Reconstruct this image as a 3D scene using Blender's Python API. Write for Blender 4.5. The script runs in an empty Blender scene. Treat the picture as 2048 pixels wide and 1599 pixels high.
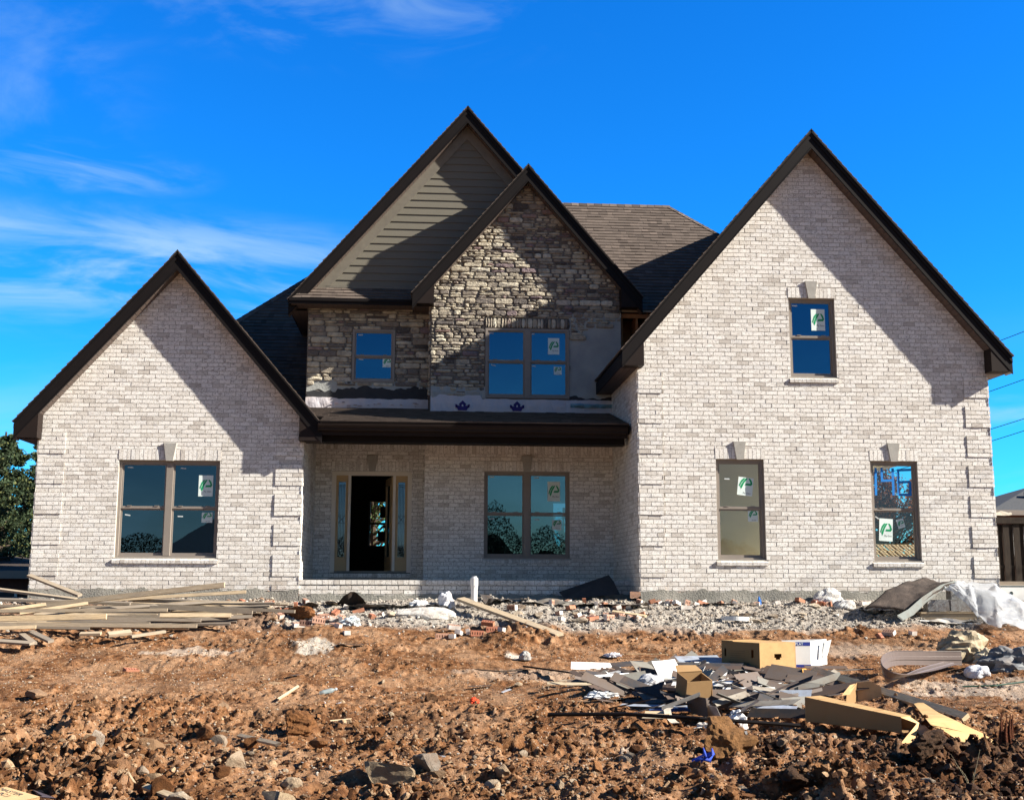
import bpy, bmesh, math, random
import numpy as np
from mathutils import Vector, Matrix
R = random.Random(7)
NR = np.random.default_rng(11)
SC = bpy.context.scene
COL = SC.collection
rad = math.radians

# ---------------------------------------------------------------- camera
FPX, PI_, YA, RO, EYE = 2344.2, .1562, .0711, .0030, 1.70   # focal (px of a 2048 wide frame), pitch, yaw, roll, eye height
_R0 = Vector((math.cos(YA), -math.sin(YA), 0)); _F = Vector((math.sin(YA)*math.cos(PI_), math.cos(YA)*math.cos(PI_), math.sin(PI_)))
_U0 = _R0.cross(_F)
_Rr = _R0*math.cos(RO)+_U0*math.sin(RO); _Ur = _U0*math.cos(RO)-_R0*math.sin(RO)
cam = bpy.data.cameras.new('camera'); cam_o = bpy.data.objects.new('camera', cam); COL.objects.link(cam_o)
cam.lens = FPX/2048*36; cam.sensor_width = 36; cam.sensor_fit = 'HORIZONTAL'; cam.clip_end = 3000; cam.clip_start = .05
cam_o.matrix_world = Matrix(((_Rr.x, _Ur.x, -_F.x, 0), (_Rr.y, _Ur.y, -_F.y, 0), (_Rr.z, _Ur.z, -_F.z, EYE), (0, 0, 0, 1)))
SC.camera = cam_o
# ---------------------------------------------------------------- light
SUN_D = Vector((-1.11, .297, -.63)).normalized()          # direction the light travels
SUN_EL = math.asin(-SUN_D.z); SUN_AZ = math.atan2(-SUN_D.x, -SUN_D.y)   # from +Y clockwise
sun = bpy.data.lights.new('sun', 'SUN'); sun.energy = 5.0; sun.angle = rad(.55); sun.color = (1.0, .93, .82)
sun_o = bpy.data.objects.new('sun', sun); COL.objects.link(sun_o)
sun_o.rotation_euler = SUN_D.to_track_quat('-Z', 'Y').to_euler()
W = bpy.data.worlds.new('World'); SC.world = W; W.use_nodes = True
SC.view_settings.view_transform = 'Standard'; SC.view_settings.look = 'None'
SC.view_settings.exposure = 1.48; SC.view_settings.gamma = 1
def build_world():
    nt = W.node_tree; N = nt.nodes; L = nt.links
    for n in list(N): N.remove(n)
    out = N.new('ShaderNodeOutputWorld'); bg = N.new('ShaderNodeBackground'); bg.inputs['Strength'].default_value = .05
    sky = N.new('ShaderNodeTexSky'); sky.sky_type = 'NISHITA'; sky.sun_disc = False
    sky.sun_elevation = SUN_EL; sky.sun_rotation = SUN_AZ; sky.altitude = 200; sky.air_density = 1.0; sky.dust_density = .3; sky.ozone_density = 3.0
    hs = N.new('ShaderNodeHueSaturation'); hs.inputs['Saturation'].default_value = 1.32; hs.inputs['Value'].default_value = 1.0
    tint = N.new('ShaderNodeMix'); tint.data_type = 'RGBA'; tint.blend_type = 'MULTIPLY'; tint.inputs[0].default_value = 1
    L.new(sky.outputs[0], hs.inputs['Color']); L.new(hs.outputs[0], tint.inputs[6])
    tc = N.new('ShaderNodeTexCoord'); sep = N.new('ShaderNodeSeparateXYZ'); L.new(tc.outputs['Generated'], sep.inputs[0])
    cr = N.new('ShaderNodeValToRGB'); e = cr.color_ramp.elements            # deep blue opposite the sun, plain towards it
    vm = N.new('ShaderNodeVectorMath'); vm.operation = 'DOT_PRODUCT'; L.new(tc.outputs['Generated'], vm.inputs[0]); vm.inputs[1].default_value = (0.25, 1, .1)
    L.new(vm.outputs['Value'], cr.inputs[0]); e[0].position = .15; e[0].color = (.60, .64, .70, 1); e[1].position = .80; e[1].color = (.20, 1.26, 2.0, 1); L.new(cr.outputs[0], tint.inputs[7])
    def math_(op, a, b=None, c=None):
        m = N.new('ShaderNodeMath'); m.operation = op
        for i, v in enumerate((a, b, c)):
            if v is None: continue
            if isinstance(v, (int, float)): m.inputs[i].default_value = v
            else: L.new(v, m.inputs[i])
        return m.outputs[0]
    def mr(v, a, b, c, d, smooth=True):
        m = N.new('ShaderNodeMapRange'); m.interpolation_type = 'SMOOTHSTEP' if smooth else 'LINEAR'
        L.new(v, m.inputs[0])
        for i, k in enumerate((a, b, c, d)): m.inputs[i+1].default_value = k
        return m.outputs[0]
    az = math_('ARCTAN2', sep.outputs[0], sep.outputs[1])        # 0 = straight at the house, + right
    el = math_('ARCSINE', sep.outputs[2])
    def cloud(rot, sx, sy, scale, lo, hi, seed):
        cb = N.new('ShaderNodeCombineXYZ'); L.new(az, cb.inputs[0]); L.new(el, cb.inputs[1]); cb.inputs[2].default_value = seed
        mp = N.new('ShaderNodeMapping'); mp.inputs['Rotation'].default_value = (0, 0, rot); mp.inputs['Scale'].default_value = (sx, sy, 1)
        L.new(cb.outputs[0], mp.inputs[0])
        nz = N.new('ShaderNodeTexNoise'); nz.inputs['Scale'].default_value = scale; nz.inputs['Detail'].default_value = 8; nz.inputs['Roughness'].default_value = .56
        nz.inputs['Distortion'].default_value = .6; L.new(mp.outputs[0], nz.inputs['Vector'])
        return mr(nz.outputs[0], lo, hi, 0, 1)
    def blob(a0, e0, ra, re):                                     # soft elliptical region of the sky
        x = math_('DIVIDE', math_('SUBTRACT', az, a0), ra); y = math_('DIVIDE', math_('SUBTRACT', el, e0), re)
        d = math_('SQRT', math_('ADD', math_('MULTIPLY', x, x), math_('MULTIPLY', y, y)))
        return mr(d, .25, 1.0, 1, 0)
    c1 = math_('MULTIPLY', cloud(rad(10), 1, 5.0, 7, .40, .70, 3.1), blob(-.30, .330, .13, .028))
    c1 = math_('MULTIPLY', c1, .5)
    c2 = math_('MULTIPLY', math_('MULTIPLY', cloud(rad(-20), 1, 2.4, 8, .44, .78, 8.3), blob(-.13, .478, .36, .065)), .27)
    c3 = math_('MULTIPLY', math_('MULTIPLY', cloud(rad(30), 1, 2.0, 5, .45, .8, 5.7), blob(-.33, .40, .12, .14)), .30)
    c4 = math_('MULTIPLY', math_('MULTIPLY', cloud(rad(10), 1, 4.0, 6, .45, .75, 2.2), blob(.50, .07, .25, .14)), .55)
    c5 = math_('MULTIPLY', math_('MULTIPLY', cloud(rad(-5), 1, 3, 4, .42, .8, 1.2), mr(el, 0, .24, 1, 0)), .75)
    c6 = math_('MULTIPLY', math_('MULTIPLY', cloud(rad(8), 1, 4.2, 7.0, .36, .68, 12.2), blob(-.26, .250, .42, .066)), .66)
    tot = math_('MAXIMUM', math_('MAXIMUM', math_('MAXIMUM', c1, c6), c2), math_('MAXIMUM', math_('MAXIMUM', c3, c4), c5))
    tot = math_('MINIMUM', tot, .85)
    mx = N.new('ShaderNodeMix'); mx.data_type = 'RGBA'; L.new(tot, mx.inputs[0]); L.new(tint.outputs[2], mx.inputs[6])
    mx.inputs[7].default_value = (4.2, 5.9, 7.0, 1)
    L.new(mx.outputs[2], bg.inputs[0]); L.new(bg.outputs[0], out.inputs[0])
build_world()

# ---------------------------------------------------------------- rays of the reference view (used to measure positions, not to paint)
def ray(px, py):
    return (_F*FPX + _Rr*(px-1024) - _Ur*(py-799.5)).normalized()
def at(px, py, Y):                                            # point of that sight line at depth Y
    r = ray(px, py); return Vector((0, 0, EYE)) + r*(Y/r.y)
_TY = [-400, -60, -10, 3, 7, 8.5, 9.5, 10.5, 12, 14, 15.5, 17, 18.5, 20, 21.3, 22.5, 30, 60, 400]
_TZ = [-2.5, -2.2, -1.8, -1.75, -1.68, -1.585, -1.50, -1.52, -1.49, -1.395, -1.265, -1.105, -.89, -.61, -.325, -.33, -.36, -.5, -1.0]
def zt(Y): return EYE + np.interp(Y, _TY, _TZ)                # lie of the land in front of the house
def gp(px, py, lift=0.0):                                     # where a sight line meets the ground
    r = ray(px, py); o = Vector((0, 0, EYE)); lo, hi = 1.0, 60.0
    for _ in range(50):
        m = (lo+hi)/2; p = o + r*m
        if p.z > zt(p.y)+lift: lo = m
        else: hi = m
    return o + r*lo

# ---------------------------------------------------------------- scene helpers
def tag(o, label=None, cat=None, group=None, kind=None):
    if label: o['label'] = label
    if cat: o['category'] = cat
    if group: o['group'] = group
    if kind: o['kind'] = kind
    return o
def empty(name, loc=(0, 0, 0), rz=0):
    o = bpy.data.objects.new(name, None); COL.objects.link(o); o.location = loc; o.rotation_euler = (0, 0, rz); o.empty_display_size = .2
    return o
class MB:
    """collects polygons; build() links them as one mesh object"""
    def __init__(s): s.v = []; s.f = []; s.m = []; s.t = []
    def face(s, pts, m=0, t=None):
        k = len(s.v); s.v.extend([tuple(p) for p in pts]); s.f.append(tuple(range(k, k+len(pts)))); s.m.append(m); s.t.append(t or (.5, .5, .5))
    def raw(s, vs, fs, m=0, t=None):
        k = len(s.v); s.v.extend([tuple(p) for p in vs]); t = t or (.5, .5, .5)
        for f in fs: s.f.append(tuple(i+k for i in f)); s.m.append(m); s.t.append(t)
    def box(s, x0, x1, y0, y1, z0, z1, m=0, t=None):
        s.raw([(x0, y0, z0), (x1, y0, z0), (x1, y1, z0), (x0, y1, z0), (x0, y0, z1), (x1, y0, z1), (x1, y1, z1), (x0, y1, z1)],
              [(0, 3, 2, 1), (4, 5, 6, 7), (0, 1, 5, 4), (1, 2, 6, 5), (2, 3, 7, 6), (3, 0, 4, 7)], m, t)
    def obox(s, c, ax, ay, az, m=0, t=None):                      # box from centre and three half-axis vectors
        c = Vector(c); ax = Vector(ax); ay = Vector(ay); az = Vector(az)
        vs = [c+sx*ax+sy*ay+sz*az for sz in (-1, 1) for sx, sy in ((-1, -1), (1, -1), (1, 1), (-1, 1))]
        s.raw(vs, [(0, 3, 2, 1), (4, 5, 6, 7), (0, 1, 5, 4), (1, 2, 6, 5), (2, 3, 7, 6), (3, 0, 4, 7)], m, t)
    def bar(s, a, b, w, h, m=0, t=None, up=(0, 0, 1)):
        a = Vector(a); b = Vector(b); d = (b-a); l = d.length; d.normalize(); sd = d.cross(Vector(up)).normalized(); u = sd.cross(d)
        s.obox((a+b)/2, d*l/2, sd*w/2, u*h/2, m, t)
    def prism(s, pts, off, m=0, t=None):                          # polygon pts (3D) swept by off
        off = Vector(off); a = [Vector(p) for p in pts]; b = [p+off for p in a]; n = len(a)
        s.raw(a+b, [tuple(range(n)), tuple(range(2*n-1, n-1, -1))]+[(i, i+n, (i+1) % n+n, (i+1) % n) for i in range(n)], m, t)
    def tube(s, pts, r, n=8, m=0, t=None, cap=True):
        pts = [Vector(p) for p in pts]; rs = r if isinstance(r, (list, tuple)) else [r]*len(pts); k = len(s.v); vs = []
        for i, p in enumerate(pts):
            d = (pts[min(i+1, len(pts)-1)]-pts[max(i-1, 0)]).normalized()
            a = d.cross(Vector((0, 0, 1)) if abs(d.z) < .95 else Vector((1, 0, 0))).normalized(); b = d.cross(a)
            vs += [p+(a*math.cos(2*math.pi*j/n)+b*math.sin(2*math.pi*j/n))*rs[i] for j in range(n)]
        fs = [(i*n+j, i*n+(j+1) % n, (i+1)*n+(j+1) % n, (i+1)*n+j) for i in range(len(pts)-1) for j in range(n)]
        if cap: fs += [tuple(range(n-1, -1, -1)), tuple((len(pts)-1)*n+j for j in range(n))]
        s.raw(vs, fs, m, t)
    def build(s, name, mats, parent=None, smooth=False, recalc=True, loc=None):
        me = bpy.data.meshes.new(name); me.from_pydata(s.v, [], s.f)
        if not isinstance(mats, (list, tuple)): mats = [mats]
        for x in mats: me.materials.append(x)
        me.polygons.foreach_set('material_index', s.m)
        if smooth: me.polygons.foreach_set('use_smooth', [True]*len(s.f))
        if recalc:
            bm = bmesh.new(); bm.from_mesh(me); bmesh.ops.recalc_face_normals(bm, faces=bm.faces); bm.to_mesh(me); bm.free()
        nl = len(me.loops); V = np.array(s.v, dtype=np.float32); me.update()
        pn = np.empty(len(me.polygons)*3, dtype=np.float32); me.polygons.foreach_get('normal', pn); pn = np.abs(pn.reshape(-1, 3))
        lt = np.empty(len(me.polygons), dtype=np.int32); me.polygons.foreach_get('loop_total', lt)
        vi = np.empty(nl, dtype=np.int32); me.loops.foreach_get('vertex_index', vi)
        ax = np.repeat(np.argmax(pn, axis=1), lt); P = V[vi]
        uv = np.where((ax == 2)[:, None], P[:, [0, 1]], np.where((ax == 1)[:, None], P[:, [0, 2]], P[:, [1, 2]]))
        ul = me.uv_layers.new(name='UVMap'); ul.data.foreach_set('uv', uv.astype(np.float32).ravel())
        ca = me.color_attributes.new('tint', 'FLOAT_COLOR', 'CORNER')
        T = np.array(s.t, dtype=np.float32); T = np.concatenate([T, np.ones((len(T), 1), np.float32)], 1)
        ca.data.foreach_set('color', np.repeat(T, lt, axis=0).ravel())
        o = bpy.data.objects.new(name, me); COL.objects.link(o)
        if parent: o.parent = parent
        if loc is not None:                                       # move the origin to loc, keep the mesh where it is
            me.transform(Matrix.Translation(-Vector(loc))); o.location = loc
        return o
def npmesh(name, V, F, mat, cols=None, smooth=False, parent=None):
    """big mesh from arrays; F (n,3|4)"""
    me = bpy.data.meshes.new(name); V = np.asarray(V, np.float32); F = np.asarray(F, np.int32); k = F.shape[1]
    me.vertices.add(len(V)); me.vertices.foreach_set('co', V.ravel())
    me.loops.add(F.size); me.loops.foreach_set('vertex_index', F.ravel())
    me.polygons.add(len(F)); me.polygons.foreach_set('loop_start', np.arange(0, F.size, k, dtype=np.int32))
    try: me.polygons.foreach_set('loop_total', np.full(len(F), k, np.int32))
    except Exception: pass
    me.polygons.foreach_set('use_smooth', [smooth]*len(F))
    me.materials.append(mat); me.update(calc_edges=True)
    if cols is not None:
        ca = me.color_attributes.new('tint', 'FLOAT_COLOR', 'POINT'); c = np.ones((len(V), 4), np.float32); c[:, :3] = cols; ca.data.foreach_set('color', c.ravel())
    me.validate(); o = bpy.data.objects.new(name, me); COL.objects.link(o)
    if parent: o.parent = parent
    return o

# ---------------------------------------------------------------- materials
def nodes(name):
    m = bpy.data.materials.new(name); m.use_nodes = True; nt = m.node_tree; b = nt.nodes['Principled BSDF']
    return m, nt.nodes, nt.links, b
class NB:
    def __init__(s, N, L): s.N = N; s.L = L
    def _in(s, sock, v):
        if v is None: return
        if hasattr(v, 'node'): s.L.new(v, sock)
        else: sock.default_value = v if not isinstance(v, tuple) or len(v) != 3 or sock.type != 'RGBA' else (*v, 1)
    def obj(s): return s.N.new('ShaderNodeTexCoord').outputs['Object']
    def uv(s): return s.N.new('ShaderNodeTexCoord').outputs['UV']
    def tint(s):
        a = s.N.new('ShaderNodeAttribute'); a.attribute_name = 'tint'; sp = s.N.new('ShaderNodeSeparateColor'); s.L.new(a.outputs['Color'], sp.inputs[0]); return a.outputs['Color'], sp.outputs[0], sp.outputs[1], sp.outputs[2]
    def mapv(s, v, sc=(1, 1, 1), rot=(0, 0, 0)):
        m = s.N.new('ShaderNodeMapping'); m.inputs['Scale'].default_value = sc; m.inputs['Rotation'].default_value = rot; s.L.new(v, m.inputs[0]); return m.outputs[0]
    def noise(s, v, scale, detail=4, rough=.55, dist=0):
        n = s.N.new('ShaderNodeTexNoise'); s.L.new(v, n.inputs['Vector']); n.inputs['Scale'].default_value = scale; n.inputs['Detail'].default_value = detail; n.inputs['Roughness'].default_value = rough; n.inputs['Distortion'].default_value = dist
        return n.outputs[0]
    def voro(s, v, scale, feat='F1', out=0):
        n = s.N.new('ShaderNodeTexVoronoi'); n.feature = feat; s.L.new(v, n.inputs['Vector']); n.inputs['Scale'].default_value = scale; return n.outputs[out]
    def ramp(s, v, stops, interp='LINEAR'):
        r = s.N.new('ShaderNodeValToRGB'); s.L.new(v, r.inputs[0]); e = r.color_ramp.elements; r.color_ramp.interpolation = interp
        while len(e) < len(stops): e.new(.5)
        for i, (p, c) in enumerate(stops): e[i].position = p; e[i].color = (*c, 1) if isinstance(c, tuple) else (c, c, c, 1)
        return r.outputs[0]
    def mix(s, f, a, b, mode='MIX'):
        m = s.N.new('ShaderNodeMix'); m.data_type = 'RGBA'; m.blend_type = mode; s._in(m.inputs[0], f); s._in(m.inputs[6], a); s._in(m.inputs[7], b); return m.outputs[2]
    def math(s, op, a, b=None):
        m = s.N.new('ShaderNodeMath'); m.operation = op; s._in(m.inputs[0], a); s._in(m.inputs[1], b); return m.outputs[0]
    def mr(s, v, a, b, c=0, d=1):
        m = s.N.new('ShaderNodeMapRange'); s.L.new(v, m.inputs[0])
        for i, k in enumerate((a, b, c, d)): m.inputs[i+1].default_value = k
        return m.outputs[0]
    def bump(s, bsdf, h, st, dist=.01):
        b = s.N.new('ShaderNodeBump'); b.inputs['Strength'].default_value = st; b.inputs['Distance'].default_value = dist; s.L.new(h, b.inputs['Height']); s.L.new(b.outputs[0], bsdf.inputs['Normal'])
def pm(name, c, rough=.7, c2=None, scale=8, amt=.6, bump=.2, bscale=60, bdist=.004, spec=.3, sc=(1, 1, 1), metallic=0):
    """general painted / weathered surface: two tones through noise plus fine bump"""
    m, N, L, b = nodes(name); q = NB(N, L); v = q.mapv(q.obj(), sc)
    c2 = c2 or tuple(x*.78 for x in c)
    f = q.mr(q.noise(v, scale, 6, .6), .5-.25/amt*.6, .5+.25/amt*.6)
    col = q.mix(f, c, c2); L.new(col, b.inputs['Base Color']); b.inputs['Roughness'].default_value = rough
    b.inputs['Specular IOR Level'].default_value = spec; b.inputs['Metallic'].default_value = metallic
    q.bump(b, q.noise(v, bscale, 4, .6), bump, bdist)
    return m
def brick_mat():
    m, N, L, b = nodes('whitewashed_brick'); q = NB(N, L); o = q.uv(); col, r, g, bl = q.tint()
    base = q.ramp(r, [(0, (.54, .50, .45)), (.10, (.69, .655, .60)), (.4, (.79, .758, .705)), (.75, (.84, .815, .765)), (1, (.75, .73, .695))])
    sh = N.new('ShaderNodeVectorMath'); sh.operation = 'ADD'; L.new(o, sh.inputs[0]); cb = N.new('ShaderNodeCombineXYZ'); L.new(q.math('MULTIPLY', g, 37.), cb.inputs[0]); L.new(q.math('MULTIPLY', bl, 19.), cb.inputs[1]); L.new(cb.outputs[0], sh.inputs[1])
    v = sh.outputs[0]
    wear = q.noise(q.mapv(v, (1, 2.0, 1), (0, 0, .5)), 17, 6, .70, .6)
    base = q.mix(q.math('MULTIPLY', q.mr(wear, .54, .61), .80), base, (.36, .31, .28))       # whitewash rubbed off
    spots = q.voro(q.mapv(v, (1, 1.5, 1)), 62)
    pit = q.math('MULTIPLY', q.mr(spots, .40, .22), q.mr(q.noise(v, 5.5, 2), .50, .56))
    base = q.mix(q.math('MULTIPLY', pit, .85), base, (.07, .055, .05))
    sz = N.new('ShaderNodeSeparateXYZ'); L.new(o, sz.inputs[0]); low = q.math('MULTIPLY', q.mr(sz.outputs[1], 2.05, 1.60), q.mr(q.noise(o, 3.0, 6, .7), .40, .66))
    base = q.mix(q.math('MULTIPLY', low, .45), base, (.42, .33, .25))      # mud splashed on the lowest courses
    base = q.mix(q.math('MULTIPLY', q.mr(q.noise(q.mapv(o, (.5, .35, 1)), 1.3, 5, .6), .48, .70), .20), base, (.62, .57, .50))   # uneven batches and washed mortar haze
    L.new(base, b.inputs['Base Color']); b.inputs['Roughness'].default_value = .9; b.inputs['Specular IOR Level'].default_value = .15
    h = q.math('SUBTRACT', q.noise(v, 55, 5, .65), q.math('MULTIPLY', pit, .7)); q.bump(b, h, .55, .006)
    return m
def stone_mat():
    m, N, L, b = nodes('ledge_stone'); q = NB(N, L); o = q.obj(); col, r, g, bl = q.tint()
    base = q.ramp(r, [(0, (.10, .09, .085)), (.13, (.20, .175, .155)), (.3, (.33, .285, .23)), (.48, (.46, .405, .31)), (.66, (.58, .52, .40)), (.86, (.70, .65, .52)), (.94, (.34, .235, .21)), (1, (.26, .20, .21))])
    n = q.noise(o, 9, 6, .6, .6); base = q.mix(q.mr(n, .38, .62), base, (.20, .17, .15), 'MIX') if False else q.mix(q.math('MULTIPLY', q.mr(n, .42, .68), .55), base, (.12, .105, .10))
    base = q.mix(q.math('MULTIPLY', q.mr(q.noise(o, 17, 5), .55, .72), .35), base, (.50, .43, .30))
    L.new(base, b.inputs['Base Color']); b.inputs['Roughness'].default_value = .92; b.inputs['Specular IOR Level'].default_value = .15
    q.bump(b, q.noise(o, 26, 8, .7), 1.0, .03)
    return m
def shingle_mat():
    m, N, L, b = nodes('asphalt_shingle'); q = NB(N, L); o = q.obj(); col, r, g, bl = q.tint()
    base = q.ramp(r, [(0, (.075, .060, .052)), (.35, (.120, .096, .081)), (.7, (.165, .132, .111)), (1, (.215, .170, .142))])
    base = q.mix(q.math('MULTIPLY', q.noise(o, 160, 3, .8), .5), base, (.03, .025, .022))
    L.new(base, b.inputs['Base Color']); b.inputs['Roughness'].default_value = .95; b.inputs['Specular IOR Level'].default_value = .1
    q.bump(b, q.noise(o, 150, 3, .7), .6, .004)
    return m
def wood_mat():
    m, N, L, b = nodes('weathered_lumber'); q = NB(N, L); o = q.obj(); col, r, g, bl = q.tint()
    base = q.ramp(r, [(0, (.15, .13, .11)), (.3, (.27, .23, .185)), (.6, (.46, .37, .26)), (1, (.70, .53, .32))])
    gr = q.noise(q.mapv(o, (2, 40, 40)), 3, 5, .7, .4); base = q.mix(q.math('MULTIPLY', q.mr(gr, .42, .64), .55), base, (.16, .115, .075))
    base = q.mix(q.math('MULTIPLY', q.mr(q.noise(o, 2.2, 4), .52, .74), .4), base, (.26, .225, .195))
    L.new(base, b.inputs['Base Color']); b.inputs['Roughness'].default_value = .85; b.inputs['Specular IOR Level'].default_value = .15
    q.bump(b, gr, .5, .004)
    return m
def tint_mat(name, rough=.85, scale=20, amt=.35, bump=.5, bdist=.006, dark=(.03, .02, .015), bs=40):
    m, N, L, b = nodes(name); q = NB(N, L); o = q.obj(); col, r, g, bl = q.tint()
    base = q.mix(q.math('MULTIPLY', q.mr(q.noise(o, scale, 6, .65), .42, .68), amt), col, dark)
    L.new(base, b.inputs['Base Color']); b.inputs['Roughness'].default_value = rough; b.inputs['Specular IOR Level'].default_value = .2
    q.bump(b, q.noise(o, bs, 8, .78), bump, bdist)
    return m
def ground_mat():
    m, N, L, b = nodes('soil'); q = NB(N, L); o = q.obj(); col, r, g, bl = q.tint()      # r: gravel share, g: pale mortar/sand, b: darker soil
    n1 = q.noise(o, 1.3, 6, .6); n2 = q.noise(o, 9, 8, .68); n3 = q.noise(o, 42, 6, .7)
    dirt = q.ramp(n2, [(.35, (.040, .017, .007)), (.45, (.150, .063, .025)), (.56, (.27, .128, .054)), (.68, (.46, .28, .16))])
    dirt = q.mix(q.math('MULTIPLY', q.mr(n1, .44, .62), .55), dirt, (.40, .25, .15))
    dirt = q.mix(q.math('MULTIPLY', q.mr(n1, .48, .32), .60), dirt, (.12, .052, .022))
    chips = q.voro(o, 34); chips = q.math('MULTIPLY', q.mr(chips, .22, .14), q.mr(q.noise(o, 3.1, 3), .46, .60))
    dirt = q.mix(chips, dirt, (.58, .47, .36))
    grav = q.ramp(n3, [(.34, (.12, .10, .085)), (.48, (.33, .29, .25)), (.60, (.48, .44, .38)), (.75, (.66, .62, .55))])
    c = q.mix(r, dirt, grav); c = q.mix(g, c, q.ramp(n3, [(.35, (.45, .38, .30)), (.65, (.72, .66, .57))]))
    c = q.mix(bl, c, (.045, .022, .012))
    L.new(c, b.inputs['Base Color']); b.inputs['Roughness'].default_value = .95; b.inputs['Specular IOR Level'].default_value = .12
    h = q.math('ADD', q.math('MULTIPLY', n2, 1.0), q.math('MULTIPLY', n3, .45)); q.bump(b, h, 1.0, .05)
    return m
def glass_mat(name, trans=(.42, .50, .52), fac=.36, refl=(.45, .72, 1.0)):
    m, N, L, b = nodes(name); N.remove(b); out = [n for n in N if n.type == 'OUTPUT_MATERIAL'][0]
    t = N.new('ShaderNodeBsdfTransparent'); t.inputs[0].default_value = (*trans, 1); g = N.new('ShaderNodeBsdfGlossy'); g.inputs['Roughness'].default_value = .004; g.inputs[0].default_value = (*refl, 1)
    q = NB(N, L); bp = N.new('ShaderNodeBump'); bp.inputs['Strength'].default_value = .10; bp.inputs['Distance'].default_value = .01
    L.new(q.noise(q.mapv(q.obj(), (1.1, 1, .6)), .9, 2, .5, .6), bp.inputs['Height']); L.new(bp.outputs[0], g.inputs['Normal'])
    mx = N.new('ShaderNodeMixShader'); mx.inputs[0].default_value = fac; L.new(t.outputs[0], mx.inputs[1]); L.new(g.outputs[0], mx.inputs[2]); L.new(mx.outputs[0], out.inputs[0])
    return m
def thin_mat(name, c, trans, rough=.5, alpha=0.0):
    """thin sheet: diffuse + translucent (+ see-through)"""
    m, N, L, b = nodes(name); b.inputs['Base Color'].default_value = (*c, 1); b.inputs['Roughness'].default_value = rough
    out = [n for n in N if n.type == 'OUTPUT_MATERIAL'][0]; t = N.new('ShaderNodeBsdfTranslucent'); t.inputs[0].default_value = (*c, 1)
    mx = N.new('ShaderNodeMixShader'); mx.inputs[0].default_value = trans; L.new(b.outputs[0], mx.inputs[1]); L.new(t.outputs[0], mx.inputs[2])
    tp = N.new('ShaderNodeBsdfTransparent'); m2 = N.new('ShaderNodeMixShader'); m2.inputs[0].default_value = alpha; L.new(mx.outputs[0], m2.inputs[1]); L.new(tp.outputs[0], m2.inputs[2]); L.new(m2.outputs[0], out.inputs[0])
    q = NB(N, L); q.bump(b, q.noise(q.obj(), 25, 5, .6), .5, .01)
    return m
def soffit_mat():
    m, N, L, b = nodes('vinyl_soffit'); q = NB(N, L); v = q.uv(); sp = N.new('ShaderNodeSeparateXYZ'); L.new(v, sp.inputs[0])
    s = q.math('ADD', sp.outputs[0], 0.0); w = q.math('FRACT', q.math('MULTIPLY', s, 9.0)); gv = q.mr(w, .0, .10, 0, 1)
    base = q.mix(gv, (.014, .010, .009), (.085, .060, .049)); L.new(base, b.inputs['Base Color']); b.inputs['Roughness'].default_value = .55
    q.bump(b, gv, .8, .01); return m
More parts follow.
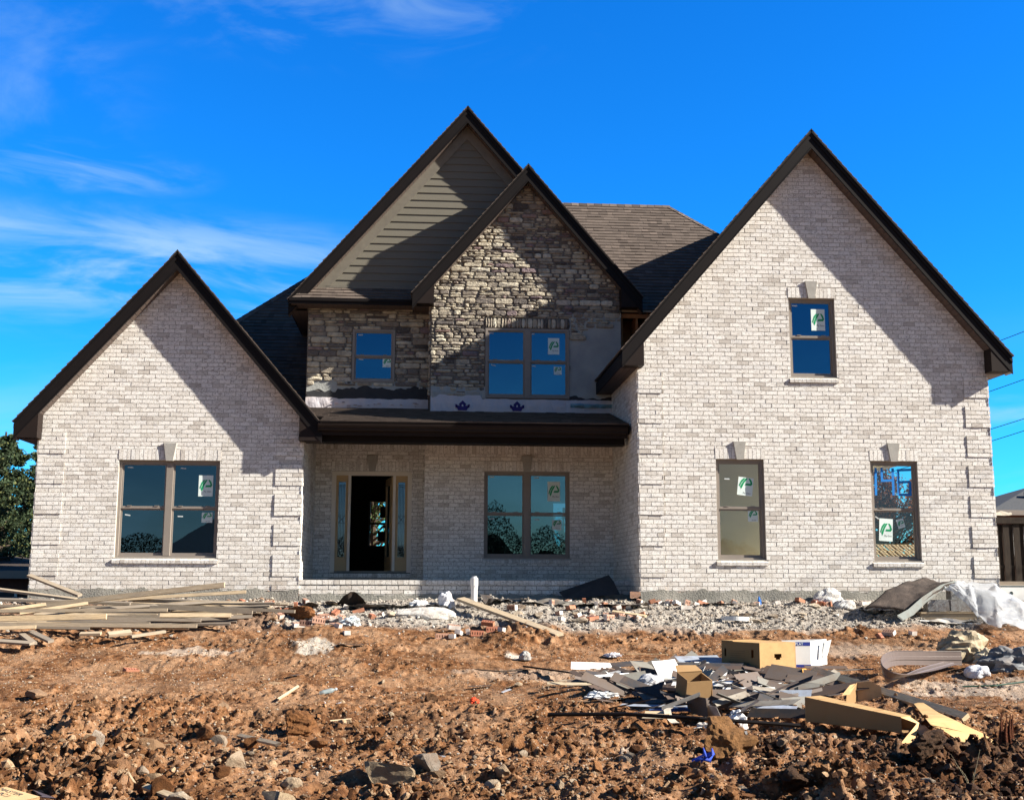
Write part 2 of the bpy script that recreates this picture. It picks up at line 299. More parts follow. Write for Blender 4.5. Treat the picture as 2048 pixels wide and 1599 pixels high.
M = dict(
    brick=brick_mat(), mortar=pm('mortar', (.46, .425, .37), .95, (.34, .315, .275), 20, .6, .5, 120),
    stone=stone_mat(), stone_bed=pm('stone_mortar_bed', (.20, .18, .155), .95),
    shingle=shingle_mat(), trim=pm('dark_brown_trim', (.012, .0092, .009), .6, (.009, .0075, .0075), 5, .6, .08, 60, .002, .12),
    trim2=pm('brown_clad_trim', (.024, .0165, .014), .6, (.018, .013, .0115), 5, .6, .08, 60, .002, .12),
    soffit=soffit_mat(), siding=pm('fibre_cement_siding', (.158, .146, .116), .75, (.142, .130, .102), 3, .6, .15, 90, .002, .3, (1, 1, 6)),
    siding_trim=pm('siding_trim', (.185, .168, .136), .7), frame=pm('window_frame_taupe', (.27, .235, .20), .5, (.24, .205, .175), 6, .6, .05, 50, .001, .4),
    lintel=None, keystone=pm('cast_keystone', (.40, .385, .35), .9, (.31, .295, .265), 12, .7, .4, 80),
    concrete=pm('foundation_parging', (.30, .285, .25), .95, (.20, .195, .17), 3, .8, .9, 35, .02),
    scratch=pm('grey_scratch_coat', (.40, .41, .38), .95, (.30, .31, .30), 2.5, .8, .7, 30, .01),
    felt=pm('black_felt', (.030, .032, .035), .8, (.05, .05, .052), 6, .6, .6, 25, .01),
    wrap=pm('house_wrap', (.66, .58, .55), .6, (.50, .50, .55), 4, .7, .6, 12, .02),
    wrap_blue=pm('wrap_print', (.035, .020, .16), .6), wrap_line=pm('wrap_small_print', (.35, .25, .30), .7),
    dark_in=pm('room_darkness', (.055, .045, .035), .95), wall_in=pm('drywall', (.80, .76, .64), .9, (.74, .70, .58), 2, .6, .05), floor_in=pm('subfloor', (.55, .46, .34), .9),  # unlit rooms: their darkness is put into a near-black wall colour
    door_panel=pm('door_primer_tan', (.52, .37, .20), .55, (.46, .33, .18), 3, .6, .05), door_frame=pm('door_frame_beige', (.78, .72, .62), .6, (.70, .64, .55), 4, .6, .05),
    came=pm('lead_came', (.05, .05, .06), .4, metallic=.6), glass=glass_mat('window_glass', (.32, .38, .42), .22, (.28, .48, .62)), glass_b=glass_mat('window_glass_blue_reflection', fac=.34, refl=(.10, .40, .66)), glass_p=glass_mat('window_glass_porch', fac=.30, refl=(.30, .55, .62)), glass_c=glass_mat('window_glass_clear', (.90, .92, .88), .06, (.6, .8, 1)),  # one glass in copies; each window's reflection put into tint and strength
    leaded=glass_mat('sidelight_glass', (.25, .30, .34), .22, (.45, .6, .75)),
    card=pm('sticker_card', (.74, .84, .80), .6, (.70, .80, .76)), green=pm('sticker_green', (.0, .33, .12), .5, (.0, .30, .11)), ink=pm('dark_ink', (.03, .05, .05), .6),
    tape=pm('blue_tape', (.01, .22, .66), .6, (.01, .20, .60)), tag_white=pm('pull_tab', (.62, .66, .66), .6),
    osb=pm('bare_sheathing', (.36, .17, .07), .9, (.28, .12, .05), 9, .7), white=pm('white_pvc', (.75, .75, .73), .35, (.66, .66, .64), 8, .6, .05),
    wood=wood_mat(), rock=tint_mat('limestone_rock', .9, 9, .55, 1.0, .05, (.20, .12, .07), 25), clod=tint_mat('soil_clod', .95, 30, .55, 1.0, .04, (.05, .022, .010), 40),
    paintobj=tint_mat('tinted_surface', .7, 6, .5, .3, .004, (.12, .075, .045)), kraft=tint_mat('corrugated_card', .8, 5, .40, .2, .003, (.25, .14, .06)),
    ground=ground_mat(), bark=pm('bark', (.07, .05, .035), .95, (.04, .03, .022), 10, .7, .8, 30, .02),
)
def leaf_mat(name, tr=.25):
    m, N, L, b = nodes(name); q = NB(N, L); col, r, g, bl = q.tint(); L.new(col, b.inputs['Base Color']); b.inputs['Roughness'].default_value = .75; b.inputs['Specular IOR Level'].default_value = .2
    out = [n for n in N if n.type == 'OUTPUT_MATERIAL'][0]; t = N.new('ShaderNodeBsdfTranslucent'); L.new(col, t.inputs[0]); mx = N.new('ShaderNodeMixShader'); mx.inputs[0].default_value = tr
    L.new(b.outputs[0], mx.inputs[1]); L.new(t.outputs[0], mx.inputs[2]); L.new(mx.outputs[0], out.inputs[0]); return m
M['leaf'] = leaf_mat('foliage')

# ---------------------------------------------------------------- polygon tools (2D)
def clip(poly, a, b, c):                                      # keep a*x+b*y <= c
    out = []; n = len(poly)
    for i in range(n):
        p, q = poly[i], poly[(i+1) % n]; dp = a*p[0]+b*p[1]-c; dq = a*q[0]+b*q[1]-c
        if dp <= 1e-9: out.append(p)
        if (dp < -1e-9 and dq > 1e-9) or (dp > 1e-9 and dq < -1e-9):
            t = dp/(dp-dq); out.append((p[0]+(q[0]-p[0])*t, p[1]+(q[1]-p[1])*t))
    return out
def area(p): return abs(sum(p[i][0]*p[(i+1) % len(p)][1]-p[(i+1) % len(p)][0]*p[i][1] for i in range(len(p))))/2 if len(p) > 2 else 0
def clip_convex(poly, cv):
    s = sum(cv[i][0]*cv[(i+1) % len(cv)][1]-cv[(i+1) % len(cv)][0]*cv[i][1] for i in range(len(cv)))
    cv = cv if s > 0 else cv[::-1]
    for i in range(len(cv)):
        p, q = cv[i], cv[(i+1) % len(cv)]; nx, ny = q[1]-p[1], -(q[0]-p[0]); poly = clip(poly, nx, ny, nx*p[0]+ny*p[1])
        if len(poly) < 3: return []
    return poly
def minus(polys, r, eps=1e-5):                                # polygons minus rectangle (x0,x1,z0,z1)
    x0, x1, z0, z1 = r; out = []
    for p in polys:
        xs = [q[0] for q in p]; zs = [q[1] for q in p]
        if max(xs) <= x0+eps or min(xs) >= x1-eps or max(zs) <= z0+eps or min(zs) >= z1-eps: out.append(p); continue
        for s in (clip(p, 1, 0, x0), clip(p, -1, 0, -x1)):
            if area(s) > 1e-6: out.append(s)
        mid = clip(clip(p, 1, 0, x1), -1, 0, -x0)
        for s in (clip(mid, 0, 1, z0), clip(mid, 0, -1, -z1)):
            if area(s) > 1e-6: out.append(s)
    return out
class Fr:                                                     # upright plane: origin, direction u, outward normal n
    def __init__(s, o, u, n): s.o = Vector(o); s.u = Vector(u); s.n = Vector(n)
    def P(s, u, z, n=0): return s.o+s.u*u+s.n*n+Vector((0, 0, z))
    def box(s, mb, u0, u1, z0, z1, n0, n1, m=0, t=None):
        mb.prism([s.P(u0, z0, n0), s.P(u1, z0, n0), s.P(u1, z1, n0), s.P(u0, z1, n0)], s.n*(n1-n0), m, t)
def front(Y): return Fr((0, Y, 0), (1, 0, 0), (0, -1, 0))
def east(X): return Fr((X, 0, 0), (0, 1, 0), (1, 0, 0))       # faces +X, u = Y
def west(X): return Fr((X, 0, 0), (0, 1, 0), (-1, 0, 0))
def rear(Y): return Fr((0, Y, 0), (1, 0, 0), (0, 1, 0))
_TXT = {}
def text_mesh(s):
    if s not in _TXT:
        cu = bpy.data.curves.new('t', 'FONT'); cu.body = s; cu.size = 1; o = bpy.data.objects.new('t', cu); COL.objects.link(o)
        dg = bpy.context.evaluated_depsgraph_get(); me = o.evaluated_get(dg).to_mesh(); v = [tuple(x.co) for x in me.vertices]; f = [tuple(p.vertices) for p in me.polygons]
        o.evaluated_get(dg).to_mesh_clear(); bpy.data.objects.remove(o); bpy.data.curves.remove(cu); _TXT[s] = (v, f)
    return _TXT[s]
def put_text(mb, s, O, U, V, h, m, bold=0):                   # O lower-left, U and V unit vectors
    v, f = text_mesh(s); O = Vector(O); U = Vector(U); V = Vector(V)
    mb.raw([O+U*(x*h/.72)+V*(y*h/.72) for x, y, z in v], f, m)
def text_w(s, h): v, f = text_mesh(s); return max(x[0] for x in v)*h/.72
# ================================================================ THE HOUSE
DL, DR, DW, DD, PF = 22.573, 21.499, 24.64, 25.22, 22.58       # depths: left wing, right wing, porch wall, door wall, porch front
XL0, XL1, XR0, XR1 = -7.345, -2.412, 3.903, 10.68
ZB = 1.58                                                      # foot of the brickwork
CH, BL, Z0Q = .0813, .219, 4.119                               # course height, brick pitch, height of a quoin foot
SL = 1.167                                                     # roof pitch of the gables (14 in 12)
house = empty('brick_house', (1.7, 22.5, 1.4))
tag(house, 'unfinished two storey house of whitewashed brick and ledge stone with steep brown roofs', 'house')
house_parts = []
def part(mb, name, mats, parent=None, **k):
    o = mb.build(name, mats, None, **k); p = parent or house; o.parent = p
    base = p.matrix_world if p.parent is None else None
    o.location = -Vector(house.location) if p is house else (0, 0, 0)
    return o
def rt(): return (R.random(), R.random(), R.random())

def brick_skin(mb, fr, poly, holes, quoins=(), p0=.0065, z_from=None):
    """individual bricks laid in running bond on plane fr inside poly (u,z), leaving out holes; quoins = (u0,u1)"""
    us = [p[0] for p in poly]; zs = [p[1] for p in poly]
    j0 = int(math.floor((min(zs)-Z0Q)/CH))-1; j1 = int(math.ceil((max(zs)-Z0Q)/CH))+1
    def cut(u0, u1, z0, z1, pr):
        pc = clip_convex([(u0, z0), (u1, z0), (u1, z1), (u0, z1)], poly)
        if area(pc) < 2e-4: return
        for g in minus([pc], (1e9, 1e9+1, 0, 1)) if not holes else _holes([pc], holes):
            if area(g) < 2e-4: continue
            g = [(a+R.uniform(-.0016, .0016), b+R.uniform(-.0016, .0016)) for a, b in g]; n = pr+R.uniform(-.002, .003)
            k = len(mb.v); mb.v += [tuple(fr.P(a, b, n+R.uniform(-.001, .001))) for a, b in g]+[tuple(fr.P(a, b, -.002)) for a, b in g]; L = len(g)
            t = rt(); mb.f.append(tuple(range(k, k+L))); mb.m.append(1); mb.t.append(t)
            for i in range(L): mb.f.append((k+i, k+(i+1) % L, k+L+(i+1) % L, k+L+i)); mb.m.append(1); mb.t.append(t)
    for j in range(j0, j1+1):
        z0 = Z0Q+CH*j+.005; z1 = z0+CH-.0105; off = (j % 2)*BL/2+R.uniform(-.012, .012); jm = j % 7
        qs = [q for q in quoins if jm < 5 and Z0Q+CH*(j-jm) < q[2]]
        u = math.floor(min(us)/BL)*BL-off
        while u < max(us):
            a, b = u+.005, u+BL-.005; segs = [(a, b)]
            for q in qs:
                segs = [s for (x, y) in segs for s in ((x, min(y, q[0]-.004)), (max(x, q[1]+.004), y)) if s[1]-s[0] > .012]
            for x, y in segs: cut(x, y, z0, z1, p0)
            u += BL
        for q in qs:
            u = q[0]; st = True
            while u < q[1]-.01:
                l = BL/2 if (st and j % 2) else BL; e = min(u+l, q[1]); cut(u+.003, e-.004, z0, z1, p0+.015); u = e; st = False
def _holes(polys, holes):
    for h in holes: polys = minus(polys, h)
    return polys
def wall_core(mb, fr, poly, holes, thick=.2, m=0):
    for g in _holes([poly], holes): mb.prism([fr.P(a, b, 0) for a, b in g], fr.n*(-thick), m)
def soldier(mb, fr, u0, u1, z0, z1, n, m=1, pitch=.0765):
    k = max(1, round((u1-u0)/pitch)); w = (u1-u0)/k
    for i in range(k):
        a = u0+w*i+.004; b = u0+w*(i+1)-.004; d = R.uniform(-.002, .003); fr.box(mb, a, b, z0+.004, z1-.004, -.002, n+d, m, rt())
    fr.box(mb, u0, u1, z0, z1, -.003, n-.006, 0)

# ---- sticker, drawn in a unit card (x right, y up)
_ST = [[(.07, .40), (.13, .36), (.24, .55), (.46, .78), (.36, .79), (.20, .66)],
       [(.24, .24), (.30, .33), (.40, .54), (.62, .79), (.50, .79), (.32, .60), (.16, .35)],
       [(.66, .79), (.76, .79), (.88, .68), (.80, .60)], [(.88, .68), (.95, .52), (.84, .50), (.80, .60)],
       [(.46, .44), (.86, .44), (.95, .53), (.84, .54), (.52, .53)]]
def sticker(fr, u, z, w, h, n, parent, rot=0, small=False):
    mb = MB(); c, s = math.cos(rot), math.sin(rot)
    def P(x, y, e):
        a = (x-.5)*w; b = (y-.5)*h; return fr.P(u+a*c-b*s, z+a*s+b*c, n+e)
    mb.prism([P(0, 0, 0), P(1, 0, 0), P(1, 1, 0), P(0, 1, 0)], fr.n*.002, 0)
    for pl in _ST: mb.prism([P(x, (y if h > w*1.2 else .08+y*1.12), .003) for x, y in pl], fr.n*.001, 1)
    U = fr.u*c+Vector((0, 0, s)); V = Vector((0, 0, c))-fr.u*s; th = h*.075 if h > w*1.2 else h*.09
    put_text(mb, 'Ply Gem', P(.38, .20 if h > w*1.2 else .10, .004), U, V, th, 2)
    return part(mb, 'sticker', [M['card'], M['green'], M['ink']], parent)
def window(fr, u0, u1, z0, z1, twin=False, stickers=(), tabs=(), rec=.055, lint=True, sill=True, key=True, glass='glass', stone=False, meet=None, reveal=True, wall_t=.2):
    w = MB(); T = .052; zm = meet or (z0+z1)/2+.01
    F = lambda a, b, c, d, n0, n1: fr.box(w, a, b, c, d, n0, n1, 0)
    n = -rec
    F(u0, u0+T, z0, z1, n-.07, n); F(u1-T, u1, z0, z1, n-.07, n); F(u0+T, u1-T, z1-T, z1, n-.07, n-.001); F(u0+T, u1-T, z0, z0+T*.8, n-.07, n-.001)
    bays = [(u0+T, u1-T)]
    if twin:
        um = (u0+u1)/2; F(um-.062, um+.062, z0+T*.8, z1-T, n-.07, n+.004); bays = [(u0+T, um-.062), (um+.062, u1-T)]
    for a, b in bays:                                          # sashes: the lower one sits deeper
        s = .030
        for (c, d, dn, bt) in ((zm, z1-T, -.022, .045), (z0+T*.8, zm-.002, -.045, .05)):
            F(a, a+s, c, d, n+dn-.03, n+dn); F(b-s, b, c, d, n+dn-.03, n+dn); F(a+s, b-s, d-.028, d, n+dn-.03, n+dn-.001); F(a+s, b-s, c, c+bt, n+dn-.03, n+dn-.001)
        F(a+.12, a+.20, zm+.044, zm+.056, n-.03, n-.012); F(b-.20, b-.12, zm+.044, zm+.056, n-.03, n-.012)   # sash locks
    wo = part(w, 'window', M['frame'])
    for a, b in bays:
        for c, d, dn in ((zm, z1-T, -.038), (z0+T*.8, zm, -.061)):
            g = MB(); fr.box(g, a+.02, b-.02, c+.02, d-.02, n+dn-.004, n+dn); part(g, 'pane', M[glass], wo)
    for (pu, pz, pw, ph, rot) in stickers: sticker(fr, pu, pz, pw, ph, n-.03 if pz > zm else n-.052, wo, rot)
    for (pu, pz, rot) in tabs:
        t = MB(); c, s = math.cos(rot), math.sin(rot); nn = n-.033 if pz > zm else n-.056
        t.prism([fr.P(pu+x*c-y*s, pz+x*s+y*c, nn) for x, y in ((-.05, -.011), (.05, -.011), (.05, .011), (-.05, .011))], fr.n*.002, 0); part(t, 'pull_tab', M['tag_white'], wo)
    if lint:
        l = MB(); soldier(l, fr, u0-.01, u1+.02, z1+.006, z1+.215, .012); part(l, 'lintel', [M['mortar'], M['brick']], wo)
    if key:
        k = MB(); um = (u0+u1)/2; k.prism([fr.P(um-.065, z1-.005, .0), fr.P(um+.065, z1-.005, 0), fr.P(um+.118, z1+.335, 0), fr.P(um-.118, z1+.335, 0)], fr.n*.045, 0); part(k, 'keystone', M['keystone'], wo)
    if sill:
        l = MB(); pitch = .076; k = round((u1-u0+.04)/pitch); x = u0-.03; ww = (u1-u0+.06)/k
        for i in range(k):
            a = x+ww*i+.003; b = x+ww*(i+1)-.003; d = R.uniform(-.002, .002); t = rt()
            l.prism([fr.P(a, z0-.105+d, -.05), fr.P(a, z0-.105+d, .038+d), fr.P(a, z0-.045+d, .044+d), fr.P(a, z0-.004, -.05)], fr.u*(b-a), 1, t)
        l.prism([fr.P(x, z0-.10, -.055), fr.P(x, z0-.10, .036), fr.P(x, z0-.052, .040), fr.P(x, z0-.012, -.055)], fr.u*(u1-u0+.06), 0)
        part(l, 'sill', [M['mortar'], M['brick']], wo)
    return wo

# ================= left wing
fl = front(DL)
LXC = (XL0+XL1)/2; LPK = 7.94
zrake = lambda u, c, pk: pk-SL*abs(u-c)
ez = LPK-SL*(XL1-LXC)
polyL = [(XL0, ZB), (XL1, ZB), (XL1, ez), (LXC, LPK), (XL0, ez)]
wl = (-5.845, -3.958, 2.182, 4.006)
b = MB(); wall_core(b, fl, polyL, [wl])
lint_h = lambda w: (w[0]-.012, w[1]+.022, w[3], w[3]+.218)
sill_h = lambda w: (w[0]-.034, w[1]+.034, w[2]-.107, w[2])
brick_skin(b, fl, polyL, [wl, lint_h(wl), sill_h(wl)], [(XL0, XL0+.50, 4.5), (XL1-.50, XL1, 4.5)])
# side walls of the wing
fe = east(XL1); polyS = [(DL+.2, ZB), (DD, ZB), (DD, 4.85), (DL+.2, 4.85)]
wall_core(b, fe, polyS, []); brick_skin(b, fe, [(DL-.02, ZB), (DD, ZB), (DD, 4.85), (DL-.02, 4.85)], [], [(DL-.02, DL+.13, 4.5)])
fw = west(XL0); polyW = [(DL+.2, ZB), (31, ZB), (31, 4.75), (DL+.2, 4.75)]; wall_core(b, fw, polyW, []); brick_skin(b, fw, [(DL-.02, ZB), (31, ZB), (31, 4.75), (DL-.02, 4.75)], [], [(DL-.02, DL+.4, 4.5)])
part(b, 'brick_wall', [M['mortar'], M['brick']])
window(fl, *wl, twin=True, stickers=[(-4.225, 3.54, .27, .40, 0), (-4.18, 2.94, .20, .19, 0)], tabs=[(-5.65, 3.88, -.05), (-5.66, 2.98, -.15), (-4.66, 3.87, -.08), (-4.68, 2.96, -.02)])

# ================= right wing
frr = front(DR); RXC = (XR0+XR1)/2+.02; RPK = 10.34
er = RPK-SL*(XR1-RXC)
polyR = [(XR0, ZB), (XR1, ZB), (XR1, er), (RXC, RPK), (XR0, er)]
w1 = (5.352, 6.265, 2.168, 4.028); w2 = (8.308, 9.222, 2.155, 4.022); w3 = (6.842, 7.742, 5.612, 7.148)
b = MB(); wall_core(b, frr, polyR, [w1, w2, w3]); hs = []
for w_ in (w1, w2, w3): hs += [w_, lint_h(w_), sill_h(w_)]
brick_skin(b, frr, polyR, hs, [(XR0, XR0+.46, 5.3), (XR1-.47, XR1, 5.3)])
fwr = west(XR0); pw = [(DR-.02, ZB), (DD, ZB), (DD, 5.95), (DR-.02, 5.95)]; wall_core(b, fwr, [(DR+.2, ZB), (DD, ZB), (DD, 5.95), (DR+.2, 5.95)], [])
brick_skin(b, fwr, pw, [], [(DR-.02, DR+.22, 5.3)])
soldier(b, fwr, DR+.02, DW, 5.70, 5.90, .010)
fer = east(XR1); ews = (21.9, 27.8, 1.97, 4.40); pe = [(DR+.2, ZB), (30, ZB), (30, 5.95), (DR+.2, 5.95)]; wall_core(b, fer, pe, [ews]); brick_skin(b, fer, [(DR-.02, ZB), (30, ZB), (30, 5.95), (DR-.02, 5.95)], [ews], [(DR-.02, DR+.4, 5.3)])
part(b, 'brick_wall', [M['mortar'], M['brick']])
win1 = window(frr, *w1, stickers=[(5.925, 3.53, .29, .34, -.12), (6.06, 2.98, .19, .21, 0)], tabs=[(5.58, 3.67, -.03)], glass='glass_c')
win2 = window(frr, *w2, stickers=[(8.60, 2.74, .26, .42, -.06), (8.89, 2.86, .14, .17, .25)], tabs=[(8.45, 2.96, -.6)], glass='glass_c')
win3 = window(frr, *w3, stickers=[(7.44, 6.75, .27, .42, 0)], tabs=[(6.99, 7.02, 0)], glass='glass_b')
t = MB()                                                       # house number in blue painter's tape
def strip(x0, y0, x1, y1, wd):
    a = Vector((x0, y0, 0)); c = Vector((x1, y1, 0)); d = (c-a).normalized(); s = Vector((-d.y, d.x, 0))*wd/2; q = [a+s, c+s, c-s, a-s]
    t.prism([frr.P(p.x, p.y, -.088+R.uniform(0, .0012)) for p in q], frr.n*.0007, 0)
def uz(px, py): p = at(px, py, DR+.09); return p.x, p.z
for (a, b_, wd) in (((1751, 935), (1752, 990), .045), ((1763, 935), (1764, 963), .045), ((1762, 961), (1786, 960), .045), ((1785, 936), (1787, 990), .048), ((1794, 940), (1822, 939), .045), ((1796, 940), (1797, 989), .045), ((1796, 989), (1823, 989), .045), ((1821, 990), (1820, 963), .045), ((1798, 964), (1821, 963), .045)):
    strip(*uz(*a), *uz(*b_), wd)
part(t, 'taped_number', M['tape'], win2)

# ================= porch bay
b = MB(); f2 = front(DW); XJ = -.075
wp = (1.172, 2.982, 2.245, 4.060)
pp = [(XJ, ZB), (XR0, ZB), (XR0, 5.3), (XJ, 5.3)]
wall_core(b, f2, pp, [wp]); brick_skin(b, f2, [(XJ, 1.70), (XR0, 1.70), (XR0, 4.42), (XJ, 4.42)], [wp, lint_h(wp), sill_h(wp)])
soldier(b, f2, XJ, XR0, 4.42, 4.62, .008)
f3 = front(DD); dr = (-2.056, -.352, 1.945, 4.09)
wall_core(b, f3, [(XL1, ZB), (XJ, ZB), (XJ, 5.3), (XL1, 5.3)], [(dr[0], dr[1], 1.9, dr[3])])
brick_skin(b, f3, [(XL1, 1.80), (XJ, 1.80), (XJ, 4.56), (XL1, 4.56)], [(dr[0], dr[1], 1.80, dr[3]), (dr[0]-.01, dr[1]+.02, dr[3], dr[3]+.215)])
soldier(b, f3, XL1, XJ, 4.56, 4.75, .008)
soldier(b, f3, dr[0]-.01, dr[1]+.02, dr[3]+.004, dr[3]+.213, .012); soldier(b, f3, dr[0]-.01, dr[1]+.01, 1.84, 1.93, .03, pitch=.10)
fj = west(XJ); brick_skin(b, fj, [(DW-.004, 1.75), (DD, 1.75), (DD, 4.6), (DW-.004, 4.6)], [])
part(b, 'brick_wall', [M['mortar'], M['brick']])
k = MB(); um = (dr[0]+dr[1])/2; k.prism([f3.P(um-.065, 4.09, 0), f3.P(um+.065, 4.09, 0), f3.P(um+.118, 4.43, 0), f3.P(um-.118, 4.43, 0)], f3.n*.045, 0); part(k, 'keystone', M['keystone'])
window(f2, *wp, twin=True, stickers=[(2.655, 3.655, .265, .415, 0), (2.72, 2.95, .20, .21, 0)], tabs=[(1.34, 3.95, .05), (2.29, 3.94, 0), (1.35, 3.07, .05), (2.30, 3.06, 0)], glass='glass_p')
# porch platform
b = MB(); ff = front(PF); zp = 1.782
b.box(XL1+.012, XR0-.008, PF+.02, DD-.004, ZB-.15, zp-.012, 2)
soldier(b, ff, XL1+.01, XR0-.012, 1.695, zp, .018, 1, .108)
brick_skin(b, ff, [(XL1+.01, 1.50), (XR0-.012, 1.50), (XR0-.012, 1.695), (XL1+.01, 1.695)], [])
part(b, 'porch_floor', [M['mortar'], M['brick'], M['concrete']])
# ================= foundation
b = MB()
for (x0, x1, y0, y1, zz) in ((XL0-.01, XL1+.01, DL-.025, DL+.3, ZB+.012), (XR0-.01, XR1+.01, DR-.03, DR+.3, ZB+.012), (XL1+.02, XR0-.02, PF-.02, PF+.3, 1.505)):
    nseg = int((x1-x0)/.05); yv = y0; vs = []
    for i in range(nseg+1):                                    # hand-trowelled top edge
        x = x0+(x1-x0)*i/nseg; a = zz+.018*math.sin(x*9.1)+.016*math.sin(x*23.7+1)+R.uniform(-.012, .02); vs.append((x, a))
    b = MB()
    for (xa, za), (xb, zb) in zip(vs, vs[1:]):
        o1 = .012*math.sin(xa*5); o2 = .012*math.sin(xb*5)
        b.raw([(xa, yv-.03-o1, 1.1), (xb, yv-.03-o2, 1.1), (xb, yv-o2, zb), (xa, yv-o1, za), (xb, y1, zb), (xa, y1, za)], [(0, 1, 2, 3), (3, 2, 4, 5)], 0)
    part(b, 'foundation', M['concrete'])
b = MB(); b.box(XL0-.004, XL0+.3, DL, 31, 1.1, ZB-.004, 0)
part(b, 'foundation', M['concrete'])
b = MB(); b.box(XR1-.3, XR1+.006, DR, 31, 1.1, ZB-.003, 0); part(b, 'foundation', M['concrete'])

# ================= entrance
b = MB(); U = lambda x: at(x, 1040, DD+.05).x
n0, n1 = -.14, -.02
def fb(a, c, d, e, p=n0, q=n1, m=0): f3.box(b, a, c, d, e, p, q, m)
x0, x1, z0, z1 = dr; tz = z1-.085
fb(x0, x0+.09, z0, z1); fb(x1-.09, x1, z0, z1); fb(x0+.09, x1-.09, tz, z1, n0, n1-.001); fb(x0+.09, x1-.09, z0, z0+.035, n0, n1+.02, 1)
o0, o1 = -1.652, -.752
fb(o0-.055, o0, z0+.035, tz, n0, n1-.002); fb(o1, o1+.055, z0+.035, tz, n0, n1-.002)
dframe = part(b, 'door_frame', [M['door_frame'], M['concrete']])
for a, c in ((x0+.09, o0-.055), (o1+.055, x1-.09)):             # leaded sidelights
    s = MB(); P = lambda a_, c_, d_, e_, m=0, p=-.11, q=-.055: f3.box(s, a_, c_, d_, e_, p, q, m)
    zs0, zs1 = z0+.035, tz; g0, g1 = zs0+.29, zs1-.14; ga, gb = a+.055, c-.055
    P(a, c, zs0, g0); P(a, c, g1, zs1); P(a, ga, g0, g1); P(gb, c, g0, g1)
    for q_ in ((ga, gb, g1, g1+.02), (ga, gb, g0-.02, g0), (ga-.02, ga, g0-.02, g1+.02), (gb, gb+.02, g0-.02, g1+.02)): P(*q_, 0, -.055, -.04)
    so = part(s, 'sidelight', M['door_panel'], dframe)
    g = MB(); f3.box(g, ga, gb, g0, g1, -.085, -.08); part(g, 'pane', M['leaded'], dframe)
    l = MB(); wd = gb-ga
    def cm(u, z, u2, z2, r=.004): l.bar(f3.P(u, z, -.077), f3.P(u2, z2, -.077), r*2, r*2, 0, up=(0, 1, 0))
    for f_ in (.18, .38, .62, .82): cm(ga+wd*f_, g0+.12 if f_ in (.18, .82) else g0+.2, ga+wd*f_, g1-.06)
    for z_ in (g1-.06, g1-.10, g0+.12, g0+.20, g0+.25, (g0+g1)/2+.08, (g0+g1)/2-.08): cm(ga, z_, gb, z_)
    cm(ga, (g0+g1)/2+.08, (ga+gb)/2, (g0+g1)/2, .006); cm((ga+gb)/2, (g0+g1)/2, gb, (g0+g1)/2+.08, .006); cm(ga, (g0+g1)/2-.08, (ga+gb)/2, (g0+g1)/2, .006); cm((ga+gb)/2, (g0+g1)/2, gb, (g0+g1)/2-.08, .006)
    part(l, 'lead_came', M['came'], dframe)
b = MB(); H = Vector((o1-.01, DD+.13, 0)); dd = Vector((-.16, .86, 0)); du = dd.normalized(); dn = Vector((-du.y, du.x, 0))*.022   # door leaf swung inwards
def leaf(a, c, z_0, z_1, t_=1.0, m=0): b.obox(H+du*((a+c)/2)+Vector((0, 0, (z_0+z_1)/2)), du*((c-a)/2), dn*t_, (0, 0, (z_1-z_0)/2), m)
leaf(0, .16, z0+.04, tz-.01); leaf(.74, .9, z0+.04, tz-.01); leaf(.16, .74, z0+.04, z0+.34); leaf(.16, .74, tz-.17, tz-.01); leaf(.16, .19, z0+.34, tz-.17, 1.4); leaf(.71, .74, z0+.34, tz-.17, 1.4)
door = part(b, 'front_door', M['door_panel'])
b = MB(); leaf(.19, .71, z0+.34, tz-.17, .2); part(b, 'pane', M['leaded'], door)
b = MB(); k = H+du*.82+Vector((0, 0, 2.95)); b.tube([k-Vector((.07, .02, 0)), k+Vector((.07, .02, 0))], [.03, .03], 10); part(b, 'door_handle', M['came'], door)

# ================= upper storey walls
b = MB(); UXC = .765; UPK = 12.20
# siding gable above a pent roof
zsid = 8.12; hwid = 3.44
pg = [(UXC-3.9, zsid), (UXC+3.9, zsid), (UXC, UPK-.02)]
pg = clip_convex([(UXC-hwid, 7.6), (UXC+hwid, 7.6), (UXC+hwid, UPK-SL*hwid), (UXC, UPK), (UXC-hwid, UPK-SL*hwid)], [(-9, zsid), (9, zsid), (9, 13), (-9, 13)])
wall_core(b, f3, pg, [], .15, 1)
z = zsid
while z < UPK:
    g = clip_convex([(-9, z), (9, z), (9, z+.17), (-9, z+.17)], pg)
    if area(g) > .001:
        zc = [q[1] for q in g]; lo, hi = min(zc), max(zc)
        vs = [f3.P(a, c, .025-.019*(c-z)/.17) for a, c in g]+[f3.P(a, c, -.001) for a, c in g]; L = len(g)
        b.raw(vs, [tuple(range(L))]+[(i, (i+1) % L, L+(i+1) % L, L+i) for i in range(L)], 0)
    z += .17
for s in (-1, 1):                                              # frieze board under the rake
    p0 = Vector((UXC, 0, UPK-.42)); p1 = Vector((UXC+s*3.44, 0, UPK-.42-SL*3.44))
    b.prism([(p0.x, DD-.027, p0.z-.18), (p0.x, DD-.027, p0.z+.22), (p1.x, DD-.027, p1.z+.22), (p1.x, DD-.027, p1.z-.18)], (0, -.018, 0), 1)
b.box(UXC-3.1, UXC+3.1, DD-.045, DD-.01, zsid-.015, zsid+.03, 1)
part(b, 'siding', [M['siding'], M['siding_trim']])

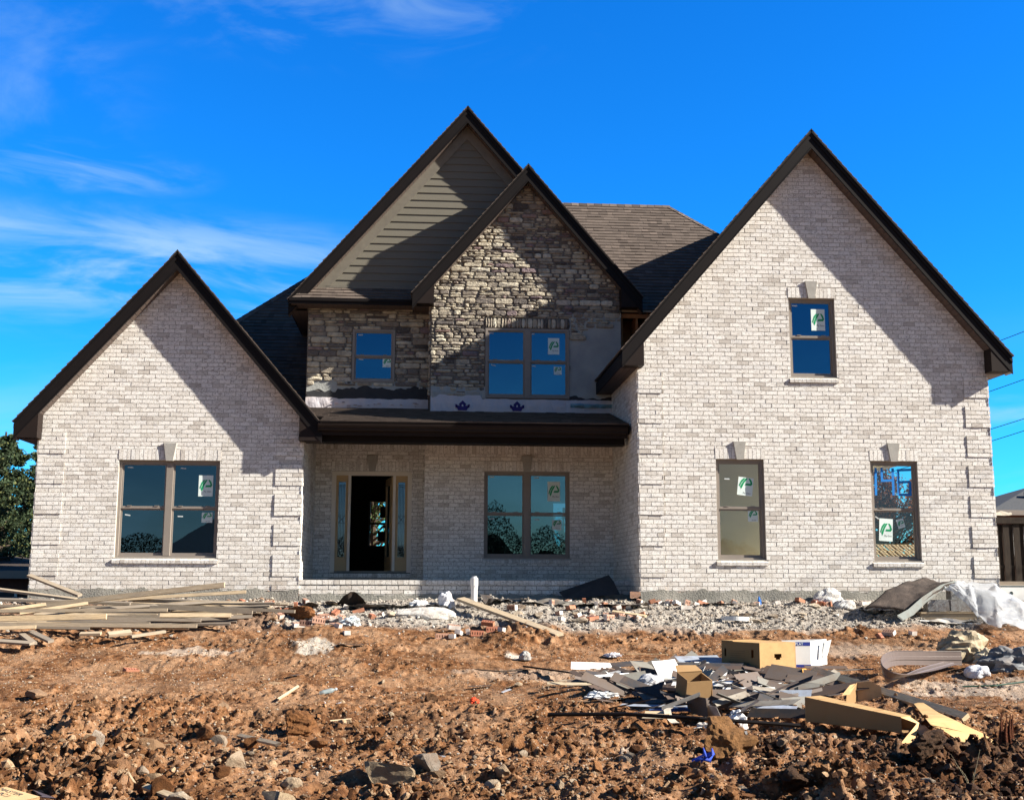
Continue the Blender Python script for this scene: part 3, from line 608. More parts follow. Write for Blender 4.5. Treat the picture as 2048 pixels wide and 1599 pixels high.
def stones(mb, fr, poly, holes, skip=None, ztop=99, lw=(.12, .38), hh=(.05, .13)):
    zs = [p[1] for p in poly]; us = [p[0] for p in poly]; z = min(zs); prev = []
    while z < max(zs):
        h = R.uniform(*hh); u = min(us)-R.uniform(0, .25)
        while u < max(us):
            l = R.uniform(*lw)*(1.25 if h > .09 else .95); tall = R.random() < .10; split = h > .085 and R.random() < .35
            cells = [(u, u+l, z, z+h)]
            if split: zz = z+h*R.uniform(.42, .58); um_ = u+l*R.uniform(.35, .65); cells = [(u, u+l, z, zz), (u, um_, zz, z+h), (um_, u+l, zz, z+h)]
            for (a, c, d, e) in cells:
                g = clip_convex([(a, d), (c, d), (c, e), (a, e)], poly)
                if area(g) < 6e-4: continue
                for q in _holes([g], holes):
                    if area(q) < 6e-4: continue
                    xs = [p[0] for p in q]; ys = [p[1] for p in q]; cx, cz = sum(xs)/len(xs), sum(ys)/len(ys)
                    if skip and skip(cx, cz): continue
                    stone_block(mb, fr, q, R.uniform(.016, .046))
            u += l
        z += h
def stone_block(mb, fr, q, p, gap=.0035):
    """one rough stone: the cell outline shrunk and roughened, a rounded shoulder and a lumpy face"""
    cx = sum(a for a, b_ in q)/len(q); cz = sum(b_ for a, b_ in q)/len(q)
    out = []
    for i in range(len(q)):                                    # subdivide the outline
        a, c = q[i], q[(i+1) % len(q)]; L = math.hypot(c[0]-a[0], c[1]-a[1]); k = max(1, int(L/.055))
        for j in range(k): out.append((a[0]+(c[0]-a[0])*j/k, a[1]+(c[1]-a[1])*j/k))
    n = len(out); wq = max(a for a, _ in q)-min(a for a, _ in q); hq = max(b_ for _, b_ in q)-min(b_ for _, b_ in q); rings = []
    for lv, (ins, dep) in enumerate(((gap, .0), (gap, p*.55), (gap+.010, p*.92))):
        rg = []
        for i, (a, c) in enumerate(out):
            dx, dz = cx-a, cz-c; sx = min(1, ins/max(abs(dx), 1e-4)) if abs(dx) > 1e-4 else 0; sz = min(1, ins/max(abs(dz), 1e-4)) if abs(dz) > 1e-4 else 0
            sx = min(sx, .45); sz = min(sz, .45)
            corner = .018 if (abs(dx) > wq*.40 and abs(dz) > hq*.34) else 0
            fx = a+dx*sx+math.copysign(corner, dx)*(1 if abs(dx) > .02 else 0); fz = c+dz*sz+math.copysign(corner*.6, dz)*(1 if abs(dz) > .012 else 0)
            rg.append(fr.P(fx+R.uniform(-.003, .003), fz+R.uniform(-.003, .003), dep+(R.uniform(-.006, .006) if lv else 0)))
        rings.append(rg)
    vs = rings[0]+rings[1]+rings[2]; fs = []
    for k in (0, 1): fs += [(k*n+i, k*n+(i+1) % n, (k+1)*n+(i+1) % n, (k+1)*n+i) for i in range(n)]
    vs.append(fr.P(cx+R.uniform(-.2, .2)*wq, cz+R.uniform(-.15, .15)*hq, p+R.uniform(-.004, .014))); fs += [(2*n+i, 2*n+(i+1) % n, 3*n) for i in range(n)]
    mb.raw(vs, fs, 1, (min(.999, max(0, R.gauss(.5, .27))), R.random(), R.random()))

# stone gable over the porch window
b = MB(); GX0, GX1 = .0, 4.12; GXC = 2.075; GPK = 10.66; ge = GPK-SL*(GX1-GXC)
wg = (1.180, 2.985, 5.628, 7.140)
pgs = [(GX0, 5.30), (GX1, 5.30), (GX1, ge), (GXC, GPK), (GX0, ge)]
wall_core(b, f2, pgs, [wg], .2, 0)
pst = clip_convex(pgs, [(-1, 5.66), (9, 5.66), (9, 12), (-1, 12)])
def skip_g(x, z):
    if x > 3.0 and z < 6.92+.12*math.sin(x*9): return True
    if x > 3.28 and z < 7.14: return True
    if x > 3.55 and z < 7.22+.05*math.sin(x*20): return True
    if x > 3.85 and z < 7.34: return True
    if x < 1.2 and z < 5.75+.07*math.sin(x*7+1): return True
    return False
stones(b, f2, pst, [wg, (wg[0]-.01, wg[1]+.02, wg[3], wg[3]+.25)], skip_g)
x = wg[0]-.01
while x < wg[1]+.01:                                            # upright stones over the window
    w_ = R.uniform(.05, .11); e = min(x+w_, wg[1]+.02); stone_block(b, f2, [(x, wg[3]+.005), (e, wg[3]+.005), (e, wg[3]+.235), (x, wg[3]+.235)], R.uniform(.03, .05), .004); x = e
part(b, 'stone_wall', [M['stone_bed'], M['stone']])
window(f2, *wg, twin=True, stickers=[(2.65, 6.77, .245, .36, 0), (2.74, 6.24, .17, .175, 0)], tabs=[(1.30, 7.035, 0), (2.19, 7.03, .08), (1.35, 6.34, -.3), (2.21, 6.335, 0)], lint=False, sill=False, key=False, rec=-.035, glass='glass_b', meet=6.41)
# left upper bay
b = MB(); SX0 = -2.665; ps = [(SX0, 5.40), (GX0, 5.40), (GX0, 8.0), (SX0, 8.0)]
wu = (-1.690, -.768, 6.022, 7.190)
wall_core(b, f3, ps, [wu], .2, 0)
def skip_l(x, z): return z < (6.0 if x < -1.7 else 5.93)+.05*math.sin(x*8)
stones(b, f3, [(SX0, 5.8), (GX0, 5.8), (GX0, 7.66), (SX0, 7.66)], [wu], skip_l, lw=(.14, .44), hh=(.06, .15))
part(b, 'stone_wall', [M['stone_bed'], M['stone']]); b = MB()
fjs = west(GX0); stones(b, fjs, [(DW, 5.66), (DD, 5.66), (DD, 7.66), (DW, 7.66)], [])
b.box(GX0-.001, GX0+.2, DW+.2, DD, 5.3, 8.0, 0); b.box(SX0-.0, SX0+.2, DD+.2, 30, 5.0, 8.2, 0); b.box(GX1-.2, GX1, DW+.2, 30, 5.3, 8.2, 0)
part(b, 'side_wall', [M['stone_bed'], M['stone']])
part(b, 'stone_wall', [M['stone_bed'], M['stone']]) if False else None
window(f3, *wu, stickers=[(-.935, 6.46, .19, .19, 0)], tabs=[(-1.52, 7.07, .08), (-1.50, 6.53, -.15)], lint=False, sill=False, key=False, rec=-.03, glass='glass_b', meet=6.58)
# unfinished lower edge: scratch coat, felt, house wrap
def ragged(mb, fr, u0, u1, zt_, zb_, n, m, amp=.04, seed=0, step=.05, amp2=None, wav=.0):
    k = int((u1-u0)/step); pts = []; ph = seed*1.7
    for i in range(k+1):
        u = u0+(u1-u0)*i/k; f = lambda a, s_: a*(.6*math.sin(u*6.1+ph+s_)+.4*math.sin(u*17.3+ph*2+s_))+R.uniform(-a, a)*.35
        T_ = zt_(u) if callable(zt_) else zt_; B_ = zb_(u) if callable(zb_) else zb_
        wv = wav*math.sin(u*11+ph)
        pts.append((u, T_+f(amp, 0), B_+f(amp if amp2 is None else amp2, 2), wv))
    for (a, t1, b1, w1_), (c, t2, b2, w2_) in zip(pts, pts[1:]):
        tm1, tm2 = (t1+b1)/2, (t2+b2)/2
        mb.raw([fr.P(a, t1, n), fr.P(c, t2, n), fr.P(c, tm2, n+abs(w2_)), fr.P(a, tm1, n+abs(w1_)), fr.P(c, b2, n+w2_*.3+.004), fr.P(a, b1, n+w1_*.3+.004)], [(0, 1, 2, 3), (3, 2, 4, 5)], m)
b = MB(); ragged(b, f3, SX0+.01, -.02, 6.08, 5.80, .006, 0, .01, 1, amp2=.05)
part(b, 'scratch_coat', M['scratch'])
b = MB(); ragged(b, f2, 2.98, GX1-.01, 7.5, 5.56, .006, 0, .01, 3, amp2=.03); part(b, 'scratch_coat', M['scratch']); b = MB(); ragged(b, f2, .02, 1.2, 5.86, 5.62, .012, 0, .02, 4, amp2=.03, wav=.03)
part(b, 'scratch_coat', M['scratch'])
b = MB(); ragged(b, f3, SX0+.02, -.02, lambda u: 5.82+(.08 if u > -2.0 else -.02), 5.64, .014, 0, .045, 2, amp2=.01); part(b, 'roofing_felt', M['felt'])
b = MB(); ragged(b, f2, 2.98, GX1-.02, 5.66, 5.50, .016, 0, .04, 5, amp2=.01); part(b, 'roofing_felt', M['felt'])
b = MB(); ragged(b, f3, SX0+.0, -.03, lambda u: 5.66+.02*(u < -2), 5.42, .02, 0, .012, 6, wav=.016)
for k in range(26): u = -2.2+R.random()*1.9; f3.box(b, u, u+R.uniform(.03, .10), 5.50+.018*(k % 5), 5.506+.018*(k % 5), .030, .06, 1) if (k // 5) % 2 == 0 else None
part(b, 'house_wrap', [M['wrap'], M['wrap_line']])
b = MB(); ragged(b, f2, .02, GX1-.05, lambda u: 5.60+(.08 if u < 1.1 else 0), 5.30, .024, 0, .008, 7, wav=.02)
for cx in (.70, 1.86):                                          # printed castle emblem
    cz = 5.345
    for pl in ([(-.09, 0), (.09, 0), (.14, .10), (-.14, .10)], [(-.065, .10), (.065, .10), (.065, .135), (-.065, .135)], [(-.085, .13), (.085, .13), (0, .215)], [(-.15, .065), (-.115, .055), (-.105, .125), (-.155, .135)], [(.15, .065), (.115, .055), (.105, .125), (.155, .135)]):
        b.prism([f2.P(cx+x, cz+y, .049) for x, y in pl], f2.n*.002, 1)
    b.prism([f2.P(cx+x, cz+y, .0525) for x, y in ((-.015, .085), (.015, .085), (.015, .12), (0, .13), (-.015, .12))], f2.n*.001, 0)
part(b, 'house_wrap', [M['wrap'], M['wrap_blue']])
b = MB(); ragged(b, f2, 3.0, GX1-.03, 5.52, 5.43, .05, 0, .008, 8, wav=.06); part(b, 'torn_flashing', pm('torn_scrim', (.20, .36, .42), .6))

# ================= roofs
def shingled(mb, quad, m=1, expo=.145, w=(.11, .24), deck=.03, mdeck=0):
    """quad: eave-left, eave-right, ridge-right, ridge-left (3D, coplanar, may be any convex outline starting along the eave)"""
    P = [Vector(p) for p in quad]; E = (P[1]-P[0]).normalized(); N = (P[1]-P[0]).cross(P[-1]-P[0]).normalized()
    if N.z < 0: N = -N
    S = N.cross(E); S = S if (P[-1]-P[0]).dot(S) > 0 else -S
    pl = [((p-P[0]).dot(E), (p-P[0]).dot(S)) for p in P]; s1 = max(q[1] for q in pl); u0 = min(q[0] for q in pl); u1 = max(q[0] for q in pl)
    mb.prism([p-N*.002 for p in P], -N*deck, mdeck)
    s = -.015; r = 0
    while s < s1:
        u = u0-R.uniform(0, .3)
        while u < u1:
            l = R.uniform(*w); t = R.uniform(.004, .014); k = clip_convex([(u, s), (u+l, s), (u+l, s+expo+.01), (u, s+expo+.01)], pl) if s > 0 else clip_convex([(u, 0), (u+l, 0), (u+l, s+expo+.01), (u, s+expo+.01)], pl)
            if area(k) > 1e-4:
                L = len(k); vs = [P[0]+E*a+S*c+N*(.004+(t+.008)*(1-(c-s)/expo)) for a, c in k]+[P[0]+E*a+S*c-N*.001 for a, c in k]
                tt = (min(1, max(0, R.gauss(.5, .14))), R.random(), R.random()); mb.raw(vs, [tuple(range(L))]+[(i, (i+1) % L, L+(i+1) % L, L+i) for i in range(L)], m, tt)
            u += l
        s += expo; r += 1
def gable_roof(cx, half, pk, y0, y1, wall_y, wall_half, name='roof', re=None, box_drop=.15, box_in=.05, ridge_y1=None, eaves=True, yl=None, yr=None, boxl=True, boxr=True):
    """front facing gable: pk = top of the shingles at the ridge, y0 = face of the rake board"""
    mb = MB(); yl = yl or y1; yr = yr or y1; ft = .36
    zt_ = pk-SL*half
    sh = .035                                                    # shingles overhang the rake board
    for s, ye in ((-1, yl), (1, yr)):
        q = [(cx+s*(half+.02), y0-sh, zt_-.02*SL), (cx+s*(half+.02), ye, zt_-.02*SL), (cx, ye, pk), (cx, y0-sh, pk)]
        shingled(mb, q)
    for yy in np.arange(y0-sh, (yl+yr)/2, .14):                  # ridge caps
        d = R.uniform(0, .006)
        for s in (-1, 1): mb.raw([(cx, yy, pk+.028+d), (cx, yy+.2, pk+.018+d), (cx+s*.13, yy+.2, pk+.018+d-.13*SL), (cx+s*.13, yy, pk+.028+d-.13*SL)], [(0, 1, 2, 3)], 1, (R.random(), .5, .5))
    ro = part(mb, name, [M['trim'], M['shingle']])
    lower = lambda u: pk-.06-SL*abs(u-cx)
    for s, bx in ((-1, boxl), (1, boxr)):
        f = MB(); a = cx; c = cx+s*half
        f.prism([(a, y0, lower(a)), (c, y0, lower(c)), (c, y0, lower(c)-.30), (a, y0, lower(a)-.30-.0)], (0, .03, 0), 0)
        f.prism([(a, y0-.016, lower(a)), (c, y0-.016, lower(c)), (c, y0-.016, lower(c)-.085), (a, y0-.016, lower(a)-.085)], (0, .015, 0), 0)   # crown strip
        f.prism([(a, y0-.006, lower(a)-.27), (c, y0-.006, lower(c)-.27), (c, y0-.006, lower(c)-.30), (a, y0-.006, lower(a)-.30)], (0, .005, 0), 0)
        part(f, 'rake_fascia', M['trim'], ro)
        f = MB(); f.prism([(a, y0+.03, lower(a)-.285), (c, y0+.03, lower(c)-.285), (c, wall_y, lower(c)-.285), (a, wall_y, lower(a)-.285)], (0, 0, .012), 0)
        so = part(f, 'rake_soffit', M['soffit'], ro)
        me = so.data; uvl = me.uv_layers['UVMap'].data             # stripes run across the rake
        for lp in me.loops: v = me.vertices[lp.vertex_index].co; uvl[lp.index].uv = (v.x*1.3, v.y)
        if bx:                                                     # boxed eave return
            f = MB(); inn = cx+s*(wall_half-box_in); zb = lower(c)-.36-box_drop+.26; zc = lower(inn)-.27
            f.prism([(c-s*.012, y0+.002, lower(c)-.05), (c-s*.012, y0+.002, zb), (inn, y0+.002, zb), (inn, y0+.002, zc)], (0, wall_y-y0+.0, 0), 0)
            part(f, 'eave_return', M['trim2'], ro)
        if eaves:
            ye = yl if s < 0 else (re or yr); zb = lower(c)-.36-box_drop+.26
            f = MB(); f.prism([(c, y0+.031, zb+.0), (c, y0+.031, lower(c)-.01), (c-s*.02, y0+.031, lower(c)-.01), (c-s*.02, y0+.031, zb+.0)], (0, ye-y0-.03, 0), 0)
            w_ = cx+s*wall_half; x_a, x_b = sorted((c-s*.02, w_))
            f.box(x_a, x_b, wall_y, ye, zb, zb+.012, 1)
            part(f, 'eave_soffit', [M['trim'], M['soffit']], ro)
    return ro
gable_roof(LXC, 2.85, 8.02, DL-.30, 30.0, DL-.001, (XL1-XL0)/2, yr=27.5, re=DL+.05)
gable_roof(RXC, 3.75, 10.42, DR-.30, 30.0, DR-.001, (XR1-XR0)/2, yl=DD+2.6, box_drop=.15)
gable_roof(GXC, 2.47, 10.72, DW-.30, 27.6, DW-.001, (GX1-GX0)/2, box_drop=.08)
gable_roof(UXC, 3.83, 12.25, DD-.30, 31.0, DD-.001, 3.43, box_drop=.05, boxl=False, boxr=False)
# pent roof under the siding, its gutter board and soffit
mb = MB(); shingled(mb, [(-2.98, DD-.44, 7.765), (-.02, DD-.44, 7.765), (-.02, DD-.022, 8.105), (-2.98+.30, DD-.022, 8.105)])
pent = part(mb, 'pent_roof', [M['trim'], M['shingle']])
f = MB(); f.box(-3.03, -.02, DD-.46, DD-.43, 7.64, 7.76, 0); f.box(-3.03, -.02, DD-.485, DD-.461, 7.70, 7.755, 0); f.box(-3.03, -3.0, DD-.43, 30, 7.62, 7.80, 0)
part(f, 'fascia', M['trim'], pent)
f = MB(); f.box(-3.0, -.02, DD-.43, DD-.002, 7.635, 7.647, 0); f.box(-3.0, SX0, DD, 30, 7.635, 7.647, 0); part(f, 'soffit', M['soffit'], pent)
# main upper roof (12 in 12) between the gables and the right wing
mb = MB(); ye, ze, xr = 24.72, 7.56, 9.69
zr = ze+3.66; yr = ye+3.66
shingled(mb, [(3.0, ye, ze), (xr, ye, ze), (xr-3.66, yr, zr), (1.0, yr, zr)])
mb.raw([(1.0, yr, zr), (xr-3.66, yr, zr), (xr, yr+3.66, ze), (1.0, yr+3.66, ze)], [(0, 1, 2, 3)], 1, (.5, .5, .5)); mb.raw([(xr, ye, ze), (xr, yr+3.66, ze), (xr-3.66, yr, zr)], [(0, 1, 2)], 1, (.5, .5, .5))
for i in range(26):
    x = 1.0+(xr-4.66)*i/26; mb.raw([(x, yr-.1, zr-.07), (x+.2, yr-.1, zr-.08), (x+.2, yr, zr+.03), (x, yr, zr+.035)], [(0, 1, 2, 3)], 1, (R.random(), .5, .5))
for i in range(36):
    t_ = i/36*3.66; c = Vector((xr-3.66+t_, yr-t_, zr-t_)); dv = Vector((1, -1, -1)).normalized(); sd = Vector((1, 1, 0)).normalized()*.1; up = Vector((0, 0, .035)); mb.raw([c-sd-up, c+sd-up, c+sd-up+dv*.2, c-sd-up+dv*.2, c+up*.4, c+up*.4+dv*.2], [(0, 4, 5, 3), (4, 1, 2, 5)], 1, (R.random(), .5, .5))
part(mb, 'main_roof', [M['trim'], M['shingle']])
# low roof behind the left wing (hip on the left)
mb = MB(); x0, y0_, z0_ = -7.78, 24.95, 4.84; hp = 6.2
shingled(mb, [(x0, y0_, z0_), (-2.68, y0_, z0_), (-2.68, y0_+5.1, z0_+5.1)])
for i in range(36):
    t_ = i*.14; c = Vector((x0+t_, y0_+t_, z0_+t_+.02)); d_ = Vector((.15, .15, .15)); mb.raw([c+Vector((-.07, .07, -.05)), c+Vector((-.07, .07, -.05))+d_, c+d_+Vector((0, 0, .03)), c+Vector((0, 0, .04)), c+Vector((.08, -.06, -.05)), c+Vector((.08, -.06, -.05))+d_], [(0, 1, 2, 3), (3, 2, 5, 4)], 1, (R.random(), .5, .5))
mb.raw([(x0, y0_, z0_), (x0+hp, y0_+hp, z0_+hp), (x0, y0_+2*hp, z0_)], [(0, 1, 2)], 1, (.5, .5, .5))
mb.raw([(x0+hp, y0_+hp, z0_+hp), (4, y0_+hp, z0_+hp), (10.9, y0_+2*hp, z0_), (x0, y0_+2*hp, z0_)], [(0, 1, 2, 3)], 1, (.5, .5, .5))
part(mb, 'lower_roof', [M['trim'], M['shingle']])
# porch roof, gutter, beam and ceiling
mb = MB(); gy = 22.20; ps_ = .228; zpr = 4.752
shingled(mb, [(-2.06, gy-.03, zpr), (3.845, gy-.03, zpr), (3.845, DW-.005, zpr+ps_*(DW-gy+.03)), (-2.06, DW-.005, zpr+ps_*(DW-gy+.03))])
shingled(mb, [(-2.66, DW-.2, zpr+ps_*(DW-.17-gy)), (-.0, DW-.2, zpr+ps_*(DW-.17-gy)), (-.0, DD-.004, zpr+ps_*(DD+.03-gy)), (-2.66, DD-.004, zpr+ps_*(DD+.03-gy))])
shingled(mb, [(-2.75, gy+.9, zpr+ps_*.93), (-2.0, gy+.9, zpr+ps_*.93), (-2.0, DD-.2, zpr+ps_*(DD-.17-gy)), (-2.75, DD-.2, zpr+ps_*(DD-.17-gy))])
mb.prism([(3.846, gy-.03, zpr-.02), (3.846, gy-.03, 4.56), (3.846, DW, 4.9), (3.846, DW, zpr+ps_*(DW-gy))], (.012, 0, 0), 0)
prf = part(mb, 'porch_roof', [M['trim'], M['shingle']])
g = MB(); prof = [(0, 0), (-.075, 0), (-.085, .02), (-.085, .045), (-.115, .085), (-.125, .12), (-.125, .128), (-.112, .128), (0, .128)]
g.prism([(-2.10, gy+.09+a, 4.578+c) for a, c in prof], (5.925, 0, 0), 0); g.box(-2.10, 3.83, gy+.091, gy+.12, 4.50, 4.74, 0); part(g, 'gutter', M['trim2'], prf)
g = MB(); g.box(XL1+.03, 3.81, PF-.07, PF+.26, 4.395, 4.575, 0)
for i in range(60): g.box(XL1+.03+.104*i, XL1+.034+.104*i, PF-.074, PF-.069, 4.40, 4.572, 0)
part(g, 'porch_beam', M['trim'], prf)
g = MB(); g.box(XL1, 3.80, gy+.12, PF-.06, 4.576, 4.586, 0); part(g, 'soffit', M['soffit'], prf)
g = MB(); g.box(XL1-.1, XR0, PF+.2, DW-.01, 4.60, 4.61, 0); g.box(XL1-.1, XJ, DW-.02, DD, 4.76, 4.77, 0); part(g, 'porch_ceiling', M['soffit'], prf)
# open framing beside the right wing eave
b = MB(); b.box(GX1-.02, XR0+2.4, DD+.3, DD+.36, 5.6, 7.7, 0); b.box(GX1+.02, GX1+.9, DW+.05, DW+.09, 7.44, 7.53, 0); b.box(GX1+.02, GX1+1.4, DW-.02, DW+.02, 7.56, 7.60, 1)
b.box(GX1+.02, GX1+.06, DW+.1, DD+.3, 6.8, 7.5, 0); b.box(GX1+.35, GX1+.39, DW+.1, DD+.3, 7.2, 7.5, 0)
part(b, 'bare_sheathing', [M['osb'], M['wood']])
b = MB(); p_a = at(1262, 682, 24.2); p_b = at(1287, 645, 24.2); b.prism([p_a, p_b, p_b+Vector((.06, 0, -.06)), p_a+Vector((.07, 0, -.05))], (0, .02, 0), 0); part(b, 'flashing_strip', M['white'])

# ================= inside
b = MB(); t = .08
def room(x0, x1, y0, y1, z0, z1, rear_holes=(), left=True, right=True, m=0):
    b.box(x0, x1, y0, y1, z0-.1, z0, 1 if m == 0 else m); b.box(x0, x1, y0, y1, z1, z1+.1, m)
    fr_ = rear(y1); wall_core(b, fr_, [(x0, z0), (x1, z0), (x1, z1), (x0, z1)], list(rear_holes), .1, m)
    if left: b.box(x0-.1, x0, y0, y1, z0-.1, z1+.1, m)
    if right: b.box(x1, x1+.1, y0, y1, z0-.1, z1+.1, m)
ZF = 1.93
rh = [(at(737, 1040, 31).x, at(763, 1040, 31).x+.45, at(740, 1091, 31).z, at(740, 1003, 31).z), (at(1102, 1040, 31).x, at(1102, 1040, 31).x+.95, at(1110, 1092, 31).z, at(1110, 1006, 31).z)]
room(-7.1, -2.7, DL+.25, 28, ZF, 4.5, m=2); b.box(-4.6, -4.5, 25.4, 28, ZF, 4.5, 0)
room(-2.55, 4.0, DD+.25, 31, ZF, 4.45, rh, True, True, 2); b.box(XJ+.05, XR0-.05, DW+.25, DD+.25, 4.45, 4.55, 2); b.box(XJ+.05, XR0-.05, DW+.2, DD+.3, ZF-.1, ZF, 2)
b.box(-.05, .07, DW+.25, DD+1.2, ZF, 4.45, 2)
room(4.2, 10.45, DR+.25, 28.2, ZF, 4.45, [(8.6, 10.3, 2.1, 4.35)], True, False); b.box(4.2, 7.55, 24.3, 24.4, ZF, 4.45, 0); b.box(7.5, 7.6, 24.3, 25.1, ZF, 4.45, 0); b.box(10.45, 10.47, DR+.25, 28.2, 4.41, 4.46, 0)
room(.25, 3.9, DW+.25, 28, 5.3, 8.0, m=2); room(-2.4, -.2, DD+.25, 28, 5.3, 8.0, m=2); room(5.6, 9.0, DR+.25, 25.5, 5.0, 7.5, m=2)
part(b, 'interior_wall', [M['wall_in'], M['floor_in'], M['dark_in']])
for h_ in rh:
    w_ = MB(); fr_ = front(31-.1); T = .05; fr_.box(w_, h_[0], h_[0]+T, h_[2], h_[3], -.05, .0, 0); fr_.box(w_, h_[1]-T, h_[1], h_[2], h_[3], -.05, 0, 0); fr_.box(w_, h_[0], h_[1], (h_[2]+h_[3])/2-.03, (h_[2]+h_[3])/2+.03, -.05, .001, 0)
    a = h_[0]+.3; fr_.box(w_, a, a+.3, (h_[2]+h_[3])/2+.15, (h_[2]+h_[3])/2+.45, -.05, -.04, 1); fr_.box(w_, a-.05, a+.2, (h_[2]+h_[3])/2-.45, (h_[2]+h_[3])/2-.2, -.05, -.04, 1)  # stickers against the light, their silhouette put into a dark colour
    part(w_, 'rear_window', [M['frame'], M['ink']])
# ================================================================ THE GROUND
def vnoise(x, y, s, seed):                                      # smooth value noise, feature size s
    rng = np.random.default_rng(seed); T = rng.random((256, 256)).astype(np.float32)
    X = x/s; Y = y/s; xi = np.floor(X).astype(int); yi = np.floor(Y).astype(int); fx = X-xi; fy = Y-yi; fx = fx*fx*(3-2*fx); fy = fy*fy*(3-2*fy)
    a = T[xi % 256, yi % 256]; b = T[(xi+1) % 256, yi % 256]; c = T[xi % 256, (yi+1) % 256]; d = T[(xi+1) % 256, (yi+1) % 256]
    return (a*(1-fx)+b*fx)*(1-fy)+(c*(1-fx)+d*fx)*fy-.5
def sstep(a, b, x): t = np.clip((x-a)/(b-a), 0, 1); return t*t*(3-2*t)
def rough(X, Y):                                                # how churned the soil is
    r = .42+.38*sstep(13.4, 10.8, Y+1.2*vnoise(X, Y, 1.3, 5))+.3*sstep(1.5, 4.5, X)*sstep(13, 11, Y)
    r += .35*sstep(-1.0, -3.5, X)*sstep(15.5, 14.5, Y)
    r = r*(1-.40*sstep(13.0, 14.5, Y)*sstep(18.6, 17.5, Y)); r = np.where(Y > 18.8, .45, r)
    r = r*(.62+.95*sstep(-.16, .22, vnoise(X*.55, Y*1.3, .75, 15)+.35*vnoise(X, Y, .3, 16)))
    return r
def relief(X, Y):
    r = rough(X, Y); X = np.asarray(X, np.float64); Y = np.asarray(Y, np.float64)
    h = .30*vnoise(X, Y, 1.7, 1)*np.clip(r, .25, 1)+.17*vnoise(X, Y, .60, 2)*r
    a = 1-np.abs(2*vnoise(X+.1*vnoise(X, Y, .2, 8), Y, .26, 3)); h += .13*(a-.5)*r
    b = 1-np.abs(2*vnoise(X, Y, .115, 4)); h += .095*(b-.5)*r
    h += .075*vnoise(X, Y, .055, 6)*r+.045*vnoise(X, Y, .032, 7)*r
    # wheel ruts across the yard
    for y0, sl in ((13.9, .10), (15.6, .10), (16.6, -.04)):
        d = Y-(y0+sl*X+.25*np.sin(X*.5)); h -= .05*np.exp(-(d/.16)**2)-.025*np.exp(-((np.abs(d)-.30)/.10)**2)
    h += .10*np.exp(-((Y-9.6)/.8)**2)*sstep(.5, 2.5, X)+.12*np.exp(-(((X-1.9)/.35)**2+((Y-9.9)/.4)**2))
    h += .10*np.exp(-(((X+1.55)/.55)**2+((Y-19.0)/.35)**2))+.10*np.exp(-(((X+.35)/.6)**2+((Y-19.9)/.3)**2))
    h += .16*np.exp(-(((X-2.75)/1.25)**2+((Y-14.6)/.95)**2))
    h = h*sstep(30, 22.2, Y)*sstep(-16, -11, X)*sstep(20, 15, X)*sstep(3, 5, Y)
    return h
def zg(x, y): return float(zt(y)+relief(np.array([x]), np.array([y]))[0])
def axis(lo, hi, fine, a, b, grow):
    v = [lo]
    while v[-1] < hi: v.append(v[-1]+fine(v[-1]))
    s = fine(hi)
    while v[-1] < b: s *= grow; v.append(v[-1]+s)
    s = fine(lo); w = [lo]
    while w[-1] > a: s *= grow; w.append(w[-1]-s)
    return np.array(w[::-1][:-1]+v)
gx = axis(-8.6, 12.0, lambda x: .021, -500, 500, 1.35); gy_ = axis(7.4, 23.0, lambda y: .012+.0035*(y-7.4), -300, 700, 1.30)
GX_, GY_ = np.meshgrid(gx, gy_); GZ = zt(GY_)+relief(GX_, GY_)
nx_, ny_ = len(gx), len(gy_); V = np.stack([GX_, GY_, GZ], -1).reshape(-1, 3)
i = np.arange(nx_-1)[None, :]+np.arange(ny_-1)[:, None]*nx_; F = np.stack([i, i+1, i+1+nx_, i+nx_], -1).reshape(-1, 4)
n1 = vnoise(GX_, GY_, .9, 21)+.5*vnoise(GX_, GY_, .25, 22)
yb = 19.35+.55*n1-.25*np.exp(-((GX_-5)/2)**2)                   # near edge of the gravel along the house
grav = sstep(-.25, .35, (GY_-yb))*sstep(40, 24, GY_)
grav = np.where(GX_ < -2.2+.6*n1, grav*.25, grav)
right = sstep(8.3, 9.6, GX_)*sstep(12.2, 13.5, GY_)*sstep(15.6, 14.6, GY_); grav = np.maximum(grav, right*.7*(vnoise(GX_, GY_, .3, 30) > -.1))
pale = np.zeros_like(GX_)
def spill(px, py, rx, ry, amp=1.0):
    global pale
    p = gp(px, py); e = ((GX_-p.x)/rx)**2+((GY_-p.y)/ry)**2; pale = np.maximum(pale, amp*sstep(1.2, .5, e+1.3*vnoise(GX_, GY_, .13, 33)+.5*vnoise(GX_, GY_, .05, 34)))
spill(628, 1296, .30, .45); spill(1290, 1520, .55, .22, .55); spill(390, 1304, .7, .25, .45); spill(1040, 1310, .18, .2); spill(870, 1232, .7, .4, .8); spill(560, 1205, .6, .5, .8); spill(1680, 1300, 1.2, .5, .3)
spill(1100, 1345, 1.2, .5, .25); spill(1980, 1380, 1.3, .8, .45)
dark_soil = .55*sstep(3.2, 4.2, GX_+.8*n1)*sstep(11.6, 10.6, GY_+.5*n1)*1.0+.35*sstep(.05, .4, vnoise(GX_, GY_, .8, 41))*sstep(20, 18, GY_)
dark_soil = np.maximum(dark_soil, .4*sstep(.03, -.05, GZ-zt(GY_))*rough(GX_, GY_))  # soil also coloured darker in the hollows of the relief
cols = np.stack([grav, pale, np.clip(dark_soil, 0, 1)], -1).reshape(-1, 3)
g_o = npmesh('ground', V, F, M['ground'], cols, smooth=True); g_o['kind'] = 'structure'
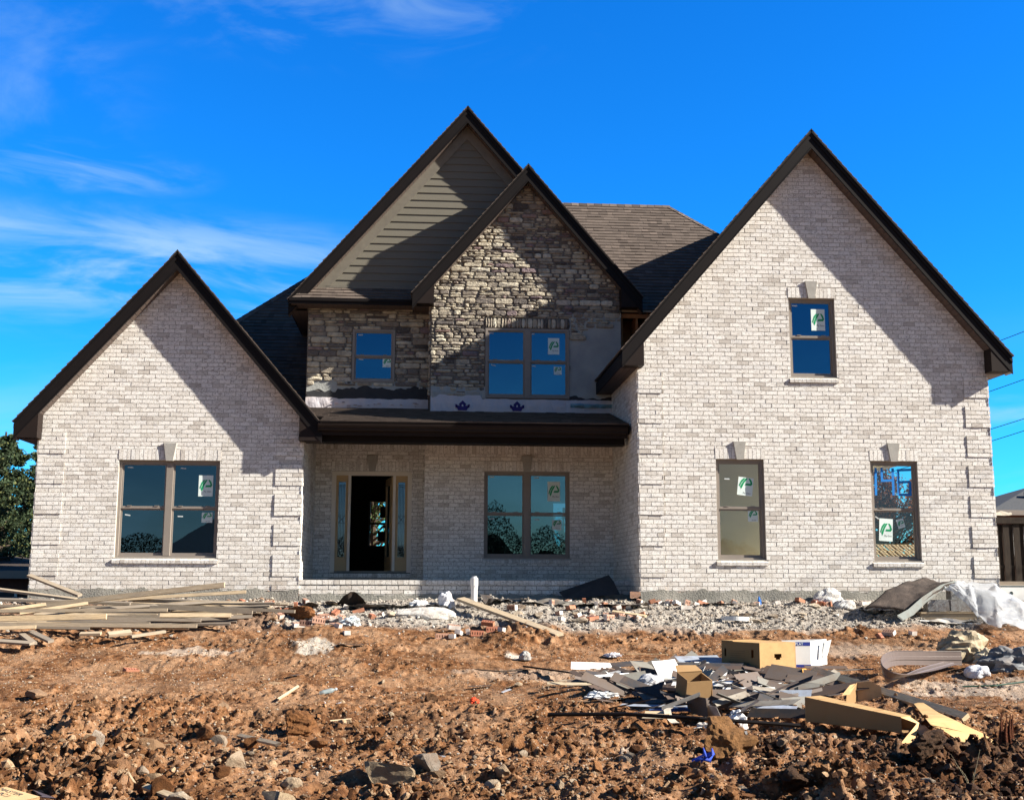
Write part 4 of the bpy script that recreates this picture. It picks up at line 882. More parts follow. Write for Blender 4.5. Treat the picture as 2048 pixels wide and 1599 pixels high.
# ---- loose stuff on the ground nobody could count
def ico(sub=1):
    bm = bmesh.new(); bmesh.ops.create_icosphere(bm, subdivisions=sub, radius=1); v = np.array([x.co[:] for x in bm.verts]); f = np.array([[w.index for w in x.verts] for x in bm.faces]); bm.free(); return v, f
ICO = ico(1); ICO2 = ico(2); ICO3 = ico(3); ICO4 = ico(4)
def scatter(name, n, sampler, size, mat, cfun, label, cat, flat=(.5, .9), jag=.28, sink=.25, wid=(.55, 1)):
    P = sampler(n); n = len(P); bv, bf = ICO; k = len(bv)
    S = size(P, n); sc = np.stack([np.ones(n), NR.uniform(*wid, n), NR.uniform(*flat, n)], 1)*S[:, None]
    d = bv[None]*(1+NR.uniform(-jag, jag, (n, k, 1))); d = d*sc[:, None, :]
    a = NR.uniform(0, 2*np.pi, n); tlt = NR.normal(0, .35, n); ca, sa = np.cos(a)[:, None], np.sin(a)[:, None]; ct, st = np.cos(tlt)[:, None], np.sin(tlt)[:, None]
    x, y, z = d[..., 0], d[..., 1], d[..., 2]; y, z = y*ct-z*st, y*st+z*ct; x, y = x*ca-y*sa, x*sa+y*ca
    Z = zt(P[:, 1])+relief(P[:, 0], P[:, 1]); Vv = np.stack([x+P[:, :1], y+P[:, 1:2], z+(Z+S*sc[:, 2]/np.maximum(S, 1e-6)*(1-sink)*.6)[:, None]], -1).reshape(-1, 3)
    Ff = (bf[None]+np.arange(n)[:, None, None]*k).reshape(-1, 3); C = np.repeat(cfun(P, n), k, axis=0)
    o = npmesh(name, Vv, Ff, mat, C); tag(o, label, cat, None, 'stuff'); return o
def band(y0, y1, p=1.0, cond=None):
    def f(n):
        Y = y0+(y1-y0)*NR.random(n)**p; hw = Y*.475; X = .071*Y+NR.uniform(-1, 1, n)*hw*1.06
        P = np.stack([X, Y], 1)
        if cond is not None: P = P[cond(X, Y)]
        return P
    return f
def pal(*cs):
    cs = np.array(cs)
    def f(P, n): i = NR.integers(0, len(cs), n); return np.clip(cs[i]*NR.uniform(.75, 1.25, (n, 1)), 0, 1)
    return f
dirtc = pal((.22, .098, .038), (.32, .155, .065), (.15, .064, .025), (.43, .24, .12), (.27, .125, .05), (.52, .35, .21), (.08, .035, .014))
def darkr(P, n):
    c = dirtc(P, n); k = (P[:, 0] > 3.0+.6*np.sin(P[:, 1]*3)) & (P[:, 1] < 11.4); c[k] *= np.array([.36, .33, .33]); return c
scatter('soil_clods', 80000, band(7.6, 18.9, 1.5, lambda x, y: NR.random(len(x)) < np.clip(rough(x, y)*1.1-.12, .05, 1)), lambda P, n: (.007+.022*NR.random(n)**3.0)*(.6+.6*rough(P[:, 0], P[:, 1])), M['clod'], darkr, 'loose crumbs of orange brown soil over the yard', 'soil crumbs', jag=.5)
scatter('big_soil_clods', 2600, band(7.6, 13.0, 1.0, lambda x, y: NR.random(len(x)) < rough(x, y)*.9), lambda P, n: .018+.042*NR.random(n)**3, M['clod'], darkr, 'heavy broken lumps of brown soil in the foreground', 'soil lumps', jag=.5, sink=.6)
palec = pal((.46, .35, .24), (.52, .43, .33), (.42, .29, .18), (.58, .52, .44), (.36, .22, .12), (.45, .28, .15), (.40, .27, .17))
scatter('stone_chips', 30000, band(7.6, 19.0, 1.25, lambda x, y: (vnoise(x, y, 1.1, 51) > -.12) | (NR.random(len(x)) < .35)), lambda P, n: .004+.013*NR.random(n)**2.2, M['rock'], palec, 'pale stone chips and crumbs strewn over the soil', 'stone chips')
gravc = pal((.40, .37, .32), (.50, .46, .40), (.28, .25, .22), (.60, .57, .51), (.16, .145, .13), (.42, .36, .29))
def gcond(x, y):
    e = 19.35+.5*(vnoise(x, y, .9, 21)+.5*vnoise(x, y, .25, 22)); return (((y > e) & (x > -2.6)) | ((y > 21.0) & (x > -8)) | (NR.random(len(x)) < .06)) & ~((x > 3.8) & (y > 21.4)) & ~((x < 10.7) & (x > -2.6) & (y > 22.5))
scatter('gravel', 26000, band(18.6, 22.6, 1.0, gcond), lambda P, n: .006+.034*NR.random(n)**2.8, M['rock'], gravc, 'grey crushed gravel along the foot of the house', 'gravel')
scatter('mortar_droppings', 1500, band(20.6, 22.5, 1.0, lambda x, y: ((x > 3.8) & (y > 20.9) & (y < 21.45)) | ((x < 3.8) & (y > 21.9))), lambda P, n: .012+.03*NR.random(n)**2, M['rock'], pal((.72, .68, .60), (.62, .58, .50)), 'pale mortar droppings heaped against the foundation', 'mortar droppings')
scatter('straw_litter', 2600, band(7.8, 18.8, 1.3), lambda P, n: .012+.035*NR.random(n)**2, M['rock'], pal((.62, .48, .28), (.70, .60, .44), (.50, .38, .24)), 'straw and wood splinters scattered over the soil', 'straw bits', flat=(.05, .10), wid=(.06, .13), jag=.2, sink=.0)
scatter('trash_flakes', 500, band(9, 19.2, 1.2), lambda P, n: .012+.030*NR.random(n)**2.5, M['rock'], pal((.70, .70, .68), (.08, .07, .065), (.40, .40, .42), (.10, .09, .085), (.55, .50, .42)), 'small flakes of shingle, paper and plastic on the soil', 'litter flakes', flat=(.05, .12), wid=(.4, .8), jag=.2, sink=.0)
# ---- rocks one can point at
def rock(name, p, s, col, label, group=None, sub=3, seed=0, sq=(1, .75, .6), mat='rock', rz=None, cat='rock', face=.22, sink=.30):
    k_ = .88 if s > .08 else .66; v, f = (ICO4 if (mat == 'clod' and s > .18) else ICO3 if sub == 3 else ICO2); col = tuple(c*(k_ if mat == 'rock' else .75)*w for c, w in zip(col, (1.0, .90, .78))); rg = random.Random(seed*13+5); v = v.copy()
    for _ in range(9):                                           # knock flat faces off a ball
        d = np.array([rg.gauss(0, 1), rg.gauss(0, 1), rg.gauss(0, .8)]); d /= np.linalg.norm(d); h = rg.uniform(.36, .80); q = v@d; m = q > h; v[m] -= np.outer(q[m]-h, d)
    ph = rg.random()*9; amp = .06 if mat == 'rock' else .16
    nn = (vnoise(v[:, 0]*1.7+ph, v[:, 1]*1.7+v[:, 2]*2.1, .5, 60+seed % 7)+.6*vnoise(v[:, 0]*3+ph, v[:, 2]*3-v[:, 1], .31, 61)); v = v*(1+amp*2*nn)[:, None]
    if len(v) > 700: v = v*(1+.16*(1-np.abs(2*vnoise(v[:, 0]*5+v[:, 2]*2, v[:, 1]*5+v[:, 2]*4, 1, 63)))+.14*vnoise(v[:, 0]*11, v[:, 1]*11+v[:, 2]*9, 1, 64))[:, None]
    v = v*np.array(sq)*s; a = rg.random()*6.28 if rz is None else rz; c, sn = math.cos(a), math.sin(a); v = np.stack([v[:, 0]*c-v[:, 1]*sn, v[:, 0]*sn+v[:, 1]*c, v[:, 2]], 1)
    o = npmesh(name, v, f, M[mat], np.tile(np.array(col)*rg.uniform(.9, 1.1), (len(v), 1)), smooth=False); o.location = (p[0], p[1], zg(p[0], p[1])+s*sq[2]*(1-2*sink))
    return tag(o, label, cat, group)
# ================================================================ THINGS LYING ABOUT
def frame_mat(a, b, roll=0):
    a = Vector(a); b = Vector(b); x = (b-a).normalized(); y = Vector((0, 0, 1)).cross(x).normalized(); z = x.cross(y)
    m = Matrix((( x.x, y.x, z.x), (x.y, y.y, z.y), (x.z, y.z, z.z))).to_4x4() @ Matrix.Rotation(roll, 4, 'X'); m.translation = (a+b)/2; return m, (b-a).length
def board(a, b, w=.089, h=.038, tone=.5, label='', group=None, roll=0, name='lumber_board', cat='board', bend=0, mat='wood', tints=None, cut=0.0):
    m, L = frame_mat(a, b, roll); mb = MB(); n = 8; vs = []
    for i in range(n+1):
        x = L*(i/n-.5); s = bend*(1-(2*i/n-1)**2); e = cut if i == n else 0
        vs += [(x, -w/2, -h/2+s), (x+e, w/2, -h/2+s), (x+e, w/2, h/2+s), (x, -w/2, h/2+s)]
    fs = [(i*4+j, i*4+(j+1) % 4, (i+1)*4+(j+1) % 4, (i+1)*4+j) for i in range(n) for j in range(4)]+[(3, 2, 1, 0), (n*4, n*4+1, n*4+2, n*4+3)]
    mb.raw(vs, fs, 0, tints or (tone, .5, .5)); o = mb.build(name, M[mat]); o.matrix_world = m
    return tag(o, label, cat, group)
# ---- lumber pile on the left: (x0, y0, x1, y1, depth0, depth1, w, h, tone, label)
LP = 'loose lumber boards piled in front of the left wing'
def lb(x0, y0, x1, y1, d0, d1, w, h, tone, label, roll=0, bend=0, cut=0): return board(at(x0, y0, d0), at(x1, y1, d1), w*(.58 if roll > .8 else 1), h, tone, label, LP, roll, bend=bend, cut=cut)
lb(58, 1150, 160, 1190, 21.4, 20.6, .089, .038, .45, 'short weathered board leaning against the far left corner of the brick wall', .3)
lb(-60, 1228, 449, 1169, 20.1, 19.5, .14, .038, .62, 'longest tan board slanting up over the pile with its cut end raised to the right', 1.35, .03)
lb(150, 1203, 492, 1183, 20.3, 20.4, .089, .038, .72, 'thin tan board whose tip sticks out right of the pile below the raised end', 1.4)
lb(-80, 1168, 152, 1198, 20.8, 20.3, .089, .038, .55, 'board slanting down from the left picture edge at the back of the pile', .2)
lb(-80, 1196, 262, 1206, 20.0, 20.0, .184, .038, .22, 'grey weathered plank lying level behind the bright short plank', .1)
lb(-80, 1232, 92, 1208, 19.3, 19.6, .089, .045, .85, 'bright yellow board end poking out at the left edge', 1.3)
lb(40, 1226, 176, 1206, 19.5, 19.7, .089, .038, .78, 'short yellow board slanting just right of the bright board end', 1.2)
lb(130, 1222, 425, 1204, 19.7, 20.1, .089, .038, .30, 'grey board crossing the middle of the pile under the longest board', .9)
lb(180, 1204, 590, 1222, 20.1, 19.6, .089, .038, .42, 'long grey brown board reaching farthest to the right of the pile', 1.45, -.02)
lb(260, 1200, 412, 1204, 20.4, 20.4, .089, .038, .60, 'tan board lying behind the grey boards in the middle', 1.4)
lb(-80, 1221, 335, 1219, 19.4, 19.4, .089, .038, .50, 'level board in the upper left of the pile above the thick bright plank', 1.5)
lb(300, 1213, 505, 1224, 19.6, 19.4, .089, .038, .38, 'dull board running into the gravel on the right', 1.5)
lb(-80, 1238, 213, 1232, 18.95, 19.0, .14, .065, .92, 'thick bright yellow plank with a broken right end', 1.5)
lb(205, 1236, 402, 1240, 19.1, 19.1, .089, .038, .33, 'dark grey board continuing right of the thick bright plank', 1.45)
lb(320, 1230, 462, 1230, 19.3, 19.3, .12, .03, .80, 'short yellow board on top at the right of the pile', 1.1)
lb(360, 1240, 505, 1232, 19.2, 19.4, .089, .03, .12, 'dark greenish board end at the right foot of the pile', 1.3)
lb(-80, 1247, 394, 1251, 18.6, 18.7, .10, .045, .48, 'long straight board along the front of the pile', 1.5, .01)
lb(-80, 1258, 72, 1253, 18.4, 18.5, .089, .038, .74, 'board end under the front board at the left edge', 1.4)
lb(-80, 1276, 64, 1286, 17.9, 17.7, .14, .03, .35, 'flat board lying alone on the soil in front of the pile', .2)
lb(60, 1262, 102, 1282, 18.6, 18.0, .089, .038, .30, 'short block under the pile slanting towards the viewer on the left', .2)
lb(44, 1268, 68, 1286, 18.5, 17.9, .089, .038, .40, 'stub beside the flat board in front of the pile', .1)
lb(160, 1267, 202, 1266, 18.3, 18.3, .089, .038, .62, 'small pale offcut lying under the front board', .3)
lb(216, 1268, 262, 1263, 18.3, 18.5, .089, .045, .55, 'blocky offcut under the front board right of the pale one', .5)
lb(262, 1272, 330, 1262, 18.2, 18.6, .06, .038, .45, 'slim offcut slanting up under the right of the pile', .1)
for k in range(24):
    y = R.uniform(1206, 1256); x0 = R.uniform(-70, 260); L_ = R.uniform(180, 420); dd_ = 21.0-(y-1200)/56*2.0+R.uniform(-.1, .1); x1 = min(x0+L_, 560-(y-1206)*2.2); sl = R.uniform(-10, 10)
    lb(x0, y-sl/2-3, x1, y+sl/2-3, dd_, dd_+R.uniform(-.4, .4), R.uniform(.055, .085), R.uniform(.018, .04), R.choice([.1, .2, .3, .35, .45, .6, .75]), 'weathered board in the middle of the lumber pile', R.choice([.2, .5, 1.3, 1.5]))
for k, (x0, y0, x1, y1, d0, d1, t_) in enumerate(((-60, 1240, 300, 1246, 19.4, 19.2, .3), (60, 1245, 380, 1236, 19.6, 19.6, .5), (-60, 1252, 180, 1256, 19.0, 18.9, .2), (150, 1252, 340, 1247, 19.3, 19.4, .45), (20, 1214, 300, 1212, 20.6, 20.5, .6), (250, 1224, 440, 1216, 20.0, 20.3, .35), (-60, 1210, 160, 1214, 20.3, 20.2, .4), (100, 1240, 420, 1244, 19.9, 19.7, .25))):
    lb(x0, y0, x1, y1, d0, d1, .07, .04, t_*.6, 'dull board buried inside the lumber pile', 1.3)  # tone lowered to put the shade of the gaps into buried boards
for k in range(14):
    y = 1203+k*2.3; x1 = 600-k*9-R.uniform(0, 40); x0 = R.uniform(120, 330); dd_ = 20.9-(y-1200)/56*2.0; sl = R.uniform(-6, 6)
    lb(x0, y-sl, x1, y+sl, dd_+.15, dd_-.1, R.uniform(.05, .075), R.uniform(.015, .03), R.choice([.15, .3, .4, .5, .7, .8]), 'thin weathered board in the right half of the lumber pile', R.choice([.3, .6, 1.4]))
# diagonal plank and pipe
board(at(921, 1197, 20.9), at(1119, 1273, 18.5)+Vector((0, 0, .03)), .16, .045, .62, 'reddish grey plank slanting from the white pipe down to the brick heap', None, .15, 'plank', 'plank')
pb = gp(948, 1214); pt_ = at(947, 1152, pb.y)
mb = MB(); pz = zt(pb.y)-.1; mb.tube([(0, 0, 0), (0, 0, pt_.z-pz-.16)], .057, 20)
pipe = mb.build('drain_pipe', M['white']); pipe.location = (pb.x, pb.y, pz); tag(pipe, 'white plastic pipe standing upright in the gravel before the porch', 'pipe')
mb = MB(); h_ = pt_.z-pz; mb.tube([(0, 0, h_-.17), (0, 0, h_-.03), (0, 0, h_-.028), (0, 0, h_)], [.068, .068, .05, .045], 20); mb.build('pipe_cap', M['white'], pipe, recalc=True)

# ---- bricks
def brick_obj(p, rz, rx=0, ry=0, label='', group=None, half=False, red=0, up=0.0):
    mb = MB(); L, Wd, Hh = (.10 if half else .205), .092, .066; wt = (.68, .63, .58); rd = (.36, .14, .085) if red else (.42, .24, .17)
    if red: wt = (.40, .17, .10)
    holes = [(-L/2+L*(k+.28)/ (3 if half else 5), -L/2+L*(k+.72)/(3 if half else 5), -.02, .02) for k in range(3 if half else 5)]
    for z in (-Hh/2, Hh/2):
        for g in _holes([[(-L/2, -Wd/2), (L/2, -Wd/2), (L/2, Wd/2), (-L/2, Wd/2)]], holes): mb.face([(a, c, z) for a, c in g], 0, rd)
    for x0, x1, y0, y1 in holes: mb.raw([(x0, y0, -Hh/2), (x1, y0, -Hh/2), (x1, y1, -Hh/2), (x0, y1, -Hh/2), (x0, y0, Hh/2), (x1, y0, Hh/2), (x1, y1, Hh/2), (x0, y1, Hh/2)], [(0, 1, 5, 4), (1, 2, 6, 5), (2, 3, 7, 6), (3, 0, 4, 7)], 0, tuple(c*.5 for c in rd))
    mb.raw([(-L/2, -Wd/2, -Hh/2), (L/2, -Wd/2, -Hh/2), (L/2, Wd/2, -Hh/2), (-L/2, Wd/2, -Hh/2), (-L/2, -Wd/2, Hh/2), (L/2, -Wd/2, Hh/2), (L/2, Wd/2, Hh/2), (-L/2, Wd/2, Hh/2)], [(0, 1, 5, 4), (1, 2, 6, 5), (3, 0, 4, 7)], 0, wt)
    mb.face([(L/2, Wd/2, -Hh/2), (-L/2, Wd/2, -Hh/2), (-L/2, Wd/2, Hh/2), (L/2, Wd/2, Hh/2)], 0, rd)
    o = mb.build('loose_brick', M['paintobj'], recalc=False); o.location = (p.x, p.y, zg(p.x, p.y)+(.033 if abs(rx) < .8 else .045)+up); o.rotation_euler = (rx, ry, rz)
    return tag(o, label, 'brick', group)
H1 = 'bricks heaped right of the lumber pile'; H2 = 'bricks heaped at the foot of the slanting plank'
for k, (x, y, rz, rx, ry, half, up, lab) in enumerate(((598, 1260, .5, .2, 0, 0, 0, 'whitewashed brick lying at the near left of the small heap'), (612, 1266, -.2, 1.4, .1, 0, 0, 'brick on edge with its core holes facing the viewer, lowest in the heap'), (636, 1266, .3, 1.5, .15, 0, .0, 'brick in the middle of the heap showing a row of dark holes'), (646, 1258, .1, 1.4, -.2, 0, .09, 'brick lying on the brick in the middle of the heap, holes outwards'), (668, 1262, 1.2, .2, 0, 0, 0, 'white brick end-on at the right of the heap'), (662, 1246, .5, .3, .3, 0, .03, 'white brick tilted at the back of the heap'), (684, 1246, 1.4, 1.5, 0, 0, .0, 'white brick standing on edge at the back right of the heap'), (632, 1240, -.5, .2, .2, 0, .02, 'brick leaning at the back of the heap by the soil mound'))):
    brick_obj(gp(x, y), rz, rx, ry, lab, H1, half, 0, up)
brick_obj(gp(693, 1277), .4, 0, 0, 'single whitewashed half brick lying on bare soil before the small heap', None, True)
brick_obj(gp(676, 1270), 1.1, .3, 0, 'thin white brick piece between the heap and the single half brick', None, True)
for k, (x, y, rz, rx, ry, half, up, red, lab) in enumerate(((884, 1280, .1, 1.5, 0, 0, 0, 0, 'brick on edge at the left end of the row, dark holes showing'), (905, 1280, 1.4, 0, 0, 0, 0, 0, 'whitewashed brick end-on beside the left end of the row'), (918, 1276, 1.3, .2, .2, 0, .02, 0, 'second whitewashed brick end-on in the row'), (936, 1272, 1.5, 1.4, 0, 0, 0, 0, 'brick standing on edge left of the red ones'), (954, 1276, .15, 1.5, .05, 0, 0, 1, 'bare red brick with a row of holes facing the viewer'), (985, 1272, .1, 1.45, .0, 0, 0, 1, 'bare red brick with holes, right of the other one'), (976, 1262, -.4, .3, .1, 0, .06, 1, 'red brick lying on top of the row'), (1003, 1280, 1.0, .1, .1, 1, 0, 0, 'pale half brick at the right end of the row'), (908, 1266, .3, .2, .1, 0, .05, 0, 'brick lying flat on the back of the row'))):
    brick_obj(gp(x, y), rz, rx, ry, lab, H2, half, red, up)
brick_obj(gp(262, 1338), .8, .3, .1, 'pinkish red brick lying alone in the left part of the yard', None, False, 1)
brick_obj(gp(1372, 1219), .1, 0, 0, 'grey white brick lying level in the gravel before the right wing', None)
brick_obj(gp(1778, 1275), -.9, .5, .0, 'brick tilted on the soil below the grey concrete blocks', None)
brick_obj(gp(1760, 1280), .7, .9, 0, 'darker red brick half behind the tilted one', None, True, 1)
brick_obj(gp(1826, 1276), .3, .2, 0, 'small pale brick chip right of the tilted brick', None, True)
rb_ = random.Random(3); nb = 0
for k in range(80):
    px = rb_.choice([rb_.uniform(1290, 1720), rb_.uniform(1290, 1720), rb_.uniform(1180, 1290), rb_.uniform(600, 860), rb_.uniform(480, 600), rb_.uniform(980, 1180)]); py = rb_.uniform(1198, 1214) if px > 1290 else rb_.uniform(1206, 1244)
    p = gp(px, py)
    if p.y > 21.2 and px > 1280: p.y = 21.15
    red = rb_.random() < .28; brick_obj(p, rb_.uniform(0, 3), rb_.choice([0, .4, 1.5, -.3]), rb_.uniform(-.3, .3), ('broken red brick piece' if red else 'broken white faced brick piece')+(' in the gravel along the right wing' if px > 1290 else ' in the rubble in front of the porch'), 'brick pieces along the foot of the house', rb_.random() < .75, red)
# ---- rocks
for k, (x, y, s, sq, col, mat, lab) in enumerate(((770, 1562, .21, (1.3, .7, .62), (.50, .42, .31), 'rock', 'largest pale slab rock at the bottom centre of the yard'), (852, 1560, .145, (1, .8, .85), (.28, .26, .24), 'rock', 'dark grey rock leaning right of the largest slab rock'), (477, 1548, .15, (1.1, .7, .7), (.46, .39, .31), 'rock', 'tan angular rock left of centre near the bottom edge'), (583, 1572, .10, (1, .8, .8), (.52, .45, .35), 'rock', 'pale rounded rock near the bottom edge between two larger rocks'), (366, 1598, .13, (1, .8, .6), (.55, .50, .42), 'rock', 'pale rock cut by the bottom edge right of the cardboard carton'), (552, 1600, .17, (1.4, .7, .4), (.50, .42, .30), 'rock', 'flat sandy rock at the very bottom edge'), (70, 1396, .17, (1.3, .8, .35), (.36, .25, .17), 'rock', 'flat brown rock in the left of the yard'), (115, 1412, .075, (1, .8, .7), (.66, .58, .44), 'rock', 'small cream rock beside the flat brown rock'), (545, 1368, .14, (1.3, .6, .4), (.40, .30, .21), 'rock', 'flat brownish rock alone in the middle of the yard'), (440, 1424, .13, (1, .9, .7), (.36, .26, .18), 'rock', 'brown rock among clods left of centre'), (590, 1468, .24, (1.1, .8, .65), (.30, .145, .06), 'clod', 'large round clod of orange soil in the lower middle'), (1458, 1535, .28, (1.0, .9, .8), (.34, .19, .085), 'clod', 'big crumbly clod right of the blue rag'), (300, 1495, .19, (1.1, .8, .7), (.34, .22, .13), 'rock', 'brown rock in the lower left among clods'), (435, 1505, .12, (.8, .8, .9), (.42, .37, .31), 'rock', 'upright grey tan rock above the tan angular rock'), (48, 1510, .11, (.8, .7, 1), (.45, .34, .22), 'rock', 'tan rock at the lower left edge'), (192, 1515, .10, (.7, .7, 1), (.50, .46, .42), 'rock', 'pointed grey rock at the lower left'), (860, 1412, .12, (1, .8, .9), (.14, .08, .045), 'clod', 'dark upright clod left of the red plastic piece'), (700, 1445, .07, (1, .8, .6), (.52, .42, .30), 'rock', 'small tan rock in the lower middle'), (868, 1482, .09, (1.1, .8, .6), (.48, .36, .25), 'rock', 'tan rock in the churned soil right of centre'), (1920, 1500, .20, (1.3, .8, .6), (.10, .06, .04), 'clod', 'dark clod before the cardboard flaps'), (1860, 1540, .22, (1.2, .9, .6), (.09, .055, .035), 'clod', 'very dark clod low on the right'), (1600, 1590, .25, (1.2, .8, .5), (.10, .06, .035), 'clod', 'dark clod at the bottom edge right of centre'), (545, 1237, .12, (.9, .7, .8), (.50, .36, .26), 'rock', 'pinkish rock on the mound between boards and bricks'), (600, 1232, .22, (1.3, .8, .7), (.34, .16, .07), 'clod', 'mound of orange soil behind the brick heap'), (985, 1585, .10, (1, .8, .8), (.55, .47, .36), 'rock', 'pale rock right of centre at the bottom'), (1005, 1555, .12, (1.2, .8, .6), (.48, .38, .27), 'rock', 'tan rock left of the blue rag'))):
    rock('rock' if mat == 'rock' else 'clod', gp(x, y+6), s, col, lab, None, 3, k+1, sq, mat, cat='rock' if mat == 'rock' else 'clod')
rk = random.Random(9)
for k in range(120):
    x = rk.uniform(0, 2048); y = 1600-rk.random()**1.5*240; p = gp(x, y); s = rk.uniform(.022, .07)*(1.15 if y > 1480 else .8)
    c = rk.choice([(.50, .40, .29), (.42, .31, .21), (.58, .52, .44), (.34, .25, .17), (.62, .55, .44), (.40, .37, .33)])
    rock('rock', p, s, c, 'fist sized rock among the clods of the yard', 'small rocks strewn over the yard', 2, k+40, (rk.uniform(.9, 1.4), rk.uniform(.6, .9), rk.uniform(.4, .8)))
for k in range(26):
    x = rk.uniform(0, 2048); y = 1600-rk.random()**1.3*150; rock('clod', gp(x, y), rk.uniform(.05, .13), rk.choice([(.26, .12, .048), (.34, .17, .075), (.20, .09, .035)]) if not (x > 1450 and y > 1480) else (.09, .05, .03), 'lumpy soil clod in the churned foreground', 'larger soil clods', 2, k+300, (rk.uniform(.9, 1.3), rk.uniform(.7, .95), rk.uniform(.5, .85)), 'clod', cat='clod')
for k in range(26):
    x = rk.choice([rk.uniform(780, 920), rk.uniform(1000, 1280), rk.uniform(1300, 1500), rk.uniform(600, 1280), rk.uniform(1500, 1750)]); y = rk.uniform(1206, 1248); rock('mortar_lump', gp(x, y), rk.uniform(.04, .15), rk.choice([(.62, .58, .51), (.50, .46, .40), (.40, .37, .33)]), 'pale lump of hardened mortar in the gravel before the house', 'mortar lumps in the gravel', 2, k+400, (1.3, .9, .5), cat='mortar lump')

# ---- rubbish heap
def sheet(px, py, L, Wd, rz, col, label, cat='siding offcut', name='siding_scrap', ribs=0, tx=0, ty=0, lift=.0, th=.004, curl=0, mat='paintobj', group=None, fold=0):
    """thin stiff panel, optionally pressed into ribs / laps across its width"""
    mb = MB(); nu = 10; prof = [(-.5, 0), (.5, 0)]
    if ribs: prof = []; [prof.extend([(-.5+k/ribs, .0), (-.5+(k+.92)/ribs, .014), (-.5+(k+.93)/ribs, .0)]) for k in range(ribs)]; prof.append((.5, 0))
    ins = rt(); g = []
    for i in range(nu+1):
        x = L*(i/nu-.5); c = curl*(2*i/nu-1)**2+(fold*max(0, i/nu-.55))
        g.append([(x+(.04*L*(q+.5) if i in (0, nu) else 0), q*Wd, w_+c) for q, w_ in prof])
    n = len(prof); V_ = [p for r in g for p in r]; fs = [(i*n+j, i*n+j+1, (i+1)*n+j+1, (i+1)*n+j) for i in range(nu) for j in range(n-1)]
    N0 = len(V_); V_ += [(x, y, z-th) for x, y, z in V_]; fs += [tuple(N0+q for q in f[::-1]) for f in fs]
    bd = [i*n for i in range(nu+1)]+[nu*n+j for j in range(1, n)]+[i*n+n-1 for i in range(nu-1, -1, -1)]+[j for j in range(n-2, 0, -1)]
    fs += [(bd[k], bd[(k+1) % len(bd)], N0+bd[(k+1) % len(bd)], N0+bd[k]) for k in range(len(bd))]
    mb.raw(V_, fs, 0, col); o = mb.build(name, M[mat]); p = gp(px, py, lift); o.location = (p.x, p.y, max(p.z, zg(p.x, p.y)+.02)+.01); o.rotation_euler = (tx, ty, rz)
    return tag(o, label, cat, group)
BR = (.075, .055, .048); BRL = (.125, .10, .086); WH = (.80, .80, .78); GY = (.17, .165, .145); WH_SHADE = (.30, .34, .40); DKG = (.04, .04, .045)  # the bluish tone is white sheets with their shade put into the colour
HP = 'offcuts of siding and board in the rubbish heap'
